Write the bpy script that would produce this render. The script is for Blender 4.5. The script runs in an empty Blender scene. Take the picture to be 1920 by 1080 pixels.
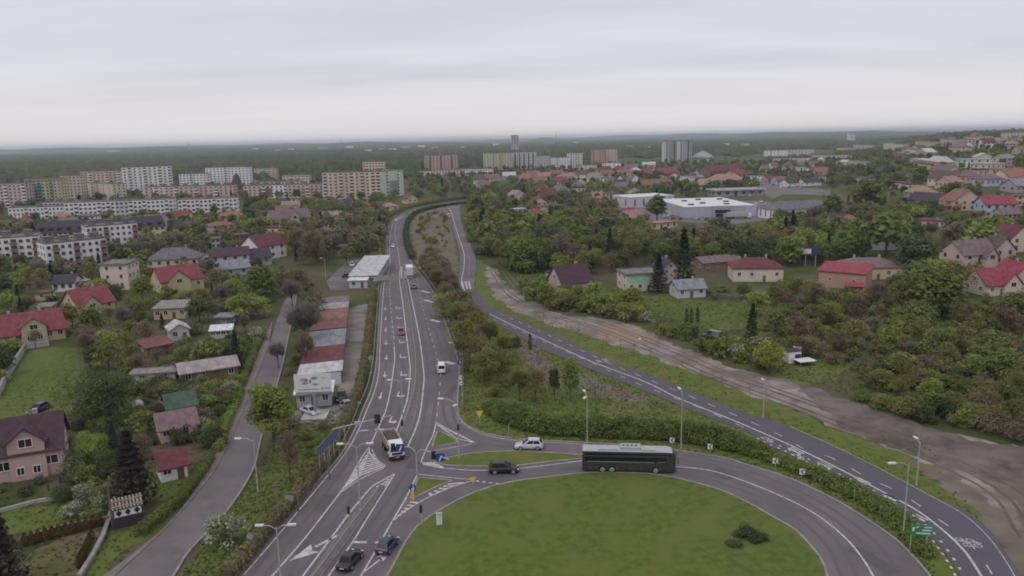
import bpy, math, random
import numpy as np
from mathutils import Vector, Matrix
from mathutils.geometry import tessellate_polygon
random.seed(7); rng = np.random.default_rng(7)
S = bpy.context.scene
COL = S.collection
R = math.radians

# ------------------------------------------------------------------ camera, sky, sun, exposure
CAM_H, FPX, PITCH, ROLL = 50.0, 1440.0, math.atan((540-259)/1440.0), R(1.25)
fwd = Vector((0, math.cos(PITCH), -math.sin(PITCH)))
up0 = Vector((0, math.sin(PITCH), math.cos(PITCH)))
rt0 = Vector((1, 0, 0))
rt = rt0*math.cos(ROLL) - up0*math.sin(ROLL)
up = up0*math.cos(ROLL) + rt0*math.sin(ROLL)
cd = bpy.data.cameras.new('camera'); cam = bpy.data.objects.new('camera', cd); COL.objects.link(cam)
cd.sensor_width = 36.0; cd.lens = 36.0*FPX/1920.0; cd.clip_start = 0.5; cd.clip_end = 60000
M = Matrix((rt, up, -fwd)).transposed().to_4x4(); M.translation = Vector((0, 0, CAM_H)); cam.matrix_world = M
S.camera = cam
vs = S.view_settings; vs.view_transform = 'Standard'; vs.look = 'None'; vs.exposure = 0.0; vs.gamma = 1.0; vs.use_curve_mapping = False
cy = S.cycles
cy.max_bounces = 4; cy.diffuse_bounces = 3; cy.glossy_bounces = 2; cy.transmission_bounces = 2; cy.volume_bounces = 0; cy.transparent_max_bounces = 4
cy.use_denoising = True; cy.filter_width = 1.8
cy.caustics_reflective = False; cy.caustics_refractive = False

SUN_EL, SUN_AZ = R(52), R(215)
w = bpy.data.worlds.new('World'); S.world = w; w.use_nodes = True
nt = w.node_tree; N = nt.nodes; L = nt.links; N.clear()
def nn(t, **k):
    n = N.new(t)
    for a, b in k.items(): setattr(n, a, b)
    return n
out = nn('ShaderNodeOutputWorld'); sky = nn('ShaderNodeTexSky', sky_type='NISHITA', sun_disc=False)
sky.sun_elevation = SUN_EL; sky.sun_rotation = SUN_AZ
bgs = nn('ShaderNodeBackground'); bgs.inputs['Strength'].default_value = 0.10; L.new(sky.outputs[0], bgs.inputs[0])
tc = nn('ShaderNodeTexCoord'); sep = nn('ShaderNodeSeparateXYZ'); L.new(tc.outputs['Generated'], sep.inputs[0])
def math_(op, a, b=None, clamp=False):
    n = nn('ShaderNodeMath', operation=op, use_clamp=clamp)
    for i, v in enumerate((a, b)):
        if v is None: continue
        if isinstance(v, (int, float)): n.inputs[i].default_value = v
        else: L.new(v, n.inputs[i])
    return n.outputs[0]
zc = math_('MAXIMUM', sep.outputs[2], 0.0)
den = math_('ADD', zc, 0.10)
px_ = math_('DIVIDE', sep.outputs[0], den); py_ = math_('DIVIDE', sep.outputs[1], den)
cmb = nn('ShaderNodeCombineXYZ'); L.new(px_, cmb.inputs[0]); L.new(py_, cmb.inputs[1])
mp = nn('ShaderNodeMapping'); mp.inputs['Scale'].default_value = (0.30, 0.75, 1); mp.inputs['Rotation'].default_value = (0, 0, R(8)); L.new(cmb.outputs[0], mp.inputs[0])
nz = nn('ShaderNodeTexNoise'); nz.inputs['Scale'].default_value = 1.1; nz.inputs['Detail'].default_value = 6; nz.inputs['Roughness'].default_value = 0.5
L.new(mp.outputs[0], nz.inputs['Vector'])
cr = nn('ShaderNodeValToRGB'); cr.color_ramp.elements[0].position = 0.30; cr.color_ramp.elements[0].color = (0.64, 0.637, 0.692, 1)
cr.color_ramp.elements[1].position = 0.68; cr.color_ramp.elements[1].color = (0.81, 0.803, 0.85, 1); L.new(nz.outputs['Fac'], cr.inputs[0])
hr = nn('ShaderNodeMapRange'); hr.inputs['From Min'].default_value = 0.0; hr.inputs['From Max'].default_value = 0.085; hr.inputs['To Min'].default_value = 1.0; hr.inputs['To Max'].default_value = 0.0
L.new(sep.outputs[2], hr.inputs['Value'])
mxh = nn('ShaderNodeMix', data_type='RGBA'); L.new(hr.outputs[0], mxh.inputs['Factor']); L.new(cr.outputs[0], mxh.inputs['A']); mxh.inputs['B'].default_value = (0.90, 0.84, 0.85, 1)
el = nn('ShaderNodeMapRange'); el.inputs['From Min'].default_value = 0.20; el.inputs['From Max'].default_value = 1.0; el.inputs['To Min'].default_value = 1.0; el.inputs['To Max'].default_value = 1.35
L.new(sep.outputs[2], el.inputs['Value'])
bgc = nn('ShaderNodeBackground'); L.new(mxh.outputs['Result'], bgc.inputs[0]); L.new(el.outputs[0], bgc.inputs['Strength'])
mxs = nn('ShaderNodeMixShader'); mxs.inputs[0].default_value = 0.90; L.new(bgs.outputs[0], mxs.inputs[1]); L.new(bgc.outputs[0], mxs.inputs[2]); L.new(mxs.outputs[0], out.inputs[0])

sd = bpy.data.lights.new('sun', 'SUN'); sd.energy = 0.7; sd.angle = R(25); sd.color = (1.0, 0.97, 0.93)
so = bpy.data.objects.new('sun', sd); COL.objects.link(so)
# Nishita: rotation 0 has the sun at +Y, turning clockwise seen from above
sdir = Vector((math.sin(SUN_AZ)*math.cos(SUN_EL), math.cos(SUN_AZ)*math.cos(SUN_EL), math.sin(SUN_EL)))
so.rotation_euler = sdir.to_track_quat('Z', 'Y').to_euler()

# ------------------------------------------------------------------ terrain and pixel to ground
def sstep(t):
    t = np.clip(t, 0, 1); return t*t*(3-2*t)
def terrain(x, y):
    x = np.asarray(x, float); y = np.asarray(y, float)
    s = sstep((x/np.maximum(y, 1.0)-0.41)/0.2)
    h = 40*(1-np.exp(-np.maximum(y-250, 0)/420))*s*(1-sstep((y-1400)/2200))
    r = np.hypot(x, y); a = np.arctan2(x, np.maximum(y, 1))
    far = sstep((r-4500)/3500)
    ridge = 30*np.sin(a*9+1.0+r*0.0004)+18*np.sin(a*23+r*0.0007)+10*np.sin(a*51-r*0.0005+2)
    ridge = np.maximum(ridge*.45+6, -8)
    mound = 34*np.exp(-((a-0.043)/0.016)**2)*np.exp(-((r-9500)/900)**2)
    return h + far*(ridge*(0.6+r/14000) + mound)
def ray(px, py):
    return (fwd + rt*((px-960)/FPX) - up*((py-540)/FPX))
def at(px, py, z=None):
    d = ray(px, py)
    if z is not None:
        t = (z-CAM_H)/d.z; return Vector((d.x*t, d.y*t, z))
    if d.z > -0.004: d = Vector((d.x, d.y, -0.004))
    t = -CAM_H/d.z
    hit = d*t
    if float(terrain(hit.x, hit.y)) < 0.01 and hit.x < hit.y*0.41: return Vector((hit.x, hit.y, 0))
    t = 60.0
    for _ in range(3000):
        p = d*t; g = float(terrain(p.x, p.y)); gap = CAM_H+p.z-g
        if gap < 0.02: break
        t += max(0.02, gap*0.6)
    return Vector((d.x*t, d.y*t, float(terrain(d.x*t, d.y*t))))
def proj(p):
    v = Vector(p)-Vector((0, 0, CAM_H)); z = max(v.dot(fwd), 0.1)
    return 960+FPX*v.dot(rt)/z, 540-FPX*v.dot(up)/z
def mpp(p):      # metres for one pixel of the 1920 frame at a place
    return (Vector(p)-Vector((0, 0, CAM_H))).dot(fwd)/FPX

# ------------------------------------------------------------------ materials
MATS = {}
def mat(name, c1, c2=None, scale=1.0, rough=0.8, amt=1.0, detail=4, rnd=0.0, hue=0.0, coord='Object', metal=0.0, spec=0.3, c3=None, scale3=0.1, bump=0.0, stretch=None, emit=None, attr=False, lo=0.35, hi=0.65):
    if name in MATS: return MATS[name]
    m = bpy.data.materials.new(name); m.use_nodes = True; t = m.node_tree; b = t.nodes['Principled BSDF']
    b.inputs['Roughness'].default_value = rough; b.inputs['Metallic'].default_value = metal; b.inputs['Specular IOR Level'].default_value = spec
    def new(k): return t.nodes.new(k)
    col = None
    if c2 is None: c2 = tuple(v*0.86 for v in c1)
    tcn = new('ShaderNodeTexCoord'); src = tcn.outputs['Object']
    if coord == 'World':
        g = new('ShaderNodeNewGeometry'); src = g.outputs['Position']
    if stretch:
        mpn = new('ShaderNodeMapping'); mpn.inputs['Scale'].default_value = stretch; t.links.new(src, mpn.inputs[0]); src = mpn.outputs[0]
    n = new('ShaderNodeTexNoise'); n.inputs['Scale'].default_value = scale; n.inputs['Detail'].default_value = detail; n.inputs['Roughness'].default_value = 0.62
    t.links.new(src, n.inputs['Vector'])
    r_ = new('ShaderNodeValToRGB'); r_.color_ramp.elements[0].position = lo; r_.color_ramp.elements[1].position = hi
    r_.color_ramp.elements[0].color = (*c2, 1); r_.color_ramp.elements[1].color = (*c1, 1)
    t.links.new(n.outputs['Fac'], r_.inputs[0]); col = r_.outputs[0]
    if c3 is not None:
        n3 = new('ShaderNodeTexNoise'); n3.inputs['Scale'].default_value = scale3; n3.inputs['Detail'].default_value = 5; n3.inputs['Roughness'].default_value = 0.6; t.links.new(src, n3.inputs['Vector'])
        r3 = new('ShaderNodeValToRGB'); r3.color_ramp.elements[0].position = 0.48; r3.color_ramp.elements[1].position = 0.62; t.links.new(n3.outputs['Fac'], r3.inputs[0])
        mx = new('ShaderNodeMix'); mx.data_type = 'RGBA'; t.links.new(r3.outputs[0], mx.inputs['Factor']); t.links.new(col, mx.inputs['A']); mx.inputs['B'].default_value = (*c3, 1); col = mx.outputs['Result']
    if rnd or hue or attr:
        hs = new('ShaderNodeHueSaturation'); oi = new('ShaderNodeObjectInfo')
        val = oi.outputs['Random']
        mr = new('ShaderNodeMapRange'); mr.inputs['To Min'].default_value = 1-rnd; mr.inputs['To Max'].default_value = 1+rnd; t.links.new(val, mr.inputs['Value'])
        vout = mr.outputs[0]
        if attr:
            at_ = new('ShaderNodeAttribute'); at_.attribute_name = 'tone'
            mu = new('ShaderNodeMath'); mu.operation = 'MULTIPLY'; t.links.new(vout, mu.inputs[0]); t.links.new(at_.outputs['Fac'], mu.inputs[1]); vout = mu.outputs[0]
        t.links.new(vout, hs.inputs['Value'])
        if hue:
            m7 = new('ShaderNodeMath'); m7.operation = 'MULTIPLY'; m7.inputs[1].default_value = 7.31; t.links.new(val, m7.inputs[0])
            fr = new('ShaderNodeMath'); fr.operation = 'FRACT'; t.links.new(m7.outputs[0], fr.inputs[0])
            mh = new('ShaderNodeMapRange'); mh.inputs['To Min'].default_value = 0.5-hue; mh.inputs['To Max'].default_value = 0.5+hue; t.links.new(fr.outputs[0], mh.inputs['Value'])
            t.links.new(mh.outputs[0], hs.inputs['Hue'])
        t.links.new(col, hs.inputs['Color']); col = hs.outputs[0]
    t.links.new(col, b.inputs['Base Color'])
    if bump:
        bp = new('ShaderNodeBump'); bp.inputs['Strength'].default_value = bump; bp.inputs['Distance'].default_value = 0.05; t.links.new(n.outputs['Fac'], bp.inputs['Height']); t.links.new(bp.outputs[0], b.inputs['Normal'])
    if emit:
        b.inputs['Emission Color'].default_value = (*c1, 1); b.inputs['Emission Strength'].default_value = emit
    MATS[name] = m; return m

# ------------------------------------------------------------------ mesh building
class MB:
    def __init__(s): s.v = []; s.f = []; s.m = []; s.mats = []
    def mi(s, m):
        if m not in s.mats: s.mats.append(m)
        return s.mats.index(m)
    def add(s, vs, fs, m=None):
        o = len(s.v); s.v.extend([tuple(v) for v in vs]); k = s.mi(m) if m else 0
        for f in fs: s.f.append(tuple(i+o for i in f)); s.m.append(k)
        return s
    def box(s, c, d, m=None, rz=0.0, taper=1.0):
        cx, cy_, cz = c; x, y, z = d[0]/2, d[1]/2, d[2]/2; ca, sa = math.cos(rz), math.sin(rz); vs = []
        for dz, k in ((-z, 1.0), (z, taper)):
            for dx, dy in ((-x, -y), (x, -y), (x, y), (-x, y)):
                vs.append((cx+(dx*ca-dy*sa)*k, cy_+(dx*sa+dy*ca)*k, cz+dz))
        return s.add(vs, [(3, 2, 1, 0), (4, 5, 6, 7), (0, 1, 5, 4), (1, 2, 6, 5), (2, 3, 7, 6), (3, 0, 4, 7)], m)
    def hexa(s, v8, m=None):
        return s.add(v8, [(3, 2, 1, 0), (4, 5, 6, 7), (0, 1, 5, 4), (1, 2, 6, 5), (2, 3, 7, 6), (3, 0, 4, 7)], m)
    def tube(s, p0, p1, r0, r1=None, n=6, m=None):
        p0, p1 = Vector(p0), Vector(p1); r1 = r0 if r1 is None else r1
        d = (p1-p0); d = d.normalized() if d.length > 1e-6 else Vector((0, 0, 1)); a = d.orthogonal().normalized(); b = d.cross(a); vs = []
        for p, r in ((p0, r0), (p1, r1)):
            for i in range(n):
                t = 2*math.pi*i/n; vs.append(p+a*(r*math.cos(t))+b*(r*math.sin(t)))
        fs = [(i, (i+1) % n, n+(i+1) % n, n+i) for i in range(n)]+[tuple(range(n-1, -1, -1)), tuple(range(n, 2*n))]
        return s.add(vs, fs, m)
    def path(s, pts, r, n=6, m=None, r1=None):
        k = len(pts)-1
        for i in range(k):
            ra = r if r1 is None else r+(r1-r)*i/k; rb = r if r1 is None else r+(r1-r)*(i+1)/k
            s.tube(pts[i], pts[i+1], ra, rb, n, m)
        return s
    def prism(s, poly, z0, z1, m=None):
        n = len(poly); a = sum(poly[i][0]*poly[(i+1) % n][1]-poly[(i+1) % n][0]*poly[i][1] for i in range(n))
        if a < 0: poly = poly[::-1]
        vs = [(p[0], p[1], z0) for p in poly]+[(p[0], p[1], z1) for p in poly]
        tris = tessellate_polygon([[Vector((p[0], p[1], 0)) for p in poly]])
        fs = [(i, (i+1) % n, n+(i+1) % n, n+i) for i in range(n)]
        for t in tris:
            p = [poly[i] for i in t]; ar = (p[1][0]-p[0][0])*(p[2][1]-p[0][1])-(p[2][0]-p[0][0])*(p[1][1]-p[0][1])
            t = t if ar > 0 else (t[2], t[1], t[0])
            fs.append(tuple(i+n for i in t)); fs.append(tuple(t[::-1]))
        return s.add(vs, fs, m)
    def sheet(s, poly, z, m=None):
        tris = tessellate_polygon([[Vector((p[0], p[1], 0)) for p in poly]]); fs = []
        for t in tris:
            p = [poly[i] for i in t]; ar = (p[1][0]-p[0][0])*(p[2][1]-p[0][1])-(p[2][0]-p[0][0])*(p[1][1]-p[0][1])
            fs.append(tuple(t) if ar > 0 else tuple(t[::-1]))
        return s.add([(p[0], p[1], z) for p in poly], fs, m)
    def lathe(s, prof, n=12, m=None, c=(0, 0, 0)):
        vs = []
        for r_, z in prof:
            for i in range(n):
                t = 2*math.pi*i/n; vs.append((c[0]+r_*math.cos(t), c[1]+r_*math.sin(t), c[2]+z))
        fs = []
        for k in range(len(prof)-1):
            for i in range(n): fs.append((k*n+i, k*n+(i+1) % n, (k+1)*n+(i+1) % n, (k+1)*n+i))
        fs.append(tuple(range(n-1, -1, -1))); fs.append(tuple((len(prof)-1)*n+i for i in range(n)))
        return s.add(vs, fs, m)
    def mesh(s, name, m=None, smooth=False):
        me = bpy.data.meshes.new(name); me.from_pydata(s.v, [], s.f)
        ms = s.mats or ([m] if m else [])
        for x in ms: me.materials.append(x)
        if len(ms) > 1: me.polygons.foreach_set('material_index', s.m)
        if smooth: me.polygons.foreach_set('use_smooth', [True]*len(me.polygons))
        me.update(); return me
    def build(s, name, m=None, parent=None, smooth=False, loc=None, rz=0):
        return link(name, s.mesh(name, m, smooth), parent, loc, rz)
def link(name, me, parent=None, loc=None, rz=0, scale=None):
    o = bpy.data.objects.new(name, me); COL.objects.link(o)
    if parent: o.parent = parent
    if loc is not None: o.location = loc
    if rz: o.rotation_euler = (0, 0, rz)
    if scale is not None: o.scale = scale
    return o
LABELS = set(); LM = []        # landmarks used to describe plants: (short phrase, x, y)
def tag(o, label, cat, group=None, kind=None, short=None):
    o['label'] = label; o['category'] = cat
    if group: o['group'] = group
    if kind: o['kind'] = kind
    LABELS.add(label)
    if short: LM.append((short, o.location.x, o.location.y))
    return o
def empty(name, loc, rz=0, label=None, cat=None, group=None, short=None):
    o = bpy.data.objects.new(name, None); COL.objects.link(o); o.location = loc; o.rotation_euler = (0, 0, rz); o.empty_display_size = 0.5
    if label: tag(o, label, cat, group, None, short)
    return o
def struct(o): o['kind'] = 'structure'; return o
def copy_tree(o, parent=None, share=True):
    c = o.copy(); COL.objects.link(c); c.parent = parent
    for ch in o.children: copy_tree(ch, c)
    return c
def crom(pts, k=6):
    pts = [Vector((p[0], p[1])) for p in pts]; out_ = []
    P = [pts[0]*2-pts[1]]+pts+[pts[-1]*2-pts[-2]]
    for i in range(1, len(P)-2):
        p0, p1, p2, p3 = P[i-1:i+3]
        for j in range(k):
            t = j/k; out_.append(0.5*((2*p1)+(p2-p0)*t+(2*p0-5*p1+4*p2-p3)*t*t+(3*p1-p0-3*p2+p3)*t**3))
    out_.append(pts[-1]); return out_
def G(pxs): return [at(*p, z=0.0).to_2d() for p in pxs]     # flat ground points
def resample(pts, step):
    d = [0]
    for a, b in zip(pts, pts[1:]): d.append(d[-1]+(b-a).length)
    n = max(2, int(d[-1]/step)+1); o = []; j = 0
    for i in range(n):
        t = d[-1]*i/(n-1)
        while j < len(d)-2 and d[j+1] < t: j += 1
        u = (t-d[j])/max(d[j+1]-d[j], 1e-9); o.append(pts[j].lerp(pts[j+1], u))
    return o
def normals(pts):
    o = []
    for i in range(len(pts)):
        a = pts[max(i-1, 0)]; b = pts[min(i+1, len(pts)-1)]; t = (b-a).normalized(); o.append(Vector((-t.y, t.x)))
    return o
def strip(mb, pts, wd, z, off=0.0, z1=None, m=None):
    ns = normals(pts)
    A = [p+n*(off-wd/2) for p, n in zip(pts, ns)]; B = [p+n*(off+wd/2) for p, n in zip(pts, ns)]
    for i in range(len(pts)-1):
        if z1 is None:
            mb.add([(*A[i], z), (*A[i+1], z), (*B[i+1], z), (*B[i], z)], [(0, 1, 2, 3)], m)
        else:
            mb.hexa([(*A[i], z), (*A[i+1], z), (*B[i+1], z), (*B[i], z), (*A[i], z1), (*A[i+1], z1), (*B[i+1], z1), (*B[i], z1)], m)
def dashes(mb, pts, wd, z, on, off_, lat=0.0, m=None):
    q = resample(pts, 0.5); per = int((on+off_)/0.5); k = int(on/0.5)
    for i in range(0, len(q)-k, per): strip(mb, q[i:i+k+1], wd, z, lat, None, m)
CLEAR = []       # polygons to keep free of plants (world xy arrays); second item: may plants hide it from the camera
def clear(poly, hide=False): CLEAR.append((np.array([(p[0], p[1]) for p in poly]), hide))
def inpoly(poly, x, y):
    px, py = poly[:, 0], poly[:, 1]; qx, qy = np.roll(px, -1), np.roll(py, -1)
    c = ((py > y) != (qy > y)) & (x < (qx-px)*(y-py)/np.where(qy == py, 1e-9, qy-py)+px)
    return bool(np.count_nonzero(c) % 2)
# ------------------------------------------------------------------ ground
M_GROUND = mat('ground_cover', (0.085, 0.098, 0.034), (0.050, 0.062, 0.022), scale=0.09, coord='World', detail=8, rough=0.95, spec=0.1, c3=(0.105, 0.085, 0.058), scale3=0.03, bump=0.4)
M_LAWN = mat('lawn_grass', (0.112, 0.139, 0.034), (0.070, 0.094, 0.022), scale=0.8, coord='World', detail=9, rough=0.95, spec=0.1, c3=(0.112, 0.128, 0.036), scale3=0.14, bump=0.8)
M_VERGE = mat('verge_grass', (0.115, 0.150, 0.032), (0.075, 0.100, 0.024), scale=0.5, coord='World', detail=9, rough=0.95, spec=0.1, c3=(0.135, 0.130, 0.045), scale3=0.15, bump=0.6)
M_DRYG = mat('dry_grass', (0.130, 0.120, 0.055), (0.085, 0.085, 0.034), scale=0.3, coord='World', detail=9, rough=0.95, spec=0.1, c3=(0.150, 0.115, 0.078), scale3=0.1, bump=0.5)
M_DIRT = mat('bare_dirt', (0.180, 0.150, 0.126), (0.118, 0.097, 0.080), scale=0.25, coord='World', detail=9, rough=0.95, spec=0.1, c3=(0.120, 0.115, 0.060), scale3=0.07, bump=0.5)
M_GRAVEL = mat('pale_gravel', (0.300, 0.264, 0.242), (0.150, 0.128, 0.113), scale=0.22, coord='World', detail=10, rough=0.95, spec=0.1, c3=(0.150, 0.128, 0.100), scale3=0.06, bump=0.5)
M_SOILG = mat('brown_soil', (0.150, 0.126, 0.114), (0.082, 0.068, 0.060), scale=0.2, coord='World', detail=11, rough=0.95, spec=0.1, c3=(0.175, 0.152, 0.138), scale3=0.07, bump=0.5)
M_RUBBLE = mat('orange_rubble', (0.30, 0.19, 0.13), (0.22, 0.17, 0.135), scale=0.5, coord='World', detail=9, rough=0.95, spec=0.1, bump=0.5)
M_ASPH = mat('asphalt', (0.134, 0.116, 0.126), (0.106, 0.092, 0.100), scale=0.18, coord='World', detail=12, rough=0.85, spec=0.25, c3=(0.150, 0.131, 0.139), scale3=0.05)
M_TRACK = mat('worn_asphalt', (0.112, 0.097, 0.106), (0.098, 0.085, 0.093), scale=0.3, coord='World', detail=9, rough=0.8)
M_PATCH = mat('asphalt_patch', (0.098, 0.086, 0.093), (0.086, 0.075, 0.082), scale=0.5, coord='World', detail=9, rough=0.85)
M_ASPHD = mat('fresh_asphalt', (0.098, 0.088, 0.104), (0.082, 0.074, 0.088), scale=0.2, coord='World', detail=9, rough=0.85, spec=0.25)
M_ASPHL = mat('old_asphalt', (0.152, 0.134, 0.140), (0.112, 0.099, 0.104), scale=0.15, coord='World', detail=11, rough=0.9, spec=0.2, c3=(0.168, 0.148, 0.150), scale3=0.08)
M_PAVE = mat('pavement_slabs', (0.20, 0.165, 0.158), (0.155, 0.128, 0.122), scale=0.6, coord='World', detail=6, rough=0.9, spec=0.2)
M_YARD = mat('yard_concrete', (0.26, 0.225, 0.205), (0.17, 0.148, 0.136), scale=0.22, coord='World', detail=9, rough=0.95, c3=(0.12, 0.118, 0.07), scale3=0.12)
M_MEDK = mat('median_kerb', (0.20, 0.178, 0.172), (0.15, 0.132, 0.128), scale=0.8, coord='World', rough=0.9)
M_MED = mat('median_pavers', (0.165, 0.143, 0.138), (0.125, 0.108, 0.104), scale=0.7, coord='World', detail=6, rough=0.9)
M_KERB = mat('kerb_concrete', (0.27, 0.25, 0.245), (0.19, 0.175, 0.17), scale=0.8, coord='World', rough=0.9)
M_WHITE = mat('road_paint', (0.56, 0.54, 0.55), (0.30, 0.285, 0.29), scale=1.6, coord='World', rough=0.7)
M_FARG = M_GROUND
rings = [0]+[30*i for i in range(1, 14)]+list(420*np.exp(np.linspace(0.06, math.log(24000/420), 110)))
na = 480; vx = []; 
for r_ in rings:
    a = np.linspace(0, 2*np.pi, na, endpoint=False); x = r_*np.sin(a); y = r_*np.cos(a); z = terrain(x, np.where(y > 0, y, 1)); z = np.where(y > 0, z, 0)
    vx.append(np.stack([x, y, z], 1))
vx = np.concatenate(vx); fs = []
for k in range(len(rings)-1):
    for i in range(na):
        j = (i+1) % na; fs.append((k*na+i, k*na+j, (k+1)*na+j, (k+1)*na+i)[::-1])
me = bpy.data.meshes.new('ground'); me.from_pydata(vx.tolist(), [], fs); me.materials.append(M_GROUND); me.polygons.foreach_set('use_smooth', [True]*len(me.polygons)); me.update()
struct(link('ground', me))

def ragged(p, amp=.55):
    q = resample(p+[p[0]], 1.3)[:-1]; ns = normals(q); f = [random.uniform(0, 6) for _ in range(3)]
    return [a+n_*(amp*(math.sin(i*.37+f[0])+.8*math.sin(i*.91+f[1])+.6*math.sin(i*2.3+f[2])+random.uniform(-.7, .7))) for i, (a, n_) in enumerate(zip(q, ns))]
def patch(name, pxs, m, z, smooth=4, keep=True, hide=False):
    p = G(pxs)
    if smooth: p = crom(p+[p[0]], smooth)[:-1]
    if smooth: p = ragged(p)
    o = struct(MB().sheet(p, z).build(name, m))
    if keep: clear(p, hide)
    return o
# broad ground patches
patch('lawn', [(40, 668), (60, 655), (128, 652), (160, 690), (150, 740), (128, 782), (70, 800), (-60, 806), (-90, 760), (10, 720)], M_LAWN, 0.03)
patch('lawn', [(15, 955), (90, 945), (185, 935), (205, 965), (150, 995), (60, 1010), (10, 1000)], M_LAWN, 0.03)
patch('lawn', [(60, 1040), (110, 1015), (190, 1000), (170, 1040), (140, 1090), (40, 1110)], M_DRYG, 0.03)
patch('lawn', [(205, 1010), (250, 985), (300, 945), (320, 960), (240, 1030), (185, 1090), (150, 1090)], M_LAWN, 0.03)
patch('lawn', [(280, 870), (340, 880), (372, 880), (330, 935), (260, 930)], M_LAWN, 0.03)
patch('grass_verge', [(335, 1090), (360, 1040), (400, 990), (440, 940), (470, 900), (495, 870), (560, 860), (600, 880), (575, 925), (500, 985), (440, 1040), (410, 1090)], M_LAWN, 0.03)
patch('grass_verge', [(500, 860), (540, 800), (560, 780), (650, 760), (660, 790), (630, 835), (600, 880)], M_VERGE, 0.026, keep=False)
patch('grass_verge', [(695, 440), (728, 440), (728, 490), (706, 540), (700, 640), (690, 700), (660, 760), (635, 800), (640, 760), (680, 690), (690, 600)], M_VERGE, 0.03, keep=False)
patch('grass_verge', [(864, 690), (900, 720), (940, 760), (1000, 790), (1100, 805), (1250, 810), (1350, 830), (1500, 880), (1640, 950), (1720, 1010), (1790, 1090), (1720, 1090), (1640, 1000), (1500, 920), (1350, 860), (1270, 848), (1100, 834), (960, 824), (880, 804), (855, 780)], M_VERGE, 0.03, hide=True)
patch('grass_field', [(800, 500), (850, 545), (905, 582), (960, 615), (1085, 676), (1219, 728), (1400, 800), (1489, 848), (1671, 940), (1749, 1000), (1801, 1072), (1840, 1130), (1700, 1130), (1590, 975), (1400, 880), (1100, 838), (920, 815), (850, 770), (850, 690), (830, 610)], M_VERGE, 0.016, keep=False)
patch('dirt_field', [(768, 420), (790, 400), (830, 388), (842, 400), (850, 440), (858, 490), (856, 530), (820, 520), (790, 490), (775, 460)], M_DIRT, 0.03, keep=False)
patch('bare_patch', [(950, 625), (1000, 650), (1050, 690), (1120, 712), (1180, 735), (1215, 745), (1190, 752), (1130, 745), (1080, 728), (1010, 705), (975, 665)], M_DIRT, 0.04, hide=True)
patch('grass_verge', [(893, 490), (905, 490), (925, 530), (970, 568), (1050, 598), (1150, 634), (1250, 667), (1350, 710), (1450, 752), (1570, 805), (1710, 858), (1810, 920), (1890, 1000), (1980, 1120), (1880, 1120), (1780, 960), (1680, 910), (1500, 822), (1380, 780), (1235, 720), (1070, 655), (950, 600), (910, 575), (890, 545)], M_VERGE, 0.035)
patch('gravel_strip', [(910, 496), (930, 505), (945, 530), (990, 562), (1050, 588), (1110, 596), (1180, 606), (1240, 636), (1320, 668), (1400, 696), (1480, 716), (1560, 742), (1700, 790), (1850, 828), (1960, 850), (2160, 890), (2160, 1110), (1960, 1010), (1890, 960), (1800, 905), (1700, 858), (1600, 815), (1500, 775), (1400, 737), (1300, 698), (1200, 662), (1100, 630), (1000, 598), (940, 568), (915, 535)], M_GRAVEL, 0.05)
patch('dirt_slope', [(1700, 862), (1800, 880), (1900, 920), (1990, 960), (2160, 1030), (2100, 1120), (1920, 1085), (1870, 1010), (1800, 940), (1740, 890)], M_DIRT, 0.065)
patch('dirt_slope', [(1500, 722), (1600, 752), (1720, 796), (1850, 828), (1990, 850), (2150, 885), (2150, 1060), (1990, 975), (1900, 925), (1800, 885), (1700, 850), (1600, 808), (1540, 770)], M_SOILG, 0.058)
patch('dirt_track', [(1760, 868), (1790, 870), (1850, 905), (1900, 955), (1912, 1000), (1890, 1010), (1880, 965), (1830, 915)], M_GRAVEL, 0.08)
patch('rubble_patch', [(1120, 615), (1150, 608), (1200, 620), (1230, 640), (1190, 646), (1130, 634)], M_RUBBLE, 0.07)
patch('grass_garden', [(1180, 560), (1260, 552), (1370, 570), (1440, 560), (1430, 600), (1360, 622), (1290, 606), (1235, 590)], M_LAWN, 0.03)
patch('meadow', [(1400, 610), (1470, 600), (1560, 650), (1600, 690), (1520, 720), (1440, 700)], M_VERGE, 0.02, keep=False)
patch('garage_yard', [(642, 580), (690, 570), (692, 600), (690, 650), (684, 700), (665, 745), (645, 790), (555, 800), (560, 770), (628, 760), (636, 690), (640, 620)], M_YARD, 0.04, hide=True)
patch('workshop_yard', [(612, 528), (650, 490), (690, 484), (712, 490), (705, 540), (620, 545)], M_ASPHL, 0.05, smooth=0)
patch('car_park', [(1150, 385), (1260, 380), (1420, 376), (1447, 380), (1452, 398), (1440, 412), (1380, 420), (1240, 415), (1180, 405)], M_ASPHL, 0.05, smooth=0)
patch('approach_road', [(1416, 336), (1434, 334), (1470, 350), (1560, 356), (1590, 364), (1590, 370), (1540, 366), (1470, 364), (1450, 372), (1436, 368)], M_ASPHL, 0.07, smooth=0)

rt_ = MB()
for off in (-1.0, .7, 3.4, 5.1):
    q = resample(crom(G([(925, 510), (960, 555), (1040, 592), (1120, 616), (1240, 664), (1330, 705), (1440, 745), (1560, 790), (1680, 835), (1800, 885), (1880, 935), (1930, 1010)]), 6), 2.0); q = [a+Vector((random.uniform(-.12, .12), random.uniform(-.12, .12))) for a in q]
    strip(rt_, q, .5, 0.086, off)
struct(rt_.build('wheel_rut', M_SOILG))
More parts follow.
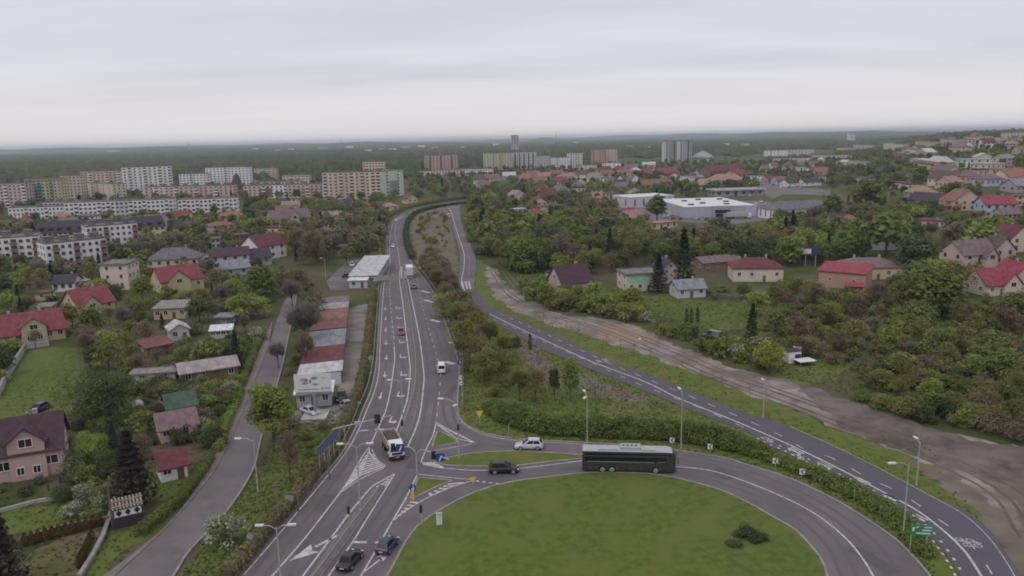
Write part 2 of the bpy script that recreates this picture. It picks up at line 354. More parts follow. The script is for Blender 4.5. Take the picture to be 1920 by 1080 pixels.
# ------------------------------------------------------------------ roads
def road(name, left, right, m, z, k=6, hide=False):
    a, b = crom(G(left), k), crom(G(right), k); poly = a+b[::-1]
    o = struct(MB().sheet(poly, z).build(name, m)); clear(poly, hide); return o, a, b
ML = [(400, 1120), (435, 1080), (480, 1028), (520, 984), (570, 930), (635, 860), (665, 808), (680, 770), (692, 742), (700, 715), (706, 675), (709, 625), (712, 575), (714, 540), (720, 520), (725, 500), (726, 470), (726, 440), (732, 418), (750, 404), (780, 392), (830, 381), (868, 376)]
MR = [(700, 1120), (727, 1080), (744, 1049), (758, 1022), (781, 990), (812, 966), (850, 944), (900, 921), (960, 905), (1000, 898), (1000, 827), (960, 823.5), (907, 813), (882, 803), (865, 790), (859, 776), (858, 755), (860, 720), (861, 690), (854, 657), (842, 625), (830, 590), (817, 557), (802, 532), (783, 508), (768, 484), (760, 455), (758, 425), (768, 405), (790, 392.5), (835, 383.5), (885, 378)]
hw, mla, mra = road('highway', ML, MR, M_ASPH, 0.10)
RO = [(925, 815), (973, 825), (1052, 829), (1102, 832), (1190, 837), (1269, 846), (1354, 859), (1400, 873), (1468, 894), (1535, 923), (1590, 953), (1644, 988), (1679, 1013), (1712, 1045), (1745, 1085), (1762, 1120)]
RI = [(900, 921), (960, 905), (1020, 897), (1104, 888), (1208, 889), (1250, 895), (1292, 904), (1350, 920), (1400, 943), (1451, 972), (1489, 994), (1519, 1024), (1541, 1053), (1552, 1085), (1556, 1120)]
rd, roa, ria = road('ring_road', RO, RI, M_ASPH, 0.104)
BL = [(876, 548), (905, 586), (960, 624), (1010, 652), (1085, 684), (1135, 704), (1219, 738), (1312, 777), (1400, 810), (1427, 829), (1489, 858), (1617, 918), (1671, 950), (1720, 983), (1749, 1010), (1779, 1048), (1801, 1082), (1820, 1120)]
BR = [(893, 545), (920, 573), (960, 593), (1020, 620), (1080, 647), (1140, 675), (1200, 697), (1247, 715), (1390, 772), (1454, 791), (1516, 818), (1576, 845), (1630, 872), (1698, 907), (1752, 932), (1801, 953), (1844, 986), (1882, 1032), (1915, 1080), (1940, 1120)]
br_, bla, bra = road('bicycle_road', BL, BR, M_ASPHD, 0.10)
UL = [(832, 384), (841, 393), (846, 412), (850, 432), (860, 465), (862, 490), (860, 525), (866, 544), (878, 552)]
UR = [(868, 382), (862, 390), (867, 420), (880, 455), (892, 485), (890, 520), (889, 538), (893, 546), (896, 549)]
ur_, ula, ura = road('access_road', UL, UR, M_ASPH, 0.096)
LL = [(180, 1120), (217, 1080), (292, 1011), (354, 945), (400, 888), (430, 830), (454, 775), (472, 730), (488, 690), (505, 645), (520, 600), (530, 572), (542, 550)]
LR = [(300, 1120), (329, 1076), (354, 1036), (400, 988), (440, 940), (475, 880), (490, 820), (505, 770), (520, 720), (533, 670), (544, 615), (552, 580), (556, 553)]
ls_, lla, lra = road('side_street', LL, LR, M_ASPHL, 0.09)
SW = [(140, 1120), (198, 1079), (260, 1032), (312, 988), (354, 938), (392, 874), (421, 823), (442, 770), (458, 728), (476, 680), (497, 635), (511, 602)]
a_, b_ = crom(G(SW), 6), crom(G(LL[:10]), 6); SWP = (a_, b_)
o = struct(MB().prism(a_+b_[::-1], 0.0, 0.20).build('pavement', M_PAVE)); clear(a_+b_[::-1])
# kerbs
kb = MB()
for pts in (mla, mra[:49], mra[66:], roa[6:], ria[6:], lra):
    strip(kb, resample(pts, 2.0), 0.3, 0.0, 0.0, 0.23)
struct(kb.build('kerb', M_KERB))
# islands: raised kerb ring with grass inside
def island(pxs, k=4, m=M_VERGE, inset=0.35, z=0.24, name='traffic_island', km=None):
    p = G(pxs); p = crom(p+[p[0]], k)[:-1] if k else p
    n = len(p); area = sum(p[i].x*p[(i+1) % n].y-p[(i+1) % n].x*p[i].y for i in range(n))
    if area < 0: p = p[::-1]
    ins = []
    for i in range(n):
        t = (p[(i+1) % n]-p[i-1]).normalized(); ins.append(p[i]+Vector((-t.y, t.x))*inset)
    o = struct(MB().prism(p, 0.0, z-0.012).build(name, km or M_KERB)); g = MB().sheet(ins, z).build('island_top', m, o); clear(p); return o
island([(818, 811), (832, 812), (857, 826), (859, 832), (835, 837), (809, 840), (812, 825)], 0)
island([(815, 868), (830, 861), (865, 854), (894, 850), (948, 847), (1000, 848), (1098, 855), (1100, 861), (1032, 868), (973, 875), (923, 877), (886, 877), (840, 875), (818, 871)], 3)
island([(783, 897), (815, 899), (845, 901), (848, 904), (810, 920), (775, 938), (767, 939), (772, 922)], 0)
island([(560, 1120), (583, 1080), (622, 1020), (660, 970), (700, 920), (719, 910), (721, 913), (700, 948), (660, 1005), (605, 1080), (580, 1120)], 0, M_MED, 0.25, 0.19, 'median', M_MEDK)
island([(754, 506), (757, 508), (766, 557), (776, 600), (782, 637), (786, 675), (787, 720), (783, 760), (776, 795), (762, 824), (745, 838), (743, 832), (752, 800), (762, 768), (770, 735), (773, 700), (770, 662), (765, 620), (760, 567), (755, 527)], 3, M_MED, 0.25, 0.19, 'median', M_MEDK)
o = struct(MB().prism(crom(G([(700, 1120), (727, 1080), (744, 1049), (758, 1022), (781, 990), (812, 966), (850, 944), (900, 921), (960, 905), (1020, 897), (1104, 888), (1208, 889), (1250, 895), (1292, 904), (1350, 920), (1400, 943), (1451, 972), (1489, 994), (1519, 1024), (1541, 1053), (1552, 1085), (1556, 1120)]), 4), 0.0, 0.20).build('roundabout_lawn', M_LAWN))
# markings
Z = 0.122
mk = MB()
def line(pxs, wd=0.16, dash=None, lat=0.0, k=6, mb=mk, z=Z):
    p = crom(G(pxs), k) if k else G(pxs)
    if dash: dashes(mb, p, wd, z, dash[0], dash[1], lat)
    else: strip(mb, resample(p, 1.5), wd, z, lat)
line([(457, 1080), (540, 983), (643, 857), (672, 808), (690, 765), (702, 735), (710, 700), (713, 640), (717, 575), (721, 530), (731, 500), (731, 450), (737, 420), (756, 404), (790, 392), (835, 382)], 0.18)
line([(480, 1120), (512, 1080), (573, 1009), (637, 926), (652, 905), (681, 855), (694, 836), (717, 786), (725, 765), (733, 727), (738, 692), (740, 672), (739, 650)], 0.22)
line([(739, 648), (735, 600), (731, 555), (731, 535), (738, 510)], 0.16, (3, 3))
line([(750, 498), (746, 470), (742, 450), (741, 430), (750, 411), (775, 397), (800, 389.5), (840, 382)], 0.16)
line([(751, 500), (749, 525), (755, 567), (761, 620), (766, 662), (769, 692), (767, 725), (763, 752), (754, 780), (742, 812)], 0.26)
line([(751, 500), (762, 517), (771, 557), (780, 600), (787, 637), (792, 675), (795, 705), (794, 725), (788, 775), (778, 808), (764, 840)], 0.26)
line([(550, 1110), (569, 1080), (608, 1028), (654, 965), (697, 913), (741, 889)], 0.26, k=0)
line([(595, 1115), (617, 1080), (660, 1020), (700, 955), (741, 889)], 0.22, k=0)
line([(778, 507), (790, 565), (805, 620), (815, 655), (822, 680), (826, 705), (824, 735), (818, 793)], 0.15, (2, 4))
line([(818, 793), (813, 815), (797, 848), (789, 868), (800, 874), (830, 879), (880, 883), (930, 883), (990, 878), (1100, 864)], 0.2, k=0)
line([(783, 890), (815, 894), (890, 901)], 0.18, k=0); line([(783, 890), (760, 938), (735, 980), (700, 1042), (675, 1085), (655, 1120)], 0.22, k=0)
line([(735, 980), (755, 962), (800, 935), (845, 915), (890, 901)], 0.18, k=0)
line([(818, 793), (845, 808), (870, 820), (892, 832), (850, 840), (797, 849)], 0.18, k=0)
line([(892, 903), (915, 906), (942, 909)], 0.35, (0.5, 0.5), k=0)
line([(664, 1018), (759, 1019)], 0.5, (1.5, 1.0), k=0); line([(674, 809), (742, 804)], 0.5, (1.5, 1.0), k=0)
line([(667, 1120), (680, 1083), (708, 1052)], 0.15, (3, 6), k=0)
# edge lines
line([(864, 792), (884, 806), (910, 816), (960, 826), (1040, 831), (1100, 834)], 0.14)
line([(1266, 876), (1330, 883), (1400, 905), (1470, 934), (1530, 966), (1585, 1010), (1625, 1060), (1650, 1110)], 0.22)
def quadm(pxs, mb=mk): mb.sheet(G(pxs), Z)
def hatch(A, B, n, wd, mb=mk, mid=None):
    A, B = G(A), G(B); mid = G(mid) if mid else None
    for i in range(n):
        t = (i+0.6)/(n+0.4); a = A[0].lerp(A[1], t); b = B[0].lerp(B[1], t)
        if mid:
            c = mid[0].lerp(mid[1], t); strip(mb, [a, c], wd, Z-0.002); strip(mb, [c, b], wd, Z-0.002)
        else: strip(mb, [a, b], wd, Z-0.002)
line([(694, 836), (692, 848), (700, 861), (708, 867), (724, 876), (695, 890), (671, 902), (640, 924)], 0.2, k=3)
hatch([(696, 842), (640, 922)], [(698, 850), (722, 878)], 11, 0.42, mid=[(697, 840), (675, 896)])
hatch([(741, 891), (700, 917)], [(741, 891), (722, 915)], 6, 0.4)
hatch([(818, 797), (858, 824)], [(822, 797), (890, 832)], 14, 0.42)
hatch([(790, 869), (818, 868)], [(792, 871), (838, 880)], 4, 0.5)
hatch([(738, 976), (773, 938)], [(738, 978), (790, 940)], 6, 0.42); hatch([(800, 928), (846, 906)], [(800, 934), (880, 902)], 5, 0.42)
hatch([(752, 502), (756, 506)], [(750, 524), (764, 520)], 3, 0.4)
def arrow(px, py, ln, px2, py2, kind='straight', sc=1.0):
    p = at(px, py, 0).to_2d(); d = (at(px2, py2, 0).to_2d()-p).normalized(); n = Vector((-d.y, d.x))
    def q(pts): mk.sheet([p+d*(a*ln)+n*(b*sc) for a, b in pts], Z)
    if kind == 'straight': q([(-.5, -.1), (.1, -.1), (.1, .1), (-.5, .1)]); q([(.1, -.45), (.5, 0), (.1, .45)])
    if kind == 'left':
        q([(-.5, -.12), (.05, -.12), (.05, .12), (-.5, .12)]); q([(.05, -.12), (.22, -.12), (.22, .8), (.05, .8)]); q([(-.05, .8), (.135, 1.5), (.32, .8)])
    if kind == 'bent': q([(-.5, -.15), (.0, -.05), (.0, .25), (-.5, .05)]); q([(0, -.5), (.5, .35), (.05, 1.0), (.1, .45)])
for y in (579, 598, 619, 643, 671, 703): arrow(*({579: (722, 579), 598: (723, 598), 619: (723.5, 619), 643: (724, 643), 671: (724.5, 671), 703: (721.5, 703)}[y]), 4.5, 722, y+22)
arrow(714, 743, 4.5, 706, 770)
for x, y, x2 in ((743, 578, 746), (744.5, 597, 747), (747, 616, 749), (749, 642, 751), (751, 670, 752), (752, 703, 749), (746, 742, 738), (731, 790, 720)): arrow(x, y, 4.5, x2, y+22, 'left')
arrow(590, 1026, 8, 560, 1040, 'bent', 1.6); arrow(713, 1052, 6, 730, 1040, 'bent', 0.9)
for x, y in ((798, 547.5), (804, 565), (816, 602), (843, 681)):
    a = G([(x-8, y-2), (x+8, y+2.5)]); strip(mk, [a[0], a[1]], 1.3, Z)
struct(mk.build('lane_marking', M_WHITE, hw))
mk2 = MB()
line([(918, 589), (960, 610), (1050, 652), (1110, 679), (1210, 717), (1271, 747), (1396, 798), (1535, 861), (1671, 932), (1720, 959), (1766, 994), (1806, 1032), (1839, 1080), (1860, 1120)], 0.30, mb=mk2)
line([(940, 590), (1027, 629), (1095, 660), (1166, 692), (1247, 725), (1325, 757), (1448, 810), (1510, 844), (1560, 860), (1623, 895), (1690, 927), (1752, 970), (1810, 1012), (1850, 1062), (1880, 1115)], 0.18, (2.2, 3.4), mb=mk2)
line([(925, 600), (967, 617), (1029, 646), (1103, 678), (1196, 720), (1306, 763), (1396, 803), (1425, 817)], 0.18, (2.2, 3.4), mb=mk2)
for off, da in ((-0.35, (0.8, 0.8)), (0.55, (0.8, 1.6))):
    line([(1422, 822), (1489, 853), (1560, 888), (1617, 914), (1672, 946), (1715, 975), (1744, 1003), (1770, 1036), (1793, 1073), (1810, 1110)], 0.3, da, off, mb=mk2)
for x, y in ((1490, 846), (1545, 873), (1615, 903), (1668, 934), (1722, 972)):
    a = G([(x-12, y-5), (x+12, y+7)]); strip(mk2, a, 0.4, Z); strip(mk2, a, 0.25, Z, 0.6)
line([(1480, 800), (1560, 836), (1640, 875), (1752, 935), (1805, 965), (1850, 1005), (1890, 1060), (1915, 1110)], 0.10, mb=mk2)
for x, y in ((1497, 858+0), (1806, 1018), (1826, 1020), (1122, 678), (1134, 676), (1440, 826)):
    c = at(x, y, 0).to_2d(); u = (at(x+14, y+9, 0).to_2d()-c).normalized(); n_ = Vector((-u.y, u.x))
    for s_ in (-1, 1):
        ring = [c+u*(s_*0.62)+Vector((math.cos(t), math.sin(t)))*0.45 for t in np.linspace(0, 2*np.pi, 9)]; strip(mk2, ring, 0.13, Z+0.003)
    strip(mk2, [c-u*0.62, c+n_*0.5, c+u*0.62], 0.13, Z+0.005); strip(mk2, [c-u*0.2+n_*0.1, c+u*0.3+n_*0.85], 0.13, Z+0.006)
struct(mk2.build('lane_marking', M_WHITE, br_))
mk3 = MB()
line([(836, 387), (846, 398), (851, 415), (862, 450), (870, 475), (870, 500), (865, 530), (872, 545)], 0.3, mb=mk3, z=Z-0.006)
line([(856, 400), (866, 430), (876, 465), (880, 495), (878, 520)], 0.15, (2, 3), mb=mk3, z=Z-0.006)
for x in (866, 873, 879): 
    a = G([(x, 528), (x+3, 542)]); strip(mk3, a, 0.6, Z-0.004)
struct(mk3.build('lane_marking', M_WHITE, ur_))

# worn wheel tracks and repairs in the carriageways
tk = MB(); ZT = 0.108
for pxs in ([(470, 1100), (555, 985), (655, 848), (700, 745), (716, 690), (721, 640), (724, 590), (727, 545), (737, 490), (739, 440)], [(540, 1110), (600, 1000), (655, 930)], [(740, 640), (748, 690), (746, 740), (735, 785), (712, 840)], [(640, 1110), (690, 1010), (745, 930), (790, 850), (806, 770), (812, 720), (808, 680), (797, 620), (786, 565)], [(835, 720), (838, 680), (826, 630), (812, 585), (798, 545)], [(1000, 890), (1150, 880), (1280, 884), (1400, 918), (1490, 960), (1560, 1020), (1600, 1100)], [(1100, 845), (1280, 858), (1400, 888), (1520, 940), (1620, 1010), (1690, 1100)], [(1000, 838), (940, 834), (880, 818), (845, 790), (838, 740)]):
    p = resample(crom(G(pxs), 6), 2.0)
    for off in (-.85, .85): strip(tk, p, .55, ZT, off, None, M_TRACK)
for x, y, w_, l_ in ((600, 960, 2.2, 5), (840, 745, 1.6, 7), (1340, 880, 2.4, 4), (1600, 1030, 2, 6), (770, 880, 2, 3), (708, 800, 1.8, 4), (560, 1040, 1.2, 6)):
    a = G([(x, y), (x+l_*5, y-l_*8 if x < 1000 else y+l_*3)]); d = (a[1]-a[0]).normalized(); strip(tk, [a[0], a[0]+d*l_], w_, ZT+.003, 0, None, M_PATCH)
struct(tk.build('tyre_track', None, hw))
# ------------------------------------------------------------------ buildings
def wmat(n, c, k=0.88): return mat('wall_'+n, c, tuple(v*k for v in c), scale=0.5, detail=6, rough=0.9, spec=0.15, stretch=(1, 1, 0.35))
def rmat(n, c, k=0.60): return mat('roof_'+n, c, tuple(v*k for v in c), scale=0.9, detail=6, rough=0.75, spec=0.25, stretch=(1, 0.4, 1))
W = {k: wmat(k, v) for k, v in dict(white=(.74, .71, .72), cream=(.62, .54, .44), yellow=(.52, .45, .27), pink=(.47, .32, .30), salmon=(.54, .41, .37), grey=(.36, .34, .36), darkgrey=(.16, .15, .17),
     beige=(.52, .45, .40), brick=(.36, .15, .11), brown=(.22, .14, .11), green=(.34, .50, .40), mint=(.52, .60, .50), darkmint=(.27, .35, .32), blue=(.38, .47, .55), palegrey=(.52, .51, .54), teal=(.16, .40, .33), orange=(.45, .28, .21), wood=(.20, .13, .09), rose=(.56, .42, .42), lilac=(.46, .45, .56), lime=(.46, .56, .36), steel=(.40, .41, .46)).items()}
RF = {k: rmat(k, v) for k, v in dict(plum=(.085, .042, .062), red=(.225, .062, .070), brightred=(.29, .058, .080), brown=(.135, .085, .080), grey=(.16, .15, .17), dark=(.060, .056, .066), tile=(.32, .14, .10), mauve=(.20, .135, .145), light=(.50, .49, .51), tar=(.20, .185, .185), rust=(.24, .125, .092), rustred=(.19, .080, .078), bluegrey=(.24, .245, .28), white=(.70, .69, .70), wine=(.150, .046, .055), green=(.075, .11, .080), tan=(.36, .24, .17), rosy=(.36, .20, .19), dull=(.27, .235, .225), weathered=(.33, .29, .28)).items()}
M_FRAME = mat('window_frame', (.70, .69, .69), rough=0.6)
M_PANE = mat('window_glass', (.030, .033, .040), (.020, .022, .027), rough=0.12, spec=0.5, rnd=0.5)
M_PANEF = mat('distant_glass', (.075, .070, .078), (.05, .047, .053), rough=0.3, spec=0.4, rnd=0.45)
M_CHIM = mat('chimney_brick', (.26, .15, .12), (.19, .11, .09), scale=3, rough=0.9)
M_DOOR = mat('door_wood', (.16, .09, .06), rough=0.6)
M_METAL = mat('grey_metal', (.36, .36, .38), rough=0.5, metal=0.3)
M_CONC = mat('concrete', (.40, .375, .36), (.30, .28, .27), scale=0.7, rough=0.9)
_wc = {}
def winmesh(kind, w_, h_):
    k = (kind, round(w_, 2), round(h_, 2))
    if k not in _wc:
        mb = MB()
        if kind == 'frame':
            t = 0.09
            mb.box((-w_/2+t/2, 0, 0), (t, .10, h_)); mb.box((w_/2-t/2, 0, 0), (t, .10, h_)); mb.box((0, 0, h_/2-t/2), (w_-2*t, .10, t)); mb.box((0, -.02, -h_/2+t/2), (w_+.1, .16, t)); mb.box((0, 0, 0), (t*.8, .10, h_-2*t))
            _wc[k] = mb.mesh('window_frame', M_FRAME)
        elif kind == 'pane': _wc[k] = mb.box((0, 0.01, 0), (w_-.16, .06, h_-.16)).mesh('pane', M_PANE)
        else: _wc[k] = mb.box((0, 0, 0), (w_, .14, h_)).mesh('window', M_PANEF)
    return _wc[k]
def window(par, x, y, z, w_, h_, rz, near):
    if near:
        o = link('window', winmesh('frame', w_, h_), par, (x, y, z), rz); link('pane', winmesh('pane', w_, h_), o)
    else: o = link('window', winmesh('far', w_, h_), par, (x, y, z), rz)
    return o
def wins_on(par, pos, w_, h_, near):     # pos: (x, y, z, rz)
    for p in pos[:100]: window(par, p[0], p[1], p[2], w_, h_, p[3], near)
    if len(pos) > 100:
        mb = MB()
        for x, y, z, rz in pos[100:]: mb.box((x, y, z), (w_, .14, h_), None, rz)
        mb.build('window', M_PANEF, par)['kind'] = 'stuff'
def facade(wd, dep, h, cols, rows, scols, sides='lr', z0=1.0, skip=None):
    pos = []; fl = h/rows
    for r_ in range(rows):
        z = r_*fl+z0+ (fl-z0)*0.45
        for c in range(cols):
            if skip and skip(c, r_): continue
            pos.append((-wd/2+wd*(c+.5)/cols, -.03, z, 0))
        for s in sides:
            for c in range(scols): pos.append(((-wd/2-.03) if s == 'l' else (wd/2+.03), dep*(c+.5)/scols, z, -math.pi/2 if s == 'l' else math.pi/2))
    return pos
BRECT = []; BFOOT = []
def frame_of(Lp, Rp, dep, dpt=None):
    a, b = at(*Lp), at(*Rp); mid = (a+b)/2
    d = (b-a).to_2d(); wd = d.length; rz = math.atan2(d.y, d.x)
    return mid, wd, rz
def roof_mesh(kind, wd, dep, h, rh, ridge, ov, m):
    mb = MB(); t = 0.22
    if kind == 'gable':
        if ridge == 'x':
            for s in (-1, 1):
                y0, y1 = (-ov, dep/2) if s < 0 else (dep+ov, dep/2); z0 = h-rh*ov/(dep/2)
                x0, x1 = -wd/2-ov, wd/2+ov
                mb.hexa([(x0, y0, z0), (x1, y0, z0), (x1, y1, h+rh), (x0, y1, h+rh), (x0, y0, z0+t), (x1, y0, z0+t), (x1, y1, h+rh+t), (x0, y1, h+rh+t)] if s < 0 else
                        [(x0, y1, h+rh), (x1, y1, h+rh), (x1, y0, z0), (x0, y0, z0), (x0, y1, h+rh+t), (x1, y1, h+rh+t), (x1, y0, z0+t), (x0, y0, z0+t)])
        else:
            for s in (-1, 1):
                x0 = s*(wd/2+ov); z0 = h-rh*ov/(wd/2); y0, y1 = -ov, dep+ov
                q = [(x0, y0, z0), (0, y0, h+rh), (0, y1, h+rh), (x0, y1, z0)]
                if s > 0: q = [q[1], q[0], q[3], q[2]]
                mb.hexa(q+[(a, b, c+t) for a, b, c in q])
    elif kind == 'hip':
        k = min(dep, wd)/2*0.96; z0 = h-0.1; x0, x1, y0, y1 = -wd/2-ov, wd/2+ov, -ov, dep+ov
        if wd >= dep: r0, r1 = (-wd/2+k, dep/2), (wd/2-k, dep/2)
        else: r0, r1 = (0, k), (0, dep-k)
        v = [(x0, y0, z0), (x1, y0, z0), (x1, y1, z0), (x0, y1, z0), (x0, y0, z0+t), (x1, y0, z0+t), (x1, y1, z0+t), (x0, y1, z0+t), (*r0, h+rh), (*r1, h+rh)]
        f = [(3, 2, 1, 0), (0, 1, 5, 4), (1, 2, 6, 5), (2, 3, 7, 6), (3, 0, 4, 7)]
        f += [(4, 5, 9, 8), (5, 6, 9), (6, 7, 8, 9), (7, 4, 8)] if wd >= dep else [(4, 5, 8), (5, 6, 9, 8), (6, 7, 9), (7, 4, 8, 9)]
        mb.add(v, f)
    elif kind == 'mono':
        v = [(-wd/2-ov, -ov, h), (wd/2+ov, -ov, h), (wd/2+ov, dep+ov, h+rh), (-wd/2-ov, dep+ov, h+rh)]; mb.hexa(v+[(a, b, c+t) for a, b, c in v])
    elif kind == 'flat':
        mb.box((0, dep/2, h+.12), (wd+2*ov, dep+2*ov, .24))
        for y in (-ov+.1, dep+ov-.1): mb.box((0, y, h+.24+rh/2), (wd+2*ov, .2, rh))
        for x in (-wd/2-ov+.1, wd/2+ov-.1): mb.box((x, dep/2, h+.24+rh/2), (.2, dep+2*ov-.4, rh))
    return mb.mesh('roof', m)
def B(Lp, Rp, dep, h, roof, rh, wall, roofm, label, short, wins=(3, 1), side=2, ridge='x', chim=1, door=1, ov=0.5, name='house', cat='house', ws=(1.2, 1.35), gables=(), group=None, protect=True, ext=None):
    mid, wd, rz = frame_of(Lp, Rp, dep)
    near = mid.length < 300
    root = empty(name, mid, rz, label, cat, group, short)
    wm = W[wall]; mb = MB(); b0 = -2.5 if mid.z > 0.3 else -0.1
    mb.box((0, dep/2, (h+b0)/2), (wd, dep, h-b0))
    if roof == 'gable':
        if ridge == 'x':
            for x in (-wd/2+.15, wd/2-.15): mb.add([(x-.15, 0, h), (x-.15, dep, h), (x-.15, dep/2, h+rh), (x+.15, 0, h), (x+.15, dep, h), (x+.15, dep/2, h+rh)], [(0, 2, 1), (3, 4, 5), (0, 3, 5, 2), (1, 2, 5, 4), (0, 1, 4, 3)])
        else:
            for y in (.15, dep-.15): mb.add([(-wd/2, y-.15, h), (wd/2, y-.15, h), (0, y-.15, h+rh), (-wd/2, y+.15, h), (wd/2, y+.15, h), (0, y+.15, h+rh)], [(0, 1, 2), (3, 5, 4), (0, 2, 5, 3), (1, 4, 5, 2), (0, 3, 4, 1)])
    if roof == 'mono': mb.hexa([(-wd/2, 0, h), (wd/2, 0, h), (wd/2, dep, h), (-wd/2, dep, h), (-wd/2, 0, h+.01), (wd/2, 0, h+.01), (wd/2, dep, h+rh), (-wd/2, dep, h+rh)])
    mb.build('wall', wm, root)
    ro = link('roof', roof_mesh(roof, wd, dep, h, rh, ridge, ov, RF[roofm]), root)
    pos = facade(wd, dep, h, wins[0], wins[1], side)
    if door and wins[0] > 1 and near: pos.pop(wins[0]//2)
    if roof == 'gable' and near and rh > 2:
        if ridge == 'y': pos.append((0, -.03, h+rh*.35, 0))
        else: pos += [(wd/2+.03, dep/2, h+rh*.33, math.pi/2), (-wd/2-.03, dep/2, h+rh*.33, -math.pi/2)]
    wins_on(root, pos, ws[0], ws[1] if h/max(wins[1], 1) > 2.4 else 0.9, near)
    if door and near:
        dm = MB().box((0, 0, 1.0), (.95, .1, 2.0)).build('door', M_DOOR, root); dm.location = (-wd/2+wd*(wins[0]//2+.5)/max(wins[0], 1), -.03, 0.05)
        MB().box((0.33, -.08, 1.0), (.12, .06, .05)).build('handle', M_METAL, dm)
    for i in range(chim):
        cx = wd*(.22 if i == 0 else -.2); yy = dep*.5+.9 if roof in ('gable', 'hip', 'mono') else dep*.5
        if ridge == 'y' and roof == 'gable': cx, yy = .8, dep*.6
        top = h+rh+.7
        c = MB().box((cx, yy, (h+top)/2+.0), (.6, .6, top-h)).box((cx, yy, top+.05), (.72, .72, .1), M_CONC).build('chimney', M_CHIM, ro)
    for (gx, gw, gh, grh, proj_) in gables:         # cross gable towards the front: local x, width, wall height, roof height, projection
        gb = MB(); y0 = -proj_; y1 = dep/2 if roof != 'flat' else dep/3
        gb.box((gx, (y0+y1)/2, gh/2), (gw, y1-y0, gh)); gb.add([(gx-gw/2, y0, gh), (gx+gw/2, y0, gh), (gx, y0, gh+grh), (gx-gw/2, y0+.3, gh), (gx+gw/2, y0+.3, gh), (gx, y0+.3, gh+grh)], [(0, 1, 2), (3, 5, 4), (0, 2, 5, 3), (1, 4, 5, 2), (0, 3, 4, 1)])
        gb.build('gable_wall', wm, root)
        rm = roof_mesh('gable', gw, y1-y0, gh, grh, 'y', .45, RF[roofm]); g = link('gable_roof', rm, ro, (gx, y0, 0))
        window(root, gx, y0-.03, gh-.2, min(1.9, gw*.4), 1.4, 0, near)
        if gh > 4.5: window(root, gx-gw*.22, y0-.03, 1.5, 1.1, 1.3, 0, near); window(root, gx+gw*.22, y0-.03, 1.5, 1.1, 1.3, 0, near)
    foot(root, wd, dep, h+rh*.8, protect); return root, wd
def foot(root, wd, dep, top, protect=True):
    rz = root.rotation_euler.z; mid = root.location; ca, sa = math.cos(rz), math.sin(rz); pts = []
    for x, y in ((-wd/2-1.2, -1.2), (wd/2+1.2, -1.2), (wd/2+1.2, dep+1.2), (-wd/2-1.2, dep+1.2)): pts.append((mid.x+x*ca-y*sa, mid.y+x*sa+y*ca))
    clear(pts, True)
    if protect:
        P = [proj((x, y, mid.z+z)) for x, y in pts for z in (0, top)]
        xs = [p[0] for p in P]; ys = [p[1] for p in P]; lo, hi = min(ys), proj((mid.x, mid.y, mid.z))[1]
        BRECT.append((min(xs), lo, max(xs), lo+(hi-lo)*.72, mid.y))
def far(xl, xr, y, tilt=0): d = .0218*(xr-xl)/2+tilt/2; return (xl, y+d), (xr, y-d)
_bm = {}
def apt(Lp, Rp, dep, floors, wall, label, short, cols=8, fh=2.85, balc=(), bands=(), scols=3, roofm='tar', vents=2, ww=1.7, bcol='white', group='apartment blocks'):
    mid, wd, rz = frame_of(Lp, Rp, dep); h = floors*fh+.6
    root = empty('apartment_block', mid, rz, label, 'apartment block', None, short)
    MB().box((0, dep/2, h/2-.5), (wd, dep, h+1)).build('wall', W[wall], root)
    ro = link('roof', roof_mesh('flat', wd, dep, h, .35, 'x', .12, RF[roofm]), root)
    for i in range(vents):
        MB().box((-wd/2+wd*(i+.5)/vents, dep/2, h+1.3), (3.2, 3.0, 2.1)).box((-wd/2+wd*(i+.5)/vents, dep/2, h+2.42), (3.6, 3.4, .14), RF[roofm]).build('roof_hut', W[wall], ro)
    for (x0, x1, wcol, z0, z1) in bands:
        MB().box(((x0+x1)/2*wd-wd/2, -.04, (z0+z1)/2*h), ((x1-x0)*wd, .08, (z1-z0)*h)).build('wall_panel', W[wcol], root)
    pos = facade(wd, dep, h-.6, cols, floors, scols, skip=lambda c, r_: c in balc)
    for i, p in enumerate(pos):
        if p[3] == 0: pos[i] = (p[0], -.10, p[2], 0)
    wins_on(root, pos, ww if wd/cols > 2.6 else 1.2, 1.35, mid.length < 300)
    n = 0; rest = MB()
    for c in balc:
        x = -wd/2+wd*(c+.5)/cols; bw = min(3.4, wd/cols*.92)
        for f in range(floors):
            if n < 48:
                k = (bcol, round(bw, 1))
                if k not in _bm:
                    _bm[k] = (MB().box((0, -.55, .55), (bw, 1.1, 1.05), W[bcol]).box((0, -.5, -.02), (bw, 1.15, .10), M_CONC).mesh('balcony'), MB().box((0, -.03, 1.75), (bw*.86, .14, 1.25)).mesh('loggia', M_PANEF))
                b = link('balcony', _bm[k][0], root, (x, -.08, .45+f*fh)); link('loggia', _bm[k][1], b); n += 1
            else:
                z = .45+f*fh; rest.box((x, -.63, z+.55), (bw, 1.1, 1.05), W[bcol]).box((x, -.11, z+1.75), (bw*.86, .14, 1.25), M_PANEF)
    if rest.v: rest.build('balcony', None, root)['kind'] = 'stuff'
    foot(root, wd, dep, h); return root, wd

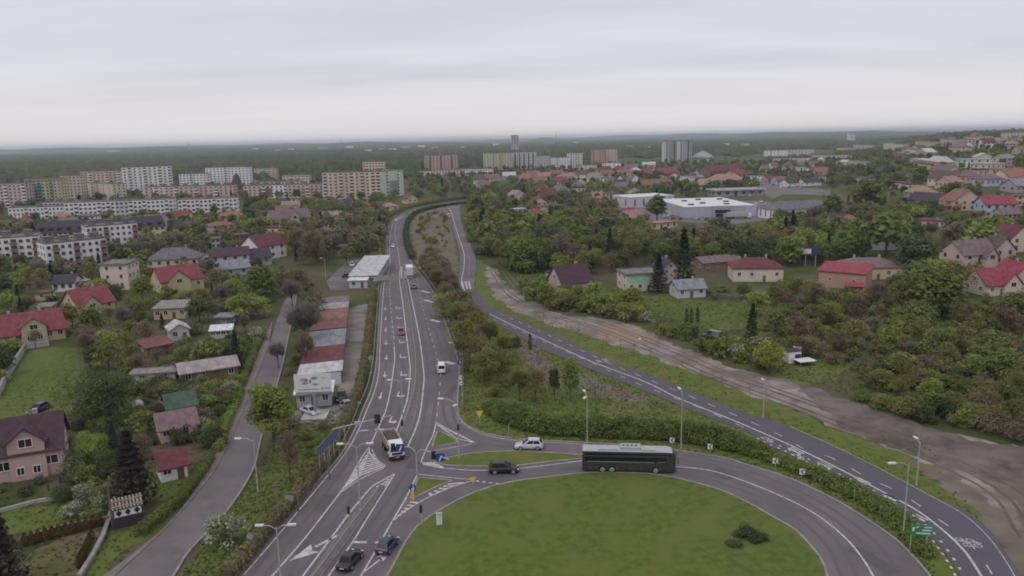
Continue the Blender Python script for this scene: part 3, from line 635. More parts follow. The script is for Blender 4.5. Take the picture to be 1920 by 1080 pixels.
# --- tall blocks far left
apt(*far(-22, 53, 390), 12, 7, 'rose', 'dusty pink seven-storey block beside the teal and yellow block', 'dusty pink block', 9, balc=(0, 4, 8))
apt(*far(52, 119, 386), 13, 8, 'yellow', 'yellow block with a teal green middle and orange top', 'teal and yellow block', 9, balc=(1, 3, 6), bands=((0.07, .46, 'teal', 0, .84), (0, 1, 'orange', .9, .985)), bcol='teal')
apt(*far(118, 155, 376), 12, 8, 'beige', 'plain beige block right beside the teal and yellow block', 'plain beige block', 5)
apt(*far(154, 238, 361), 14, 8, 'salmon', 'long orange and pink slab block behind the cream end wall', 'orange and pink slab', 11, balc=(2, 6, 9), bands=((0, .08, 'yellow', 0, 1), (.62, .85, 'pink', 0, .9)))
apt((160, 371), (213, 375), 13, 5, 'cream', 'shorter cream block with a blank sandy wall', 'cream blank-walled block', 5, balc=(0, 1), bands=((.5, 1, 'cream', 0, .99),))
apt((234, 369), (327, 364.5), 13, 10, 'white', 'tallest white slab block on the west side with dense balconies', 'tall white slab', 10, balc=(1, 4, 7, 9), vents=4)
apt(*far(272, 439, 373.5), 12, 4, 'salmon', 'long low salmon terrace in front of the tall white slab', 'low salmon terrace', 18, balc=(2, 6, 10, 14), bands=((.1, .25, 'cream', 0, .98), (.55, .7, 'pink', 0, .98)), vents=8)
apt(*far(338, 389, 356), 13, 6, 'white', 'white block with a lower roof joined to a taller neighbour', 'lower white block', 8, balc=(3,))
apt(*far(388, 469, 352), 13, 8, 'white', 'long white block with regular dark windows', 'long white block', 12, balc=(5,), vents=3)
apt(*far(440, 480, 349), 11, 2, 'palegrey', 'low pale pavilion in front of the long white block', 'low pale pavilion', 7, vents=1)
apt(*far(478, 519, 341.5), 12, 6, 'salmon', 'small salmon block with a blank right wall', 'small salmon block', 5, balc=(1, 3))
apt(*far(530, 580, 348), 13, 4, 'cream', 'cream block with a yellow attic above the long beige terrace', 'cream yellow-topped block', 7, balc=(2, 4), bands=((0, 1, 'yellow', .8, .98),))
apt(*far(487, 562, 357), 13, 3, 'beige', 'long beige terrace below the small salmon block', 'beige terrace', 11, balc=(3, 7), vents=6)
apt(*far(458, 607, 371.5), 12, 4, 'rose', 'long low terrace in beige, pink and white sections beside the big pink block', 'low sectioned terrace', 18, balc=(4, 9, 14), bands=((.2, .36, 'brown', .1, .8), (.36, .52, 'white', 0, .98), (.66, .98, 'pink', .1, .8)), vents=6)
apt((607, 375), (716, 372.5), 14, 8, 'cream', 'large cream and pink nine-storey block left of the pale green gable', 'large cream and pink block', 11, balc=(0, 3, 5, 7, 9, 10), bands=((.14, .28, 'salmon', 0, .97), (.36, .5, 'salmon', 0, .97), (.6, .76, 'salmon', 0, .97)), vents=2, bcol='cream')
apt((717, 372.5), (758, 366), 26, 8, 'mint', 'pale green block with a windowless gable wall by the highway', 'pale green gable block', 2, balc=(0, 1), bands=((0.005, .99, 'mint', 0, .985), (.3, .72, 'palegrey', .1, .62), (.75, .995, 'lime', .93, .99)), vents=1)
apt(*far(683, 722, 357), 12, 10, 'cream', 'cream block rising behind the large cream and pink block', 'cream rear block', 7, vents=2)
# --- blocks in the centre
apt(*far(797, 858, 324), 16, 9, 'pink', 'pink block with four dark balcony shafts and a salmon upper storey', 'pink shaft block', 9, balc=(1, 4, 7), bands=((.0, .9, 'salmon', .9, .985),), vents=3, bcol='brown')
apt(*far(777, 797, 323), 14, 6, 'green', 'narrow grey green block left of the pink shaft block', 'narrow grey green block', 4, balc=(1, 2))
apt(*far(762, 812, 330), 12, 2, 'white', 'low white row below the narrow grey green block', 'low white row', 9, vents=1)
apt(*far(812, 872, 331), 12, 3, 'rose', 'long rose terrace with white bands below the pink shaft block', 'rose banded terrace', 11, bands=((0, 1, 'white', .45, .6),), vents=2)
apt(*far(868, 925, 330), 12, 3, 'white', 'long white terrace running towards the striped slab', 'white banded terrace', 11, bands=((0, 1, 'brown', .3, .45),), vents=2)
apt(*far(907, 961, 318), 14, 9, 'lime', 'slab block with green, orange and pink vertical stripes', 'green and orange striped block', 10, balc=(2, 4, 6, 8), bands=((.3, .45, 'salmon', 0, .98), (.55, .7, 'orange', 0, .98), (.8, .98, 'rose', 0, .98)))
apt(*far(960, 1006, 316), 14, 9, 'white', 'white slab block with black vertical balcony shafts', 'black striped white block', 11, balc=(1, 3, 5, 7, 9), bcol='darkgrey')
apt(*far(1005, 1032, 317), 14, 7, 'palegrey', 'pale grey stepped block right of the black striped slab', 'pale grey stepped block', 6, balc=(1, 4))
apt(*far(1033, 1067, 316.5), 14, 6, 'white', 'lower white block of a stepped pair', 'lower stepped white block', 7, balc=(2,))
apt(*far(1064, 1092, 315), 14, 8, 'white', 'taller white block of a stepped pair', 'taller stepped white block', 6, balc=(1, 3, 4))
apt(*far(1110, 1134, 309), 14, 9, 'orange', 'orange tower block joined to a pale rose one', 'orange tower block', 4, balc=(1,), vents=1)
apt(*far(1132, 1157, 308), 16, 9, 'rose', 'pale rose tower block on the right of the orange one', 'rose tower block', 4, vents=1)
apt(*far(1084, 1119, 318), 14, 2, 'cream', 'low cream hall left of the orange tower block', 'low cream hall', 4, vents=1)
apt(*far(1131, 1164, 317), 14, 3, 'white', 'low white hall under the rose tower block', 'low white hall', 4, vents=1)
for i, (a, b, wl, t) in enumerate(((1244, 1256, 'white', 'white tower block, westernmost of the four grey and white towers'), (1257, 1271, 'grey', 'grey tower block between two white towers'), (1270, 1283, 'white', 'white tower block between two grey towers'), (1283, 1297, 'steel', 'dark grey tower block, easternmost of the four towers'))):
    apt(*far(a, b, 305), 16, 13, wl, t, ('western white tower', 'inner grey tower', 'inner white tower', 'eastern grey tower')[i], 3, balc=(1,), bcol='darkgrey' if wl != 'white' else 'grey', vents=1, roofm='grey')
apt(*far(959, 973, 291), 22, 19, 'steel', 'lone slim dark grey tower rising over the horizon', 'lone slim tower', 3, balc=(1,), bcol='grey', vents=1, fh=3.0, ww=4)
# --- white mid rows on the left
apt((18, 415), (122, 411), 11, 3, 'white', 'low long white terrace in front of the dusty pink block', 'low white terrace', 14, balc=(4, 9), vents=1)
apt((78, 403), (166, 399.5), 11, 3, 'palegrey', 'pale flat-roofed terrace behind the low white terrace', 'pale rear terrace', 12, vents=4)
apt((124, 413), (327, 405), 12, 4, 'white', 'longest white terrace with rows of balconies', 'longest white terrace', 24, balc=(2, 7, 9, 14, 17, 22), bands=((.46, .62, 'palegrey', 0, .98),), vents=3)
apt((336, 407), (447, 402.5), 12, 4, 'white', 'white four-storey block with dark window bays beside the red hipped roof', 'four-storey bay block', 14, balc=(1, 4, 8, 11), bands=((0, 1, 'palegrey', .0, .12),), vents=1)
apt((-46, 503), (79, 493), 13, 4, 'white', 'white flat-roofed four-storey block at the edge, largest of three', 'largest white flat block', 9, balc=(1, 5, 8), vents=3, bcol='brown', ww=1.5)
apt((91, 513), (205, 499), 12, 4, 'white', 'white flat-roofed block nearest to the three-storey box house', 'nearest white flat block', 9, balc=(1, 4, 8), vents=4, bcol='brown', ww=1.5)
apt((165, 472), (262, 463), 12, 4, 'white', 'white flat-roofed block in front of the dark attic row', 'rear white flat block', 9, balc=(1, 3, 8), vents=3, bcol='brown', ww=1.5)
# attic row with black mansard roofs
for i, (a, b, dsc, sh) in enumerate((((72, 462), (140, 458), 'cream row house with a black attic roof, left end of its row', 'left attic house'), ((141, 458), (236, 453), 'middle black-roofed attic building with shaded balconies', 'middle attic house'), ((237, 453), (312, 446), 'black-roofed attic building with a white gable end', 'gabled attic house'))):
    r0, wd = B(a, b, 13, 7.0, 'gable', 5.0, 'cream', 'dark', dsc, sh, (7, 2), 3, name='attic_building', cat='apartment building', ws=(1.6, 1.4), chim=2, door=0)
    ro = [c for c in r0.children if c.name.startswith('roof')][0]
    for j in range(4):
        x = -wd/2+wd*(j+.5)/4
        d = MB().box((x, 1.6, 8.2), (2.0, 2.4, 1.7)).lathe([(1.25, 0), (1.1, .5), (.6, .85)], 10, RF['dark'], (x, 1.6, 9.05)).build('dormer', W['cream'], ro); MB().box((x, .36, 8.2), (1.2, .12, 1.1)).build('window', M_PANE, d)
# --- houses west side
B((10, 434), (46, 431), 9, 5.5, 'hip', 2.4, 'white', 'dark', 'white house with a dark hipped roof behind the largest white block', 'white dark-hipped house', (3, 2))
B((46, 433), (68, 431), 9, 5, 'gable', 4, 'pink', 'red', 'narrow pink house with a steep red gable', 'narrow pink house', (2, 2), ridge='y')
B((106, 419), (133, 417), 9, 3.5, 'gable', 3, 'rose', 'rosy', 'small rose cottage with a salmon roof before the longest white terrace', 'small rose cottage', (2, 1))
B((192, 545), (243, 543), 11, 9.0, 'flat', .35, 'cream', 'tar', 'three-storey cream box house with a blank front', 'three-storey box house', (2, 3), 3, ws=(.8, 1.2), chim=2, door=0)
B((275, 504), (373, 499), 12, 3.4, 'hip', 4.2, 'cream', 'grey', 'long bungalow under a wide dark grey hipped roof', 'long dark-hipped bungalow', (6, 1), gables=((14, 6, 3.2, 2.6, 1.5),))
B((304, 552), (383, 541), 12, 4.2, 'gable', 4.2, 'yellow', 'red', 'yellow house with a bright red roof and brown garage', 'yellow red-roofed house', (4, 1), gables=((-1.5, 7.5, 4.4, 3.4, 1.8),), chim=1)
B((99, 548), (140, 546), 8, 3.2, 'gable', 2.2, 'white', 'dark', 'small white cottage with a dark roof near the box house', 'small white cottage', (3, 1))
B((140, 544), (168, 540), 7, 2.8, 'flat', .15, 'white', 'light', 'low white annexe beside the small white cottage', 'low white annexe', (2, 1), chim=0)
B((66, 564), (92, 563), 5, 2.5, 'flat', .1, 'yellow', 'brown', 'tiny ochre shed on the grass', 'tiny ochre shed', (1, 1), 1, name='shed', cat='shed', chim=0, door=0)
B((70, 593), (97, 591), 6, 2.6, 'flat', .1, 'beige', 'dull', 'beige shed behind the wide yellow house', 'beige shed', (1, 1), 1, name='shed', cat='shed', chim=0, door=0)
B((149, 592), (217, 579), 11, 2.8, 'gable', 4.4, 'yellow', 'red', 'villa with a low red roof and corner porch', 'low red-roofed villa', (3, 1), gables=((-2, 5.5, 2.9, 2.8, 1.5),))
B((289, 600), (350, 597), 9, 3.2, 'mono', .5, 'yellow', 'dull', 'flat ochre outbuilding with four barred windows', 'flat ochre outbuilding', (4, 1), chim=0, name='outbuilding', cat='outbuilding')
B((-14, 655), (124, 634), 11, 3.0, 'gable', 4.3, 'yellow', 'red', 'wide pale yellow house with a long red roof and front gable', 'wide yellow house', (7, 1), gables=((1.2, 5.6, 4.6, 2.2, .8),), chim=2)
B((277, 671), (326, 661), 6, 2.3, 'mono', .9, 'brown', 'rustred', 'low shed with a dull red sheet roof', 'dull red shed', (2, 1), 1, name='shed', cat='shed', chim=0)
B((321, 641), (356, 636), 6, 3.0, 'gable', 1.4, 'palegrey', 'light', 'sheet metal shed with a pale gabled roof', 'pale metal shed', (2, 1), 1, name='shed', cat='shed', chim=0, ridge='y')
B((405, 613), (435, 612), 5, 2.6, 'flat', .1, 'darkgrey', 'bluegrey', 'dark shed with a blue grey roof beside the street', 'dark blue-roofed shed', (1, 1), 1, name='shed', cat='shed', chim=0)
B((396, 636), (434, 633), 4, 2.1, 'mono', .5, 'palegrey', 'white', 'low white lean-to with roof panes', 'white lean-to', (4, 1), 1, name='greenhouse', cat='greenhouse', chim=0, door=0)
B((341, 724), (448, 707), 7, 2.7, 'gable', 1.3, 'wood', 'weathered', 'long barn with a rusty pinkish tin roof', 'long tin barn', (4, 1), 2, name='barn', cat='barn', chim=0)
B((247, 722), (330, 716), 3.5, 2.2, 'flat', .08, 'palegrey', 'dull', 'low concrete lean-to left of the long tin barn', 'concrete lean-to', (2, 1), 1, name='outbuilding', cat='outbuilding', chim=0)
r0, wd = B((-58, 917), (121, 886), 8.6, 4.5, 'gable', 4.2, 'pink', 'plum', 'pink rendered house with a plum roof and front gable', 'pink plum-roofed house', (4, 1), 2, gables=((1.7, 4.9, 6.1, 2.1, .35),), chim=1, ov=.55, ws=(2.1, 1.5), door=0)
B((302, 832), (372, 818), 7, 2.4, 'gable', 1.8, 'rose', 'mauve', 'rose cottage with a mauve roof and grey porch', 'rose mauve cottage', (3, 1), gables=((1.0, 2.6, 2.2, .9, 1.2),), chim=0)
B((318, 792), (370, 782), 6, 2.6, 'gable', 1.8, 'orange', 'green', 'garden shed with a moss green roof behind the rose cottage', 'green-roofed shed', (2, 1), 1, name='shed', cat='shed', chim=0)
B((303, 906), (353, 894), 4.5, 2.3, 'gable', 1.6, 'white', 'wine', 'whitewashed garden hut with a faded crimson roof', 'crimson-roofed hut', (2, 1), 1, name='garden_hut', cat='hut', chim=0)
B((397, 442), (443, 438), 10, 5.2, 'hip', 2.2, 'rose', 'rust', 'two-storey house with a rust hipped roof and balcony', 'rust-hipped house', (3, 2), 2)
B((411, 419), (461, 416), 11, 4, 'hip', 3, 'cream', 'tile', 'house under an orange tiled hip behind the rust-hipped house', 'orange-tiled house', (3, 1))
B((397, 468), (414, 467), 8, 5.0, 'flat', .2, 'blue', 'grey', 'pale blue box house beside dark conifers', 'pale blue box house', (2, 2), chim=0)
B((443, 465), (469, 463), 9, 6.0, 'flat', .3, 'brown', 'brown', 'brown brick house with a flat roof', 'brown brick house', (3, 2))
B((396, 506), (470, 500), 11, 5.2, 'gable', 2.6, 'palegrey', 'plum', 'pale house with a plum roof behind the tall lime tree', 'pale plum house', (4, 2))
B((420, 520), (470, 514), 8, 3.0, 'gable', 2.4, 'grey', 'bluegrey', 'grey gabled garage beside the pale plum house', 'grey gabled garage', (2, 1), 1, chim=0)
B((487, 489), (538, 480), 12, 6.0, 'gable', 4.4, 'white', 'wine', 'white house with a steep crimson roof beside brown trees', 'white crimson-roofed house', (3, 2), ridge='x')
B((470, 500), (510, 496), 9, 3.5, 'gable', 3.2, 'grey', 'dark', 'dark-roofed annexe left of the white crimson-roofed house', 'dark annexe', (2, 1), chim=0)
B((511, 428), (584, 422), 12, 5.0, 'gable', 5.0, 'rose', 'mauve', 'large mauve-roofed house with a white dormer', 'large mauve-roofed house', (5, 1), gables=((2, 6, 6, 3.4, .5),), chim=2)
B((547, 388), (567, 387), 9, 6.5, 'flat', .3, 'salmon', 'dull', 'square salmon house with a flat roof', 'square salmon house', (2, 2))
B((521, 409), (563, 406), 10, 4.5, 'gable', 3.6, 'rose', 'rust', 'rust-roofed house behind the large mauve-roofed house', 'rust-roofed house', (3, 1))
B((632, 395), (668, 393), 10, 5, 'hip', 3.2, 'grey', 'dark', 'grey house with a dark hip left of a red hip', 'grey dark-hipped house', (3, 2))
B((667, 400), (701, 398.5), 11, 4.5, 'hip', 3.4, 'white', 'brightred', 'white bungalow with a bright red hipped roof near the highway', 'red-hipped bungalow', (3, 1))
B((640, 424), (668, 421), 9, 3.5, 'gable', 3, 'salmon', 'tile', 'salmon cottage in the trees near the red-hipped bungalow', 'salmon cottage', (2, 1))
B((722, 396), (748, 394), 9, 3.0, 'hip', 2.6, 'cream', 'rosy', 'low cream house with a rosy roof by the highway barrier', 'low rosy-roofed house', (2, 1))
B((764, 382), (783, 380.5), 9, 4, 'gable', 3.6, 'yellow', 'brown', 'small yellow gabled house among trees beside the highway bend', 'small yellow house', (2, 1), ridge='y')
B((602, 447), (633, 444), 9, 3.2, 'hip', 2.2, 'brown', 'mauve', 'brown cottage under a mauve roof in the trees', 'brown mauve cottage', (2, 1))
B((630, 474), (663, 472), 7, 2.6, 'flat', .1, 'wood', 'grey', 'dark open-sided shelter with a grey roof', 'dark grey-roofed shelter', (1, 1), 1, name='shelter', cat='shelter', chim=0, door=0)
# workshop with long metal roof, built along its own yard
def rect(origin, toward, wd, dep, *a, **k):
    p = at(*origin, z=0.0); q = at(*toward, z=0.0); d = (q-p).to_2d().normalized(); n_ = Vector((d.y, -d.x))
    l_ = p.to_2d(); r_ = l_+n_*wd
    return B(proj((l_.x, l_.y, 0)), proj((r_.x, r_.y, 0)), dep, *a, **k)
rect((656, 536), (691, 493), 9.5, 44, 3.4, 'mono', .5, 'grey', 'light', 'long workshop with a pale metal roof beside the highway', 'long pale workshop', (3, 1), 8, name='workshop', cat='workshop', chim=0, door=0)
rect((655, 541), (668, 525), 6, 6, 2.7, 'mono', .3, 'palegrey', 'white', 'small pale annexe in front of the long pale workshop', 'small workshop annexe', (2, 1), 1, name='workshop', cat='workshop', chim=0)
# row of garages with patched tin roofs
gp, gq = at(561, 726, z=0.0), at(601, 575, z=0.0); gd = (gq-gp).to_2d(); gl = gd.length; gd = gd.normalized()
seg = [(0.0, .10, 'light', 'palegrey', 'front garage with a white roof edge, behind the billboard'), (.10, .27, 'wine', 'brown', 'garage with a dark crimson tin roof'), (.27, .47, 'bluegrey', 'grey', 'garage with a blue grey patched tin roof'), (.47, .62, 'rustred', 'brown', 'garage with a dull brick red roof'), (.62, .78, 'rust', 'orange', 'garage with a rusty orange roof'), (.78, .89, 'weathered', 'grey', 'garage with a pale weathered roof'), (.89, 1.0, 'grey', 'grey', 'far grey-roofed garage at the end of the row')]
for a, b, rm, wl, lb in seg:
    p = gp.to_2d()+gd*(gl*a+.05); q = gp.to_2d()+gd*(gl*b-.05); n_ = Vector((gd.y, -gd.x)); wdt = 8.6
    mid = p; root = empty('garage', (p.x, p.y, 0), math.atan2(n_.y, n_.x), lb, 'garage', 'garages in a patched row'); ln = (q-p).length
    MB().box((wdt/2, ln/2, 1.3), (wdt, ln, 2.6)).build('wall', W[wl], root)
    hv = random.uniform(-.12, .25); v = [(-.3, 0, 2.5+hv), (wdt+.4, 0, 2.85+hv), (wdt+.4, ln, 2.85+hv), (-.3, ln, 2.5+hv)]
    MB().hexa(v+[(x, y, z+.14) for x, y, z in v]).build('roof', RF[rm], root)
    for k in range(max(1, int(ln/3.4))):
        MB().box((wdt+.03, (k+.5)*ln/max(1, int(ln/3.4)), 1.05), (.08, 2.5, 2.0)).build('garage_door', RF[random.choice(['rustred', 'green', 'grey', 'rust'])], root)
    clear([tuple(p-n_), tuple(p+n_*(wdt+1)), tuple(q+n_*(wdt+1)), tuple(q-n_)], False)
LM.append(('patched garage row', (gp.x+gq.x)/2+4, (gp.y+gq.y)/2))
B((557, 765), (622, 760), 5.5, 2.7, 'mono', .35, 'steel', 'white', 'blue grey kiosk with a white roof edge under the billboard', 'blue grey kiosk', (3, 1), 1, name='kiosk', cat='kiosk', chim=0)
# --- east side of the highway
B((1054, 553), (1112, 546), 10, 3.6, 'gable', 5.0, 'rose', 'plum', 'cottage with a tall plum roof behind the green thicket', 'tall plum-roofed cottage', (3, 1), 2, chim=1)
B((1038, 530), (1056, 528), 6, 3, 'flat', .1, 'palegrey', 'dark', 'small grey outbuilding left of the tall plum-roofed cottage', 'small grey outbuilding', (1, 1), 1, chim=0, name='outbuilding', cat='outbuilding')
r0, wd = B((1176, 548), (1240, 544), 10, 5.6, 'flat', .3, 'cream', 'tar', 'two-storey flat house with a mint green upper floor', 'mint-topped flat house', (4, 2), 2, chim=2)
MB().box((0, -.02, 4.2), (wd+.02, .12, 2.7)).build('wall_panel', W['green'], r0)
B((1242, 532), (1272, 530), 9, 5.0, 'gable', 3.0, 'rose', 'dark', 'rose house hidden behind the tall spruce', 'rose spruce house', (2, 2), ridge='y')
B((1270, 560), (1323, 557), 7, 3.0, 'gable', 2.2, 'palegrey', 'bluegrey', 'whitewashed cottage with a blue grey roof beside rubble', 'whitewashed grey-roofed cottage', (3, 1), 1)
B((1374, 528), (1468, 528), 11, 4.6, 'hip', 3.0, 'cream', 'wine', 'cream bungalow with a wide maroon hipped roof', 'cream maroon-hipped bungalow', (4, 1), 2, chim=2)
B((1318, 510), (1392, 503), 9, 3.2, 'gable', 1.6, 'brown', 'mauve', 'long low outbuilding with a corrugated mauve roof', 'long mauve outbuilding', (4, 1), 2, chim=0, name='outbuilding', cat='outbuilding')
B((1580, 526), (1694, 523), 12, 4.2, 'hip', 2.6, 'yellow', 'mauve', 'long yellow house with a mauve roof behind the brick building', 'long yellow mauve house', (6, 1), 2, chim=2)
B((1534, 537), (1622, 545), 9, 5.2, 'mono', 1.8, 'orange', 'brightred', 'tall orange brick building with a bright red lean-to roof', 'orange brick building', (2, 1), 1, chim=0, door=0, ws=(1.0, 1.0))
B((1588, 551), (1618, 552), 3, 2.3, 'mono', .7, 'brick', 'brightred', 'small porch with a bright red roof against the brick building', 'red-roofed porch', (1, 1), 1, chim=0, name='shed', cat='shed')
B((1662, 521), (1684, 521), 4, 2.2, 'flat', .1, 'white', 'white', 'white garden shed beside the long yellow mauve house', 'white garden shed', (1, 1), 1, chim=0, name='shed', cat='shed')
B((1850, 556), (1905, 552), 10, 3.4, 'gable', 4.2, 'cream', 'brightred', 'house with a bright red gabled roof near the frame edge', 'bright red gabled house', (3, 1), 2, gables=((3, 6, 3.6, 3.2, 1.0),))
B((1896, 548), (1950, 546), 10, 4.5, 'gable', 4.2, 'beige', 'brightred', 'larger red-roofed house cut by the frame edge', 'larger red-roofed house', (3, 1), 2, ridge='y')
B((1806, 507), (1868, 500), 11, 5.2, 'gable', 4.2, 'rose', 'mauve', 'brown gabled house with a mauve roof at the hill foot', 'mauve hill-foot house', (3, 2), 2, gables=((3, 5, 4.4, 3, 2.0),))
B((1862, 497), (1902, 494), 10, 5.2, 'gable', 4.4, 'beige', 'brown', 'beige gabled house touching the mauve hill-foot house', 'beige gabled house', (2, 2), 2, ridge='y')
B((1893, 474), (1938, 470), 10, 5.4, 'gable', 4.4, 'cream', 'wine', 'cream gabled house higher up behind the beige gabled house', 'cream gabled house', (2, 2), 2, ridge='y')
# big store with white roof
mid, wd, rz = frame_of((1282, 409), (1418, 405), 60)
st = empty('retail_store', mid, rz, 'large grey store with a white flat roof and glazed entrance', 'store', None, 'large white-roofed store')
MB().box((0, 32, 3.1), (wd, 64, 6.4)).build('wall', W['steel'], st); ro = link('roof', roof_mesh('flat', wd, 64, 6.3, .25, 'x', .2, RF['white']), st)
for x, y in ((-14, 14), (-4, 22), (8, 12), (14, 30), (-10, 42), (2, 50), (16, 48)): MB().box((x, y, 7.0), (3.2, 2.4, .8)).build('skylight', M_PANEF, ro)
MB().box((wd*.02, -.9, 3.5), (12, 1.6, 6.8)).build('entrance_porch', W['grey'], st); MB().box((wd*.02, -1.78, 3.6), (9.5, .12, 2.0)).build('window', M_PANE, st); MB().box((wd*.02-2, -1.78, 1.2), (4.5, .12, 2.2)).build('door', M_PANE, st)
MB().box((wd*.5-3.5, -.06, 3.0), (6.5, .16, 6.0)).build('wall_panel', W['lilac'], st); foot(st, wd, 64, 6)
B((1182, 391), (1264, 386), 26, 7.2, 'flat', .4, 'palegrey', 'white', 'grey warehouse with a white roof left of the large store', 'grey warehouse', (5, 1), 2, ov=.2, chim=0, door=0, name='warehouse', cat='warehouse', ws=(1.2, 4.5))
r0, wd = B((1341, 369), (1432, 366), 16, 4.6, 'flat', .9, 'grey', 'light', 'low filling station shop with a pale flat roof and columns', 'low station shop', (6, 1), 2, ov=1.4, chim=0, door=0, name='shop', cat='shop', ws=(3.0, 2.2))
for k in range(5): MB().tube((wd*.12+k*3.6, -3.2, 0), (wd*.12+k*3.6, -3.2, 4.6), .22, n=8).build('column', W['darkgrey'], r0)
B((1450, 413), (1575, 406), 18, 5.6, 'hip', 4.2, 'white', 'grey', 'long white shop with a dark grey hipped roof', 'long white hipped shop', (9, 1), 3, chim=0, door=0, name='shop', cat='shop', ws=(1.0, 3.6))
# houses around the stores
far_houses = [
 ((962, 377), (990, 374.5), 10, 3.5, 'gable', 4.5, 'cream', 'dull', 'cream house with a broad gable facing the highway', 'cream broad-gabled house', 'y'),
 ((1018, 379), (1046, 377), 11, 4.5, 'gable', 4.5, 'brown', 'wine', 'house with a dark crimson roof among bushes', 'dark crimson house', 'x'),
 ((1044, 370), (1072, 368), 11, 5, 'gable', 4.6, 'lilac', 'mauve', 'lilac gabled house with a mauve roof', 'lilac gabled house', 'y'),
 ((1026, 401), (1057, 399), 10, 4.8, 'hip', 2.2, 'rose', 'brown', 'two-storey rose house with a brown hipped roof', 'rose brown-hipped house', 'x'),
 ((960, 402), (988, 400), 8, 3.0, 'flat', .2, 'white', 'light', 'low white building among dark trees', 'low white building', 'x'),
 ((996, 408), (1014, 406), 7, 2.6, 'gable', 2.0, 'brown', 'brightred', 'hut with a bright red roof beside low white building', 'bright red hut', 'x'),
 ((1126, 380), (1144, 378.5), 9, 3.2, 'hip', 2.2, 'yellow', 'tile', 'low ochre house left of the yellow balcony house', 'low ochre house', 'x'),
 ((1143, 379), (1162, 377.5), 9, 6.4, 'hip', 1.4, 'yellow', 'brown', 'yellow two-storey house with brown window bands', 'yellow balcony house', 'x'),
 ((1166, 408), (1196, 405), 8, 3.0, 'gable', 2.2, 'rose', 'brightred', 'small house with a red roof below the warehouse', 'small red-roofed house', 'x'),
 ((1180, 422), (1218, 417), 11, 4.0, 'gable', 3.4, 'beige', 'rosy', 'gabled beige house with a faded roof under the warehouse', 'gabled beige house', 'x'),
 ((1234, 442), (1270, 438), 10, 6.0, 'flat', .3, 'cream', 'rosy', 'cream two-storey house hidden by trees before the store', 'cream tree-hidden house', 'x'),
 ((1169, 346), (1180, 345), 9, 5, 'gable', 4, 'white', 'brown', 'narrow white house left of a white gabled house', 'narrow white house', 'x'),
 ((1181, 349), (1202, 348), 11, 5, 'gable', 6, 'white', 'mauve', 'white house with a pointed gable', 'white pointed house', 'y'),
 ((1206, 356), (1262, 353), 14, 4, 'gable', 5.0, 'brown', 'rust', 'long brown house with a rust roof before the crimson roofs', 'long rust-roofed house', 'x'),
 ((1200, 333), (1234, 331.5), 20, 4, 'hip', 6, 'brick', 'red', 'building with a wide crimson hip roof', 'wide crimson hip building', 'x'),
 ((1236, 331), (1274, 329.5), 18, 4, 'gable', 6, 'brick', 'red', 'crimson gabled building right of the wide crimson hip', 'crimson gabled building', 'x'),
 ((1287, 345), (1303, 344), 10, 8, 'flat', .3, 'white', 'tar', 'white three-storey villa left of a dark conifer', 'white villa', 'x'),
 ((1311, 344), (1321, 343), 9, 6, 'gable', 2.5, 'white', 'dull', 'small white villa right of a dark conifer', 'small white villa', 'x'),
 ((1316, 356), (1339, 354), 10, 4.5, 'gable', 4.6, 'cream', 'tan', 'cream gabled house left of the long orange roof', 'cream gable by orange roof', 'y'),
 ((1340, 349), (1398, 346), 16, 5.0, 'hip', 6.0, 'orange', 'tan', 'long building with a faded orange roof', 'long orange-roofed building', 'x'),
 ((1331, 335), (1392, 331), 18, 8, 'gable', 6, 'brown', 'wine', 'big brown hall with a crimson roof', 'big crimson-roofed hall', 'x'),
 ((1376, 336), (1400, 334), 12, 5, 'gable', 5, 'pink', 'red', 'pink house with a red roof beside the big hall', 'pink hall-side house', 'x'),
 ((1414, 340), (1432, 339), 10, 6, 'flat', .3, 'white', 'dark', 'white shop with dark window bands by the junction', 'white junction shop', 'x'),
 ((1440, 345), (1456, 344), 9, 4, 'gable', 3.5, 'pink', 'red', 'pink terrace house, first in a row by the junction', 'first terrace house', 'x'),
 ((1456, 346), (1476, 345), 9, 4, 'gable', 3.5, 'lilac', 'mauve', 'lilac terrace house next to the pink one by the junction', 'lilac terrace house', 'x'),
 ((1477, 350), (1505, 348), 9, 3.4, 'gable', 3, 'white', 'dark', 'white-fronted terrace house with a black roof', 'black-roofed terrace house', 'x'),
 ((1508, 349), (1540, 347), 9, 3.4, 'gable', 3, 'white', 'dark', 'last terrace house with a black roof beside a green lawn', 'last terrace house', 'x'),
 ((1480, 322), (1514, 320), 12, 5.5, 'flat', .3, 'white', 'tar', 'white flat building behind the terrace houses', 'white flat building', 'x'),
 ((1521, 327), (1542, 325), 10, 4, 'gable', 4, 'white', 'red', 'white house with a red roof above the junction', 'white junction-side house', 'x'),
]
for Lp, Rp, dep, h, rf, rh, wl, rm, lb, sh, rg in far_houses: B(Lp, Rp, dep, h, rf, rh, wl, rm, lb, sh, (3, 2 if h > 4.6 else 1), 2, ridge=rg)
# glass-domed church
p = at(1317, 303); ch = empty('church', p, 0, 'round church hall with a pale green dome', 'church', None, 'green-domed church')
MB().lathe([(20, 0), (20, 6)], 20).build('wall', W['palegrey'], ch); MB().lathe([(21, 6), (18, 10), (11, 15), (3, 18.5), (.3, 20)], 20).build('dome', W['darkmint'], ch, True); foot(ch, 36, 20, 18)
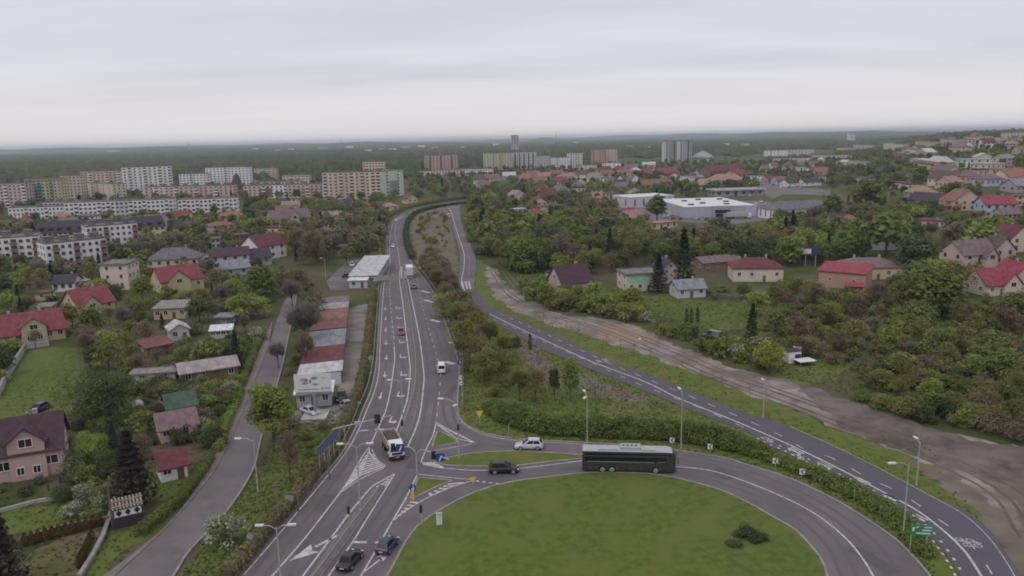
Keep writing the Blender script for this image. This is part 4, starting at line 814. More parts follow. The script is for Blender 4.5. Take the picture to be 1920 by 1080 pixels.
# --- houses and rows on the hill to the east
hill = [
 ((1738, 349), (1782, 346), 11, 4.5, 'gable', 4.6, 'cream', 'brown', 'cream hillside house with a broad brown roof', 'broad brown-roofed house', 'x', (4, 3.5)),
 ((1752, 353), (1783, 351), 9, 3.6, 'gable', 3.2, 'salmon', 'rosy', 'salmon hillside house with a pale gable', 'salmon pale-gabled house', 'y', None),
 ((1784, 345), (1812, 343), 10, 4.0, 'gable', 3.8, 'cream', 'red', 'cream hillside house with a scarlet roof', 'cream scarlet-roofed house', 'x', None),
 ((1811, 344), (1840, 341), 10, 4.0, 'hip', 3.8, 'rose', 'mauve', 'rose hillside house with a mauve hip', 'rose mauve-hipped house', 'x', None),
 ((1849, 350), (1882, 348), 10, 4.2, 'hip', 3.0, 'lilac', 'mauve', 'lilac hillside house with a dull hip roof', 'lilac hillside house', 'x', None),
 ((1890, 345), (1930, 341), 11, 4.2, 'gable', 4.4, 'cream', 'tile', 'hillside house with an orange tiled roof at the edge', 'orange-tiled hillside house', 'x', None),
 ((1905, 362), (1940, 359), 10, 4.0, 'gable', 3.4, 'grey', 'bluegrey', 'grey hillside house with a blue grey roof at the edge', 'blue grey hillside house', 'x', None),
 ((1694, 373), (1730, 371), 10, 3.4, 'hip', 4.2, 'grey', 'tan', 'hillside bungalow with a tan hipped roof', 'tan-hipped bungalow', 'x', None),
 ((1700, 391), (1768, 386), 11, 3.6, 'gable', 3.8, 'darkgrey', 'dark', 'dark house with a long slate black roof', 'slate black-roofed house', 'x', None),
 ((1766, 399), (1800, 397), 9, 3.2, 'gable', 2.6, 'brick', 'rust', 'low brick house left of the blue house', 'low brick house', 'x', None),
 ((1785, 398), (1845, 393), 11, 5.0, 'gable', 5.2, 'salmon', 'rust', 'brick red gabled house with dark timber', 'brick red gabled house', 'y', None),
 ((1845, 409), (1905, 409), 11, 6.5, 'gable', 3.4, 'blue', 'brightred', 'pale blue house with a bright red roof', 'pale blue house', 'x', None),
 ((1880, 414), (1915, 413), 8, 3.0, 'gable', 2.4, 'rose', 'mauve', 'mauve annexe in front of the pale blue house', 'mauve annexe', 'x', None),
 ((1706, 312), (1766, 309), 12, 4.5, 'flat', .4, 'palegrey', 'light', 'grey flat-roofed school on the slope', 'grey flat-roofed school', 'x', None),
 ((1800, 316), (1858, 313), 14, 6.0, 'flat', .4, 'mint', 'light', 'pale green flat-roofed hall on the slope', 'pale green hall', 'x', None),
 ((1850, 319), (1884, 317), 12, 4.0, 'flat', .4, 'cream', 'light', 'low cream wing beside the pale green hall', 'low cream wing', 'x', None),
 ((1870, 328), (1902, 326), 10, 3.4, 'flat', .3, 'cream', 'tan', 'tan flat-roofed bungalow on the slope', 'tan flat bungalow', 'x', None)]
for Lp, Rp, dep, h, rf, rh, wl, rm, lb, sh, rg, _ in hill: B(Lp, Rp, dep, h, rf, rh, wl, rm, lb, sh, (4, 2 if h > 4.6 else 1), 2, ridge=rg)
rows_ = [(1435, 1476, 293, 4, 'white', 'white block with grey panels below the forest edge', 'white forest-edge block'), (1477, 1526, 291, 4, 'palegrey', 'pale grey block next to the white forest-edge block', 'pale forest-edge block'),
 (1450, 1486, 304, 2, 'cream', 'low cream row below the white forest-edge block', 'low cream row'), (1487, 1522, 304, 2, 'white', 'low white pavilion beside the low cream row', 'white pavilion'), (1522, 1592, 301, 3, 'beige', 'long beige block with a pink end', 'long beige block'),
 (1568, 1604, 285, 3, 'yellow', 'pale yellow block on the hill brow', 'pale yellow brow block'), (1600, 1634, 279, 3, 'rose', 'rose block beside the pale yellow brow block', 'rose brow block'), (1656, 1692, 283, 4, 'cream', 'cream block on the hill brow', 'cream brow block'),
 (1715, 1760, 279, 3, 'yellow', 'yellow low block with a flat roof on the hill', 'yellow low block'), (1762, 1806, 276, 3, 'salmon', 'salmon low block on the hill', 'salmon low block'), (1806, 1840, 271, 3, 'beige', 'beige low block high on the hill', 'beige high block'),
 (1842, 1876, 268, 2, 'pink', 'brick pink row high on the hill', 'pink high row'), (1886, 1925, 262, 3, 'cream', 'cream row topmost on the hill', 'cream topmost row'), (1590, 1622, 312, 2, 'beige', 'beige hall among trees under the hill brow', 'beige hall'), (1672, 1704, 297, 2, 'brick', 'brick hall in trees under the cream brow block', 'brick hall')]
for a, b, y, fl, wl, lb, sh in rows_: apt(*far(a, b, y), 12, fl, wl, lb, sh, max(4, int((b-a)/6)), vents=1, balc=(1, 3) if fl > 2 else ())
# --- scattered low roofs in the town centre between the blocks
ctr = [((1000, 333), 'white', 'mauve'), ((1020, 337), 'rose', 'rosy'), ((1044, 332), 'brick', 'rust'), ((1066, 338), 'white', 'rosy'), ((985, 342), 'salmon', 'tile'), ((1010, 346), 'cream', 'rust'), ((1090, 334), 'white', 'brown'), ((1052, 347), 'rose', 'rustred'), ((955, 336), 'cream', 'light'), ((1115, 342), 'white', 'dull'), ((925, 341), 'rose', 'rust'), ((900, 345), 'white', 'brown'), ((1140, 332), 'cream', 'rust'), ((1218, 314), 'palegrey', 'light'), ((1185, 318), 'rose', 'grey')]
wn = dict(white='white', rose='rose', brick='brick', salmon='salmon', cream='cream', palegrey='pale grey'); rn = dict(mauve='mauve', rosy='rosy', rust='rust', tile='orange', brown='brown', rustred='brick red', light='pale', dull='dull', grey='grey')
ctrl = ['left of the low white hall', 'below the black striped slab', 'under the stepped white pair', 'before the low cream hall', 'near the striped slab', 'in trees before the striped slab', 'beside the low cream hall', 'behind the lilac gabled house', 'beside the white banded terrace', 'behind the yellow balcony house', 'behind the cream broad-gabled house', 'beyond the highway bend', 'before the low white hall', 'before the four towers', 'left of the crimson hip building']
for (p, wl, rm), rel in zip(ctr, ctrl):
    lb = f'small {wn[wl]} house with a {rn[rm]} roof {rel}'
    B((p[0]-12, p[1]+.3), (p[0]+12, p[1]-.3), 12, 4.5, 'gable', 4, wl, rm, lb, f'{wn[wl]} {rn[rm]}-roofed house', (4, 1), 2, chim=1)
# --- more of the town's small houses between the ones above
OW = {1: 'first', 2: 'second', 3: 'third', 4: 'fourth', 5: 'fifth', 6: 'sixth', 7: 'seventh', 8: 'eighth', 9: 'ninth', 10: 'tenth'}
hr_ = random.Random(21); LM0 = list(LM); cand = []; FP = [np.array(p) for p, h in CLEAR]
def free(x, y, rad):
    for p in FP:
        if p[:, 0].min()-rad < x < p[:, 0].max()+rad and p[:, 1].min()-rad < y < p[:, 1].max()+rad:
            for dx, dy in ((0, 0), (rad, 0), (-rad, 0), (0, rad), (0, -rad), (rad*.7, rad*.7), (-rad*.7, -rad*.7), (-rad*.7, rad*.7), (rad*.7, -rad*.7)):
                if inpoly(p, x+dx, y+dy): return False
    return True
for pxs, n_, dmin in (([(890, 335), (1240, 315), (1330, 330), (1330, 345), (1180, 380), (960, 395), (900, 370)], 34, 24), ([(1430, 310), (1580, 300), (1680, 330), (1690, 380), (1600, 390), (1560, 345), (1440, 345)], 12, 26), ([(1690, 280), (1930, 262), (1930, 430), (1780, 430), (1700, 400)], 26, 22), ([(1560, 430), (1700, 420), (1800, 440), (1700, 480), (1600, 470)], 4, 24), ([(-20, 425), (120, 422), (340, 415), (600, 398), (720, 402), (700, 430), (540, 450), (380, 440), (200, 450)], 13, 26)):
    P = np.array([tuple(at(*p))[:2] for p in pxs]); lo, hi = P.min(0), P.max(0); c = 0
    for _ in range(900):
        if c >= n_: break
        x, y = hr_.uniform(lo[0], hi[0]), hr_.uniform(lo[1], hi[1])
        if not inpoly(P, x, y) or not free(x, y+5, 11) or any((x-u)**2+(y-v)**2 < dmin**2 for u, v in cand): continue
        cand.append((x, y)); c += 1
names_ = {}
for x, y in cand:
    wl = hr_.choice(['white', 'cream', 'rose', 'beige', 'salmon', 'palegrey', 'yellow', 'cream', 'white']); rm = hr_.choice(['rust', 'brown', 'mauve', 'rosy', 'dull', 'grey', 'wine', 'tile', 'red', 'dark', 'light'])
    d, sh, lx, ly = min((math.hypot(x-u, y-v), s_, u, v) for s_, u, v in LM0); dx, dy = x-lx, y-ly; rel = ('behind' if dy > 0 else 'in front of') if abs(dy) > abs(dx) else ('right of' if dx > 0 else 'left of')
    names_.setdefault((wl, rm, rel, sh), []).append((d, x, y))
WN = dict(white='white', cream='cream', rose='rose', beige='beige', salmon='salmon', palegrey='pale grey', yellow='ochre'); RN = dict(rust='rust', brown='brown', mauve='mauve', rosy='rosy', dull='dull grey', grey='grey', wine='maroon', tile='orange', red='red', dark='black', light='pale')
for (wl, rm, rel, sh), L_ in names_.items():
    for i, (d, x, y) in enumerate(sorted(L_)):
        z = float(terrain(x, y)); w2 = hr_.uniform(4.5, 6.5); ang = hr_.uniform(-.35, .35); ca, sa = math.cos(ang)*w2, math.sin(ang)*w2; rf = hr_.choice(['gable', 'gable', 'gable', 'hip', 'flat']); rg = hr_.choice(['x', 'x', 'y']); hh = hr_.uniform(3.2, 5.6)
        lb = f"{OW[i+1]+' ' if len(L_) > 1 else ''}{WN[wl]} house with a {RN[rm]} roof {rel} the {sh}"
        if lb in LABELS: continue
        B(proj((x-ca, y-sa, z)), proj((x+ca, y+sa, z)), hr_.uniform(8, 11), hh, rf, .3 if rf == 'flat' else hr_.uniform(2.6, 4.4), wl, rm, lb, f'{WN[wl]} {RN[rm]}-roofed house' if len(L_) == 1 else None, (3, 2 if hh > 4.6 else 1), 2, ridge=rg, group='small houses across the town')
# distant pale villages beyond the forest: a handful of long halls and blocks
for i, (x, y, w_, hh, wl) in enumerate([(700, 285, 26, 12, 'white'), (722, 284, 22, 12, 'rose'), (744, 284.5, 20, 12, 'white'), (668, 287, 14, 9, 'palegrey'), (640, 290, 10, 9, 'white'), (585, 287, 16, 9, 'palegrey'), (570, 293, 12, 8, 'white'), (830, 281, 16, 16, 'rose'), (852, 280, 14, 18, 'cream'), (880, 281, 30, 8, 'white'), (905, 280.5, 20, 8, 'palegrey'), (990, 270, 22, 10, 'white'), (60, 297, 30, 10, 'palegrey'), (1590, 272, 6, 40, 'palegrey'), (30, 288, 34, 16, 'rose'), (110, 286, 20, 18, 'palegrey'), (210, 287, 16, 18, 'white'), (480, 284, 14, 20, 'white'), (520, 289, 10, 20, 'rose'), (545, 287, 8, 22, 'white'), (605, 283, 16, 20, 'palegrey'), (655, 281.5, 12, 24, 'white'), (690, 289, 12, 18, 'white'), (715, 288.5, 9, 20, 'rose'), (735, 288, 14, 19, 'white'), (760, 283, 18, 20, 'palegrey'), (790, 281, 12, 22, 'white'), (815, 286, 10, 20, 'white'), (868, 285, 9, 22, 'rose'), (930, 278, 12, 24, 'white'), (1030, 275, 16, 20, 'palegrey'), (1080, 274, 10, 22, 'white'), (1180, 285, 12, 18, 'white'), (1215, 287, 10, 18, 'cream'), (1360, 280, 14, 18, 'white'), (1400, 282, 12, 18, 'cream')]):
    Lp, Rp = far(x-w_/2, x+w_/2, y); mid, wd, rz = frame_of(Lp, Rp, 20)
    r0 = empty('distant_building', mid, rz, 'tiny pale building in the haze beyond the dark forest belt', 'building', 'tiny pale buildings beyond the forest')
    MB().box((0, 15, hh/2-1), (wd, 30, hh+2)).build('wall', W[wl], r0); MB().box((0, 15, hh+.3), (wd+1, 31, .6)).build('roof', RF['light'], r0)
for x, y, hh, lb in ((355, 286, 62, 'thin hazy mast on the far horizon over the white slab'), (640, 278, 60, 'thin hazy mast above the distant pale village'), (919, 284, 70, 'pale lattice mast left of the lone slim tower'), (1043, 268, 40, 'short hazy mast over the far ridge')):
    p = at(x, y); k = mpp(p); t = empty('mast', p, 0, lb, 'mast'); H_ = 24*k
    m_ = MB()
    for a in range(4):
        q = Vector((math.cos(a*math.pi/2), math.sin(a*math.pi/2), 0))*H_*.05; m_.tube(q, (0, 0, H_*.96), H_*.012, H_*.006, 4)
    for j in range(1, 7): m_.box((0, 0, H_*j/8), (H_*.1*(1-j/8), H_*.1*(1-j/8), H_*.008))
    m_.build('lattice', M_METAL, t); MB().tube((0, 0, H_*.9), (0, 0, H_), H_*.006, n=4).build('antenna', M_METAL, t)
# ------------------------------------------------------------------ vehicles
M_TYRE = mat('tyre_rubber', (.022, .021, .022), rough=0.9)
M_RIM = mat('wheel_rim', (.42, .42, .44), rough=0.35, metal=0.6)
M_GLASS = mat('car_glass', (.016, .017, .020), (.011, .012, .014), rough=0.16, spec=0.2)
M_LAMPW = mat('headlight_glass', (.72, .72, .70), rough=0.15)
M_LAMPR = mat('tail_light_plastic', (.36, .02, .025), rough=0.25)
M_PLATE = mat('number_plate', (.62, .61, .60), rough=0.5)
M_BLACK = mat('black_plastic', (.022, .022, .024), rough=0.55)
M_CHAS = mat('chassis_paint', (.04, .038, .038), rough=0.8)
CP = {k: mat('car_paint_'+k, v, tuple(x*.93 for x in v), scale=2, rough=0.28, spec=0.5) for k, v in dict(black=(.016, .016, .019), navy=(.026, .032, .085), silver=(.46, .47, .49), white=(.66, .66, .67), red=(.30, .030, .040), grey=(.14, .14, .15), blue=(.05, .08, .17), steel=(.24, .25, .27)).items()}
def loft(mb, secs, m=None):    # secs: list of (x, [(y,z) half profile bottom->top])
    k = len(secs[0][1])*2; vs = []
    for x, pr in secs:
        vs += [(x, -y, z) for y, z in pr]+[(x, y, z) for y, z in reversed(pr)]
    fs = []
    for i in range(len(secs)-1):
        for j in range(k):
            a = i*k+j; b = i*k+(j+1) % k; fs.append((a, a+k, b+k, b)[::-1])
    fs.append(tuple(range(k))[::-1]); fs.append(tuple((len(secs)-1)*k+j for j in range(k)))
    mb.add(vs, fs, m)
def wheel(par, x, y, r, wd=.22, far_=False):
    w_ = MB().tube((0, -wd/2, 0), (0, wd/2, 0), r, n=14).build('wheel', M_TYRE, par, loc=(x, y, r))
    if not far_:
        s = 1 if y > 0 else -1
        MB().tube((0, s*wd/2, 0), (0, s*(wd/2+.012), 0), r*.66, r*.60, n=12).build('rim', M_RIM, w_)
SPEC = dict(hatch=(4.0, 1.75, 1.50, (-.48, -.34, .0, .27), .90), sedan=(4.5, 1.78, 1.44, (-.38, -.20, .05, .27), .90), suv=(4.65, 1.88, 1.66, (-.49, -.36, .01, .26), .98), wagon=(4.6, 1.80, 1.50, (-.49, -.36, .03, .26), .92), van=(4.9, 1.92, 2.0, (-.495, -.47, .16, .34), 1.08))
def car(px, py, px2, py2, kind, colr, label, group=None, name='car', short=None, reduced=None, z=0.11, cat='car'):
    p = at(px, py); q = at(px2, py2); d = (q-p).to_2d(); rz = math.atan2(d.y, d.x)
    Lc, Wc, Hc, (a, b, c, e), bz = SPEC[kind]; p.z += z
    root = empty(name, p, rz, label, cat, group, short); hw_ = Wc/2; m = CP[colr]
    red = (p.length > 330) if reduced is None else reduced
    mb = MB(); X = Lc
    hood = bz-.14 if kind != 'van' else bz-.02
    secs = [(-.5*X, [(hw_*.80, .45), (hw_*.88, .62), (hw_*.84, bz-.12), (hw_*.74, bz-.04)]), (-.47*X, [(hw_*.92, .24), (hw_*.98, .60), (hw_*.95, bz-.06), (hw_*.86, bz)]), (-.3*X, [(hw_*.94, .20), (hw_, .60), (hw_*.97, bz-.05), (hw_*.90, bz)]),
            (.2*X, [(hw_*.94, .20), (hw_, .58), (hw_*.97, bz-.05), (hw_*.90, bz)]), (.28*X, [(hw_*.94, .20), (hw_, .56), (hw_*.95, bz-.12), (hw_*.86, bz-.03)]), (.43*X, [(hw_*.90, .22), (hw_*.96, .52), (hw_*.90, hood-.16), (hw_*.78, hood-.08)]), (.5*X, [(hw_*.72, .34), (hw_*.78, .48), (hw_*.74, hood-.32), (hw_*.62, hood-.25)])]
    loft(mb, secs); mb.build('body', m, root, True)
    wb, wt = hw_*.90, hw_*.72; v = [(a*X, -wb, bz-.03), (e*X, -wb, bz-.03), (e*X, wb, bz-.03), (a*X, wb, bz-.03), (b*X, -wt, Hc), (c*X, -wt, Hc), (c*X, wt, Hc), (b*X, wt, Hc)]
    MB().box((0, 0, .20), (Lc*.86, Wc*.84, .16)).build('underbody_shade_box', M_CHAS, root)  # dark box added beneath the car to block sky light and deepen contact shade
    cab = MB().hexa(v).box(((b+c)/2*X, 0, Hc+.02), ((c-b)*X*.92, wt*1.8, .05)).build('cabin', m, root)
    V = [Vector(t) for t in v]
    def pane(i0, i1, i2, i3, su, sv0, sv1, name_='window'):   # inset quad on a cabin face, 12 mm proud
        A, Bv, C, D = V[i0], V[i1], V[i2], V[i3]; n_ = (Bv-A).cross(D-A).normalized()*.012
        def P(u, t): return (A.lerp(Bv, u)).lerp(D.lerp(C, u), t)+n_
        q0 = [P(su[0], sv0), P(su[1], sv0), P(su[1], sv1), P(su[0], sv1)]
        MB().hexa([x-n_*.8 for x in q0]+q0).build(name_, M_GLASS, root)
    pane(1, 2, 6, 5, (.06, .94), .10, .93, 'windscreen'); pane(3, 0, 4, 7, (.08, .92), .22, .90, 'rear_window')
    for f in ((0, 1, 5, 4), (2, 3, 7, 6)):
        if red or kind == 'van': pane(*f, (.60, .90) if f[0] == 0 and kind == 'van' else ((.08, .40) if kind == 'van' else (.10, .86)), .22, .88)
        else:
            fl = f[0] == 2
            for su in (((.10, .46), (.50, .84)) if not fl else ((.16, .50), (.54, .90))): pane(*f, su, .20, .88)
    r = .33 if kind != 'suv' else .37
    for x in (-.30*X, .30*X):
        for s in (-1, 1): wheel(root, x, s*(hw_-.09), r, .22, red)
    for s in (-1, 1):
        MB().box((.455*X, s*hw_*.66, hood-.20), (.16, .36, .15), None, s*-.35).build('headlight', M_LAMPW, root)
        MB().box((-.49*X, s*hw_*.80, bz-.16), (.10, .24, .24)).build('tail_light', M_LAMPR, root)
        if not red: MB().box((.19*X, s*(hw_+.09), bz+.04), (.12, .2, .14)).build('mirror', m, root)
    if not red:
        MB().box((-.502*X, 0, .62), (.03, .52, .12)).build('number_plate', M_PLATE, root); MB().box((.503*X, 0, .42), (.03, .52, .11)).build('number_plate', M_PLATE, root)
        MB().box((.485*X, 0, .55), (.08, Wc*.5, .14)).build('grille', M_BLACK, root)
    return root
car(992, 842, 966, 842, 'suv', 'silver', 'silver hatchback rounding the splitter island behind the coach', short='silver hatchback')
car(945, 886, 975, 885, 'suv', 'black', 'black estate car following the coach round the bend', short='black estate car')
car(657, 1058, 676, 1035, 'sedan', 'black', 'glossy black saloon waiting at the stop line beside the median')
car(727, 1030, 745, 1008, 'hatch', 'navy', 'dark blue hatchback ahead of the glossy black saloon')
car(828, 697, 827, 680, 'van', 'white', 'white van with a dark rear window driving away', name='van', cat='van')
car(752, 627, 753, 645, 'hatch', 'red', 'bright red car in the left turn lane')
car(776, 541, 774, 530, 'sedan', 'grey', 'grey car trailing the white box lorry', reduced=False)
car(737, 464, 738, 475, 'hatch', 'white', 'white car coming down the empty carriageway')
car(743, 414.5, 741, 420, 'sedan', 'white', 'white car first on the highway bend'); car(749, 411, 745, 415, 'hatch', 'silver', 'silver car second on the highway bend')
car(762, 403, 755, 406, 'sedan', 'grey', 'grey car third on the highway bend'); car(781, 394.5, 770, 397, 'hatch', 'steel', 'steel grey car last on the highway bend')
car(841, 407, 843, 420, 'van', 'white', 'white van standing at the top of the access road', name='van', cat='van')
car(72, 772, 52, 782, 'wagon', 'navy', 'dark blue estate parked on the lawn behind the pink house', z=0.04)
car(660, 499, 662, 505, 'hatch', 'white', 'white hatchback in the workshop yard', z=.06)
car(652, 520, 672, 518, 'sedan', 'black', 'black car parked against the long pale workshop', z=.06)
car(640, 750, 638, 765, 'suv', 'black', 'old black off-roader parked in the garage yard', z=.06)
car(657, 764, 672, 760, 'hatch', 'steel', 'steel grey car half hidden by the hedge in the garage yard', z=.06)
car(582, 776, 600, 782, 'sedan', 'silver', 'old silver saloon in weeds by the billboard foot', z=.04)
car(566, 525, 562, 535, 'van', 'white', 'white delivery van parked by the side street', name='van', cat='van', z=.1)
car(448, 546, 440, 549, 'sedan', 'blue', 'blue car parked beyond the yellow red-roofed house')
lot = [(1262, 411, 'red', 'red car parked by the large store wall'), (1248, 409, 'silver', 'silver car beside the red one near the large store'), (1256, 405, 'white', 'white van by the side of the large store', 'van'), (1292, 407.5, 'white', 'white car at the front of the large store'),
 (1423, 395, 'grey', 'grey car right of the lilac store panel'), (1430, 398, 'white', 'white car right of the lilac store panel'), (1438, 391, 'black', 'black car first in the shop row'), (1443, 392, 'silver', 'silver car in the middle of the shop row'), (1449, 393, 'white', 'white car last in the shop row'), (1418, 383, 'white', 'white car behind the large store corner'), (1407, 369, 'silver', 'silver car under the station canopy'), (1380, 368, 'red', 'red car before the station shop'),
 (1466, 348.5, 'white', 'white car at the junction by the terrace houses'), (1450, 347.5, 'black', 'black car before the first terrace house'), (1500, 354, 'silver', 'silver car at the bend before the black-roofed terrace'), (1464, 354, 'white', 'white car on the approach road'), (1440, 338, 'steel', 'steel grey car turning off the junction'), (1545, 369, 'grey', 'grey car passing behind the long white shop'), (1555, 370, 'black', 'black car following behind the long white shop'), (1404, 345, 'white', 'white car left of the junction shop'), (1174, 383, 'white', 'white van in front of the grey warehouse', 'van'), (1092, 384, 'grey', 'grey car on the yard near the low ochre house')]
lot += [(1426, 399, 'silver', 'silver car at the right front corner of the large store'), (1432, 401, 'red', 'red car at the right front corner of the large store'), (1436, 394, 'white', 'white car squeezed in before the shop row'), (1440, 387, 'blue', 'blue car at the back right of the large store'), (1434, 385, 'silver', 'silver car at the back right of the large store'), (1428, 380, 'white', 'white car at the upper store parking edge'), (1276, 412, 'blue', 'blue car between the red one and the store front'), (1308, 412, 'silver', 'silver car on the apron before the store front'), (1325, 413, 'black', 'black car on the apron before the store front'), (1200, 402, 'white', 'white car below the grey warehouse'), (1212, 404, 'grey', 'grey car below the grey warehouse'), (1480, 352, 'red', 'red car passing the white-fronted terrace house')]
for it in lot: car(it[0], it[1], it[0]+9, it[1]-2.5+random.uniform(-2, 2), it[4] if len(it) > 4 else random.choice(['hatch', 'sedan', 'wagon']), it[2], it[3], 'cars parked around the shops', name='van' if len(it) > 4 else 'car', cat='van' if len(it) > 4 else 'car')
# --- coach
M_COACH = mat('coach_paint', (.044, .042, .043), (.038, .036, .037), rough=0.3, spec=0.5); M_SILVER = mat('silver_roof', (.38, .38, .40), (.31, .31, .33), scale=.6, rough=0.4)
p = at(1180, 886, .11); q = at(1265, 888, .11); d = (q-p).to_2d(); rz = math.atan2(d.y, d.x)
bus = empty('coach', p+Vector((0, 1.0, 0)), rz, 'long black touring coach with a silver roof on the ring road', 'coach', None, 'black coach')
bl, bw, bh = 13.9, 2.55, 3.62; X = bl/2; hb = bw/2
mb = MB(); pr = [(hb*.96, .32), (hb, .55), (hb, 1.75), (hb*.985, 2.75), (hb*.93, 3.35)]
loft(mb, [(-X, [(y*.95, z) for y, z in pr]), (-X+.25, pr), (X-1.2, pr), (X-.35, [(hb*.95, .32), (hb*.985, .55), (hb*.98, 1.75), (hb*.95, 2.75), (hb*.88, 3.28)]), (X, [(hb*.80, .36), (hb*.84, .55), (hb*.84, 1.55), (hb*.82, 2.3), (hb*.80, 2.55)])]); mb.build('body', M_COACH, bus)
rm = MB(); loft(rm, [(-X+.05, [(hb*.86, 3.30), (hb*.93, 3.37), (hb*.86, 3.50), (hb*.55, 3.58)]), (X-1.2, [(hb*.86, 3.30), (hb*.93, 3.37), (hb*.86, 3.50), (hb*.55, 3.58)]), (X-.5, [(hb*.78, 3.1), (hb*.86, 3.25), (hb*.78, 3.36), (hb*.5, 3.42)])]); ro = rm.build('roof', M_SILVER, bus)
u = MB().box((0.3, 0, 3.76), (3.2, 1.75, .36), None, 0, .93).build('roof_unit', mat('roof_unit_grey', (.36, .36, .38), rough=.5), ro)
for k in range(4): MB().box((-.75+k*.62, 0, 3.955), (.34, .5, .05)).build('fan_grille', M_BLACK, u)
for x0, x1 in ((-X+2.4, -1.4), (2.0, X-3)): MB().box(((x0+x1)/2, -hb*.72, 3.60), (x1-x0, .22, .10)).build('roof_rail', M_METAL, ro)
for s in (-1, 1):
    g = MB(); y = s*(hb+.004)
    q8 = [(-X+.35, y, 1.85), (X-2.0, y, 1.85), (X-1.25, y, 1.5), (X-.5, s*hb*.96, 1.5), (X-.75, s*hb*.955, 3.05), (-X+.35, s*hb*.955, 3.15)]
    g.add([(a, b+s*.014, c) for a, b, c in q8], [tuple(range(6)) if s < 0 else tuple(range(5, -1, -1))]); g.build('side_window', M_GLASS, bus)
    MB().box((-1.2, s*(hb+.012), 1.80), (bl-4.0, .02, .07)).build('trim_strip', M_SILVER, bus)
    MB().box((X-2.1, s*(hb+.012), 1.88), (1.2, .02, .06)).build('trim_strip', M_SILVER, bus)
    for x in (-X+1.2, -X+2.1, -1.8, .2, 1.9, 4.6): MB().box((x, s*(hb+.01), .80), (.14, .02, .07)).build('marker_light', mat('amber_plastic', (.55, .38, .22), rough=.4), bus)
    for x in (-X+3.05, -X+4.45, X-2.95):
        w_ = MB().tube((0, -.16, 0), (0, .16, 0), .52, n=18).build('wheel', M_TYRE, bus, loc=(x, s*(hb-.15), .52)); MB().tube((0, s*.16, 0), (0, s*.185, 0), .36, .30, n=14).build('rim', M_RIM, w_)
        MB().tube((x, s*(hb-.02), .56), (x, s*(hb+.006), .56), .63, n=18).build('wheel_arch', M_BLACK, bus)
    MB().path([(X-.5, s*hb*.9, 2.9), (X+.25, s*(hb+.1), 2.75), (X+.3, s*(hb+.12), 2.45)], .04).box((X+.3, s*(hb+.12), 2.15), (.12, .26, .55)).build('mirror', M_BLACK, bus)
    MB().box((X+.0, s*hb*.62, .85), (.08, .42, .22)).build('headlight', M_LAMPW, bus); MB().box((-X-.02, s*hb*.8, 1.1), (.05, .2, .7)).build('tail_light', M_LAMPR, bus)
MB().hexa([(X+.02, -hb*.78, 1.35), (X+.02, hb*.78, 1.35), (X-.05, hb*.78, 1.35), (X-.05, -hb*.78, 1.35), (X-.30, -hb*.8, 3.02), (X-.30, hb*.8, 3.02), (X-.36, hb*.8, 3.02), (X-.36, -hb*.8, 3.02)]).build('windscreen', M_GLASS, bus)
MB().box((X+.01, 0, .55), (.06, .52, .12)).build('number_plate', M_PLATE, bus)
# --- tipper truck
M_BED = mat('tipper_steel', (.42, .37, .36), (.32, .28, .27), scale=1.2, rough=.7); M_SOIL = mat('soil', (.115, .085, .070), (.070, .052, .044), scale=2.2, rough=1, bump=.6)
p = at(737, 852, .11); q = at(752, 880, .11); d = (q-p).to_2d(); rz = math.atan2(d.y, d.x)
tr = empty('tipper_truck', p+Vector((-.2, 1.0, 0)), rz, 'white tipper truck carrying dark soil through the junction', 'truck', None, 'tipper truck')
MB().box((-.2, 0, .85), (7.6, .9, .3)).box((3.1, 0, .62), (1.5, 2.3, .5)).build('chassis', M_CHAS, tr)
cb = MB(); loft(cb, [(2.05, [(1.2, .75), (1.22, 1.6), (1.2, 2.5), (1.08, 2.95)]), (3.6, [(1.2, .75), (1.22, 1.6), (1.17, 2.5), (1.02, 2.9)]), (3.95, [(1.16, .75), (1.18, 1.55), (1.08, 2.3), (.98, 2.72)])]); cb.build('cab', CP['white'], tr)
MB().hexa([(3.985, -1.05, 1.68), (3.985, 1.05, 1.68), (3.9, 1.05, 1.68), (3.9, -1.05, 1.68), (4.0, -.98, 2.5), (4.0, .98, 2.5), (3.85, .98, 2.5), (3.85, -.98, 2.5)]).build('windscreen', M_GLASS, tr)
for s in (-1, 1):
    MB().box((3.0, s*1.215, 2.08), (.95, .05, .72)).build('side_window', M_GLASS, tr); MB().box((4.0, s*.82, .95), (.08, .38, .2)).build('headlight', M_LAMPW, tr)
    MB().path([(3.7, s*1.15, 2.6), (4.05, s*1.45, 2.5)], .03).box((4.05, s*1.45, 2.2), (.1, .24, .5)).build('mirror', M_BLACK, tr)
    for x in (3.0, -1.2, -2.6): wheel(tr, x, s*1.05, .50, .34)
MB().box((3.99, 0, 1.28), (.06, 1.7, .34)).build('grille', M_BLACK, tr); MB().box((4.0, 0, .72), (.22, 2.36, .42)).build('bumper', M_CHAS, tr); MB().box((4.12, 0, .72), (.03, .52, .12)).build('number_plate', M_PLATE, tr)
bd = MB(); t = .08
v = [(-3.9, -1.05, 1.15), (1.75, -1.05, 1.15), (1.75, 1.05, 1.15), (-3.9, 1.05, 1.15)]; tp = [(-4.1, -1.25, 2.55), (1.75, -1.25, 2.75), (1.75, 1.25, 2.75), (-4.1, 1.25, 2.55)]
bd.add(v+tp+[(a*.97+.0, b*.92, c) for a, b, c in tp]+[(a*.97, b*.9, 1.3) for a, b, c in v], [(3, 2, 1, 0), (0, 1, 5, 4), (1, 2, 6, 5), (2, 3, 7, 6), (3, 0, 4, 7), (4, 5, 9, 8), (5, 6, 10, 9), (6, 7, 11, 10), (7, 4, 8, 11), (8, 9, 13, 12), (9, 10, 14, 13), (10, 11, 15, 14), (11, 8, 12, 15), (12, 13, 14, 15)])
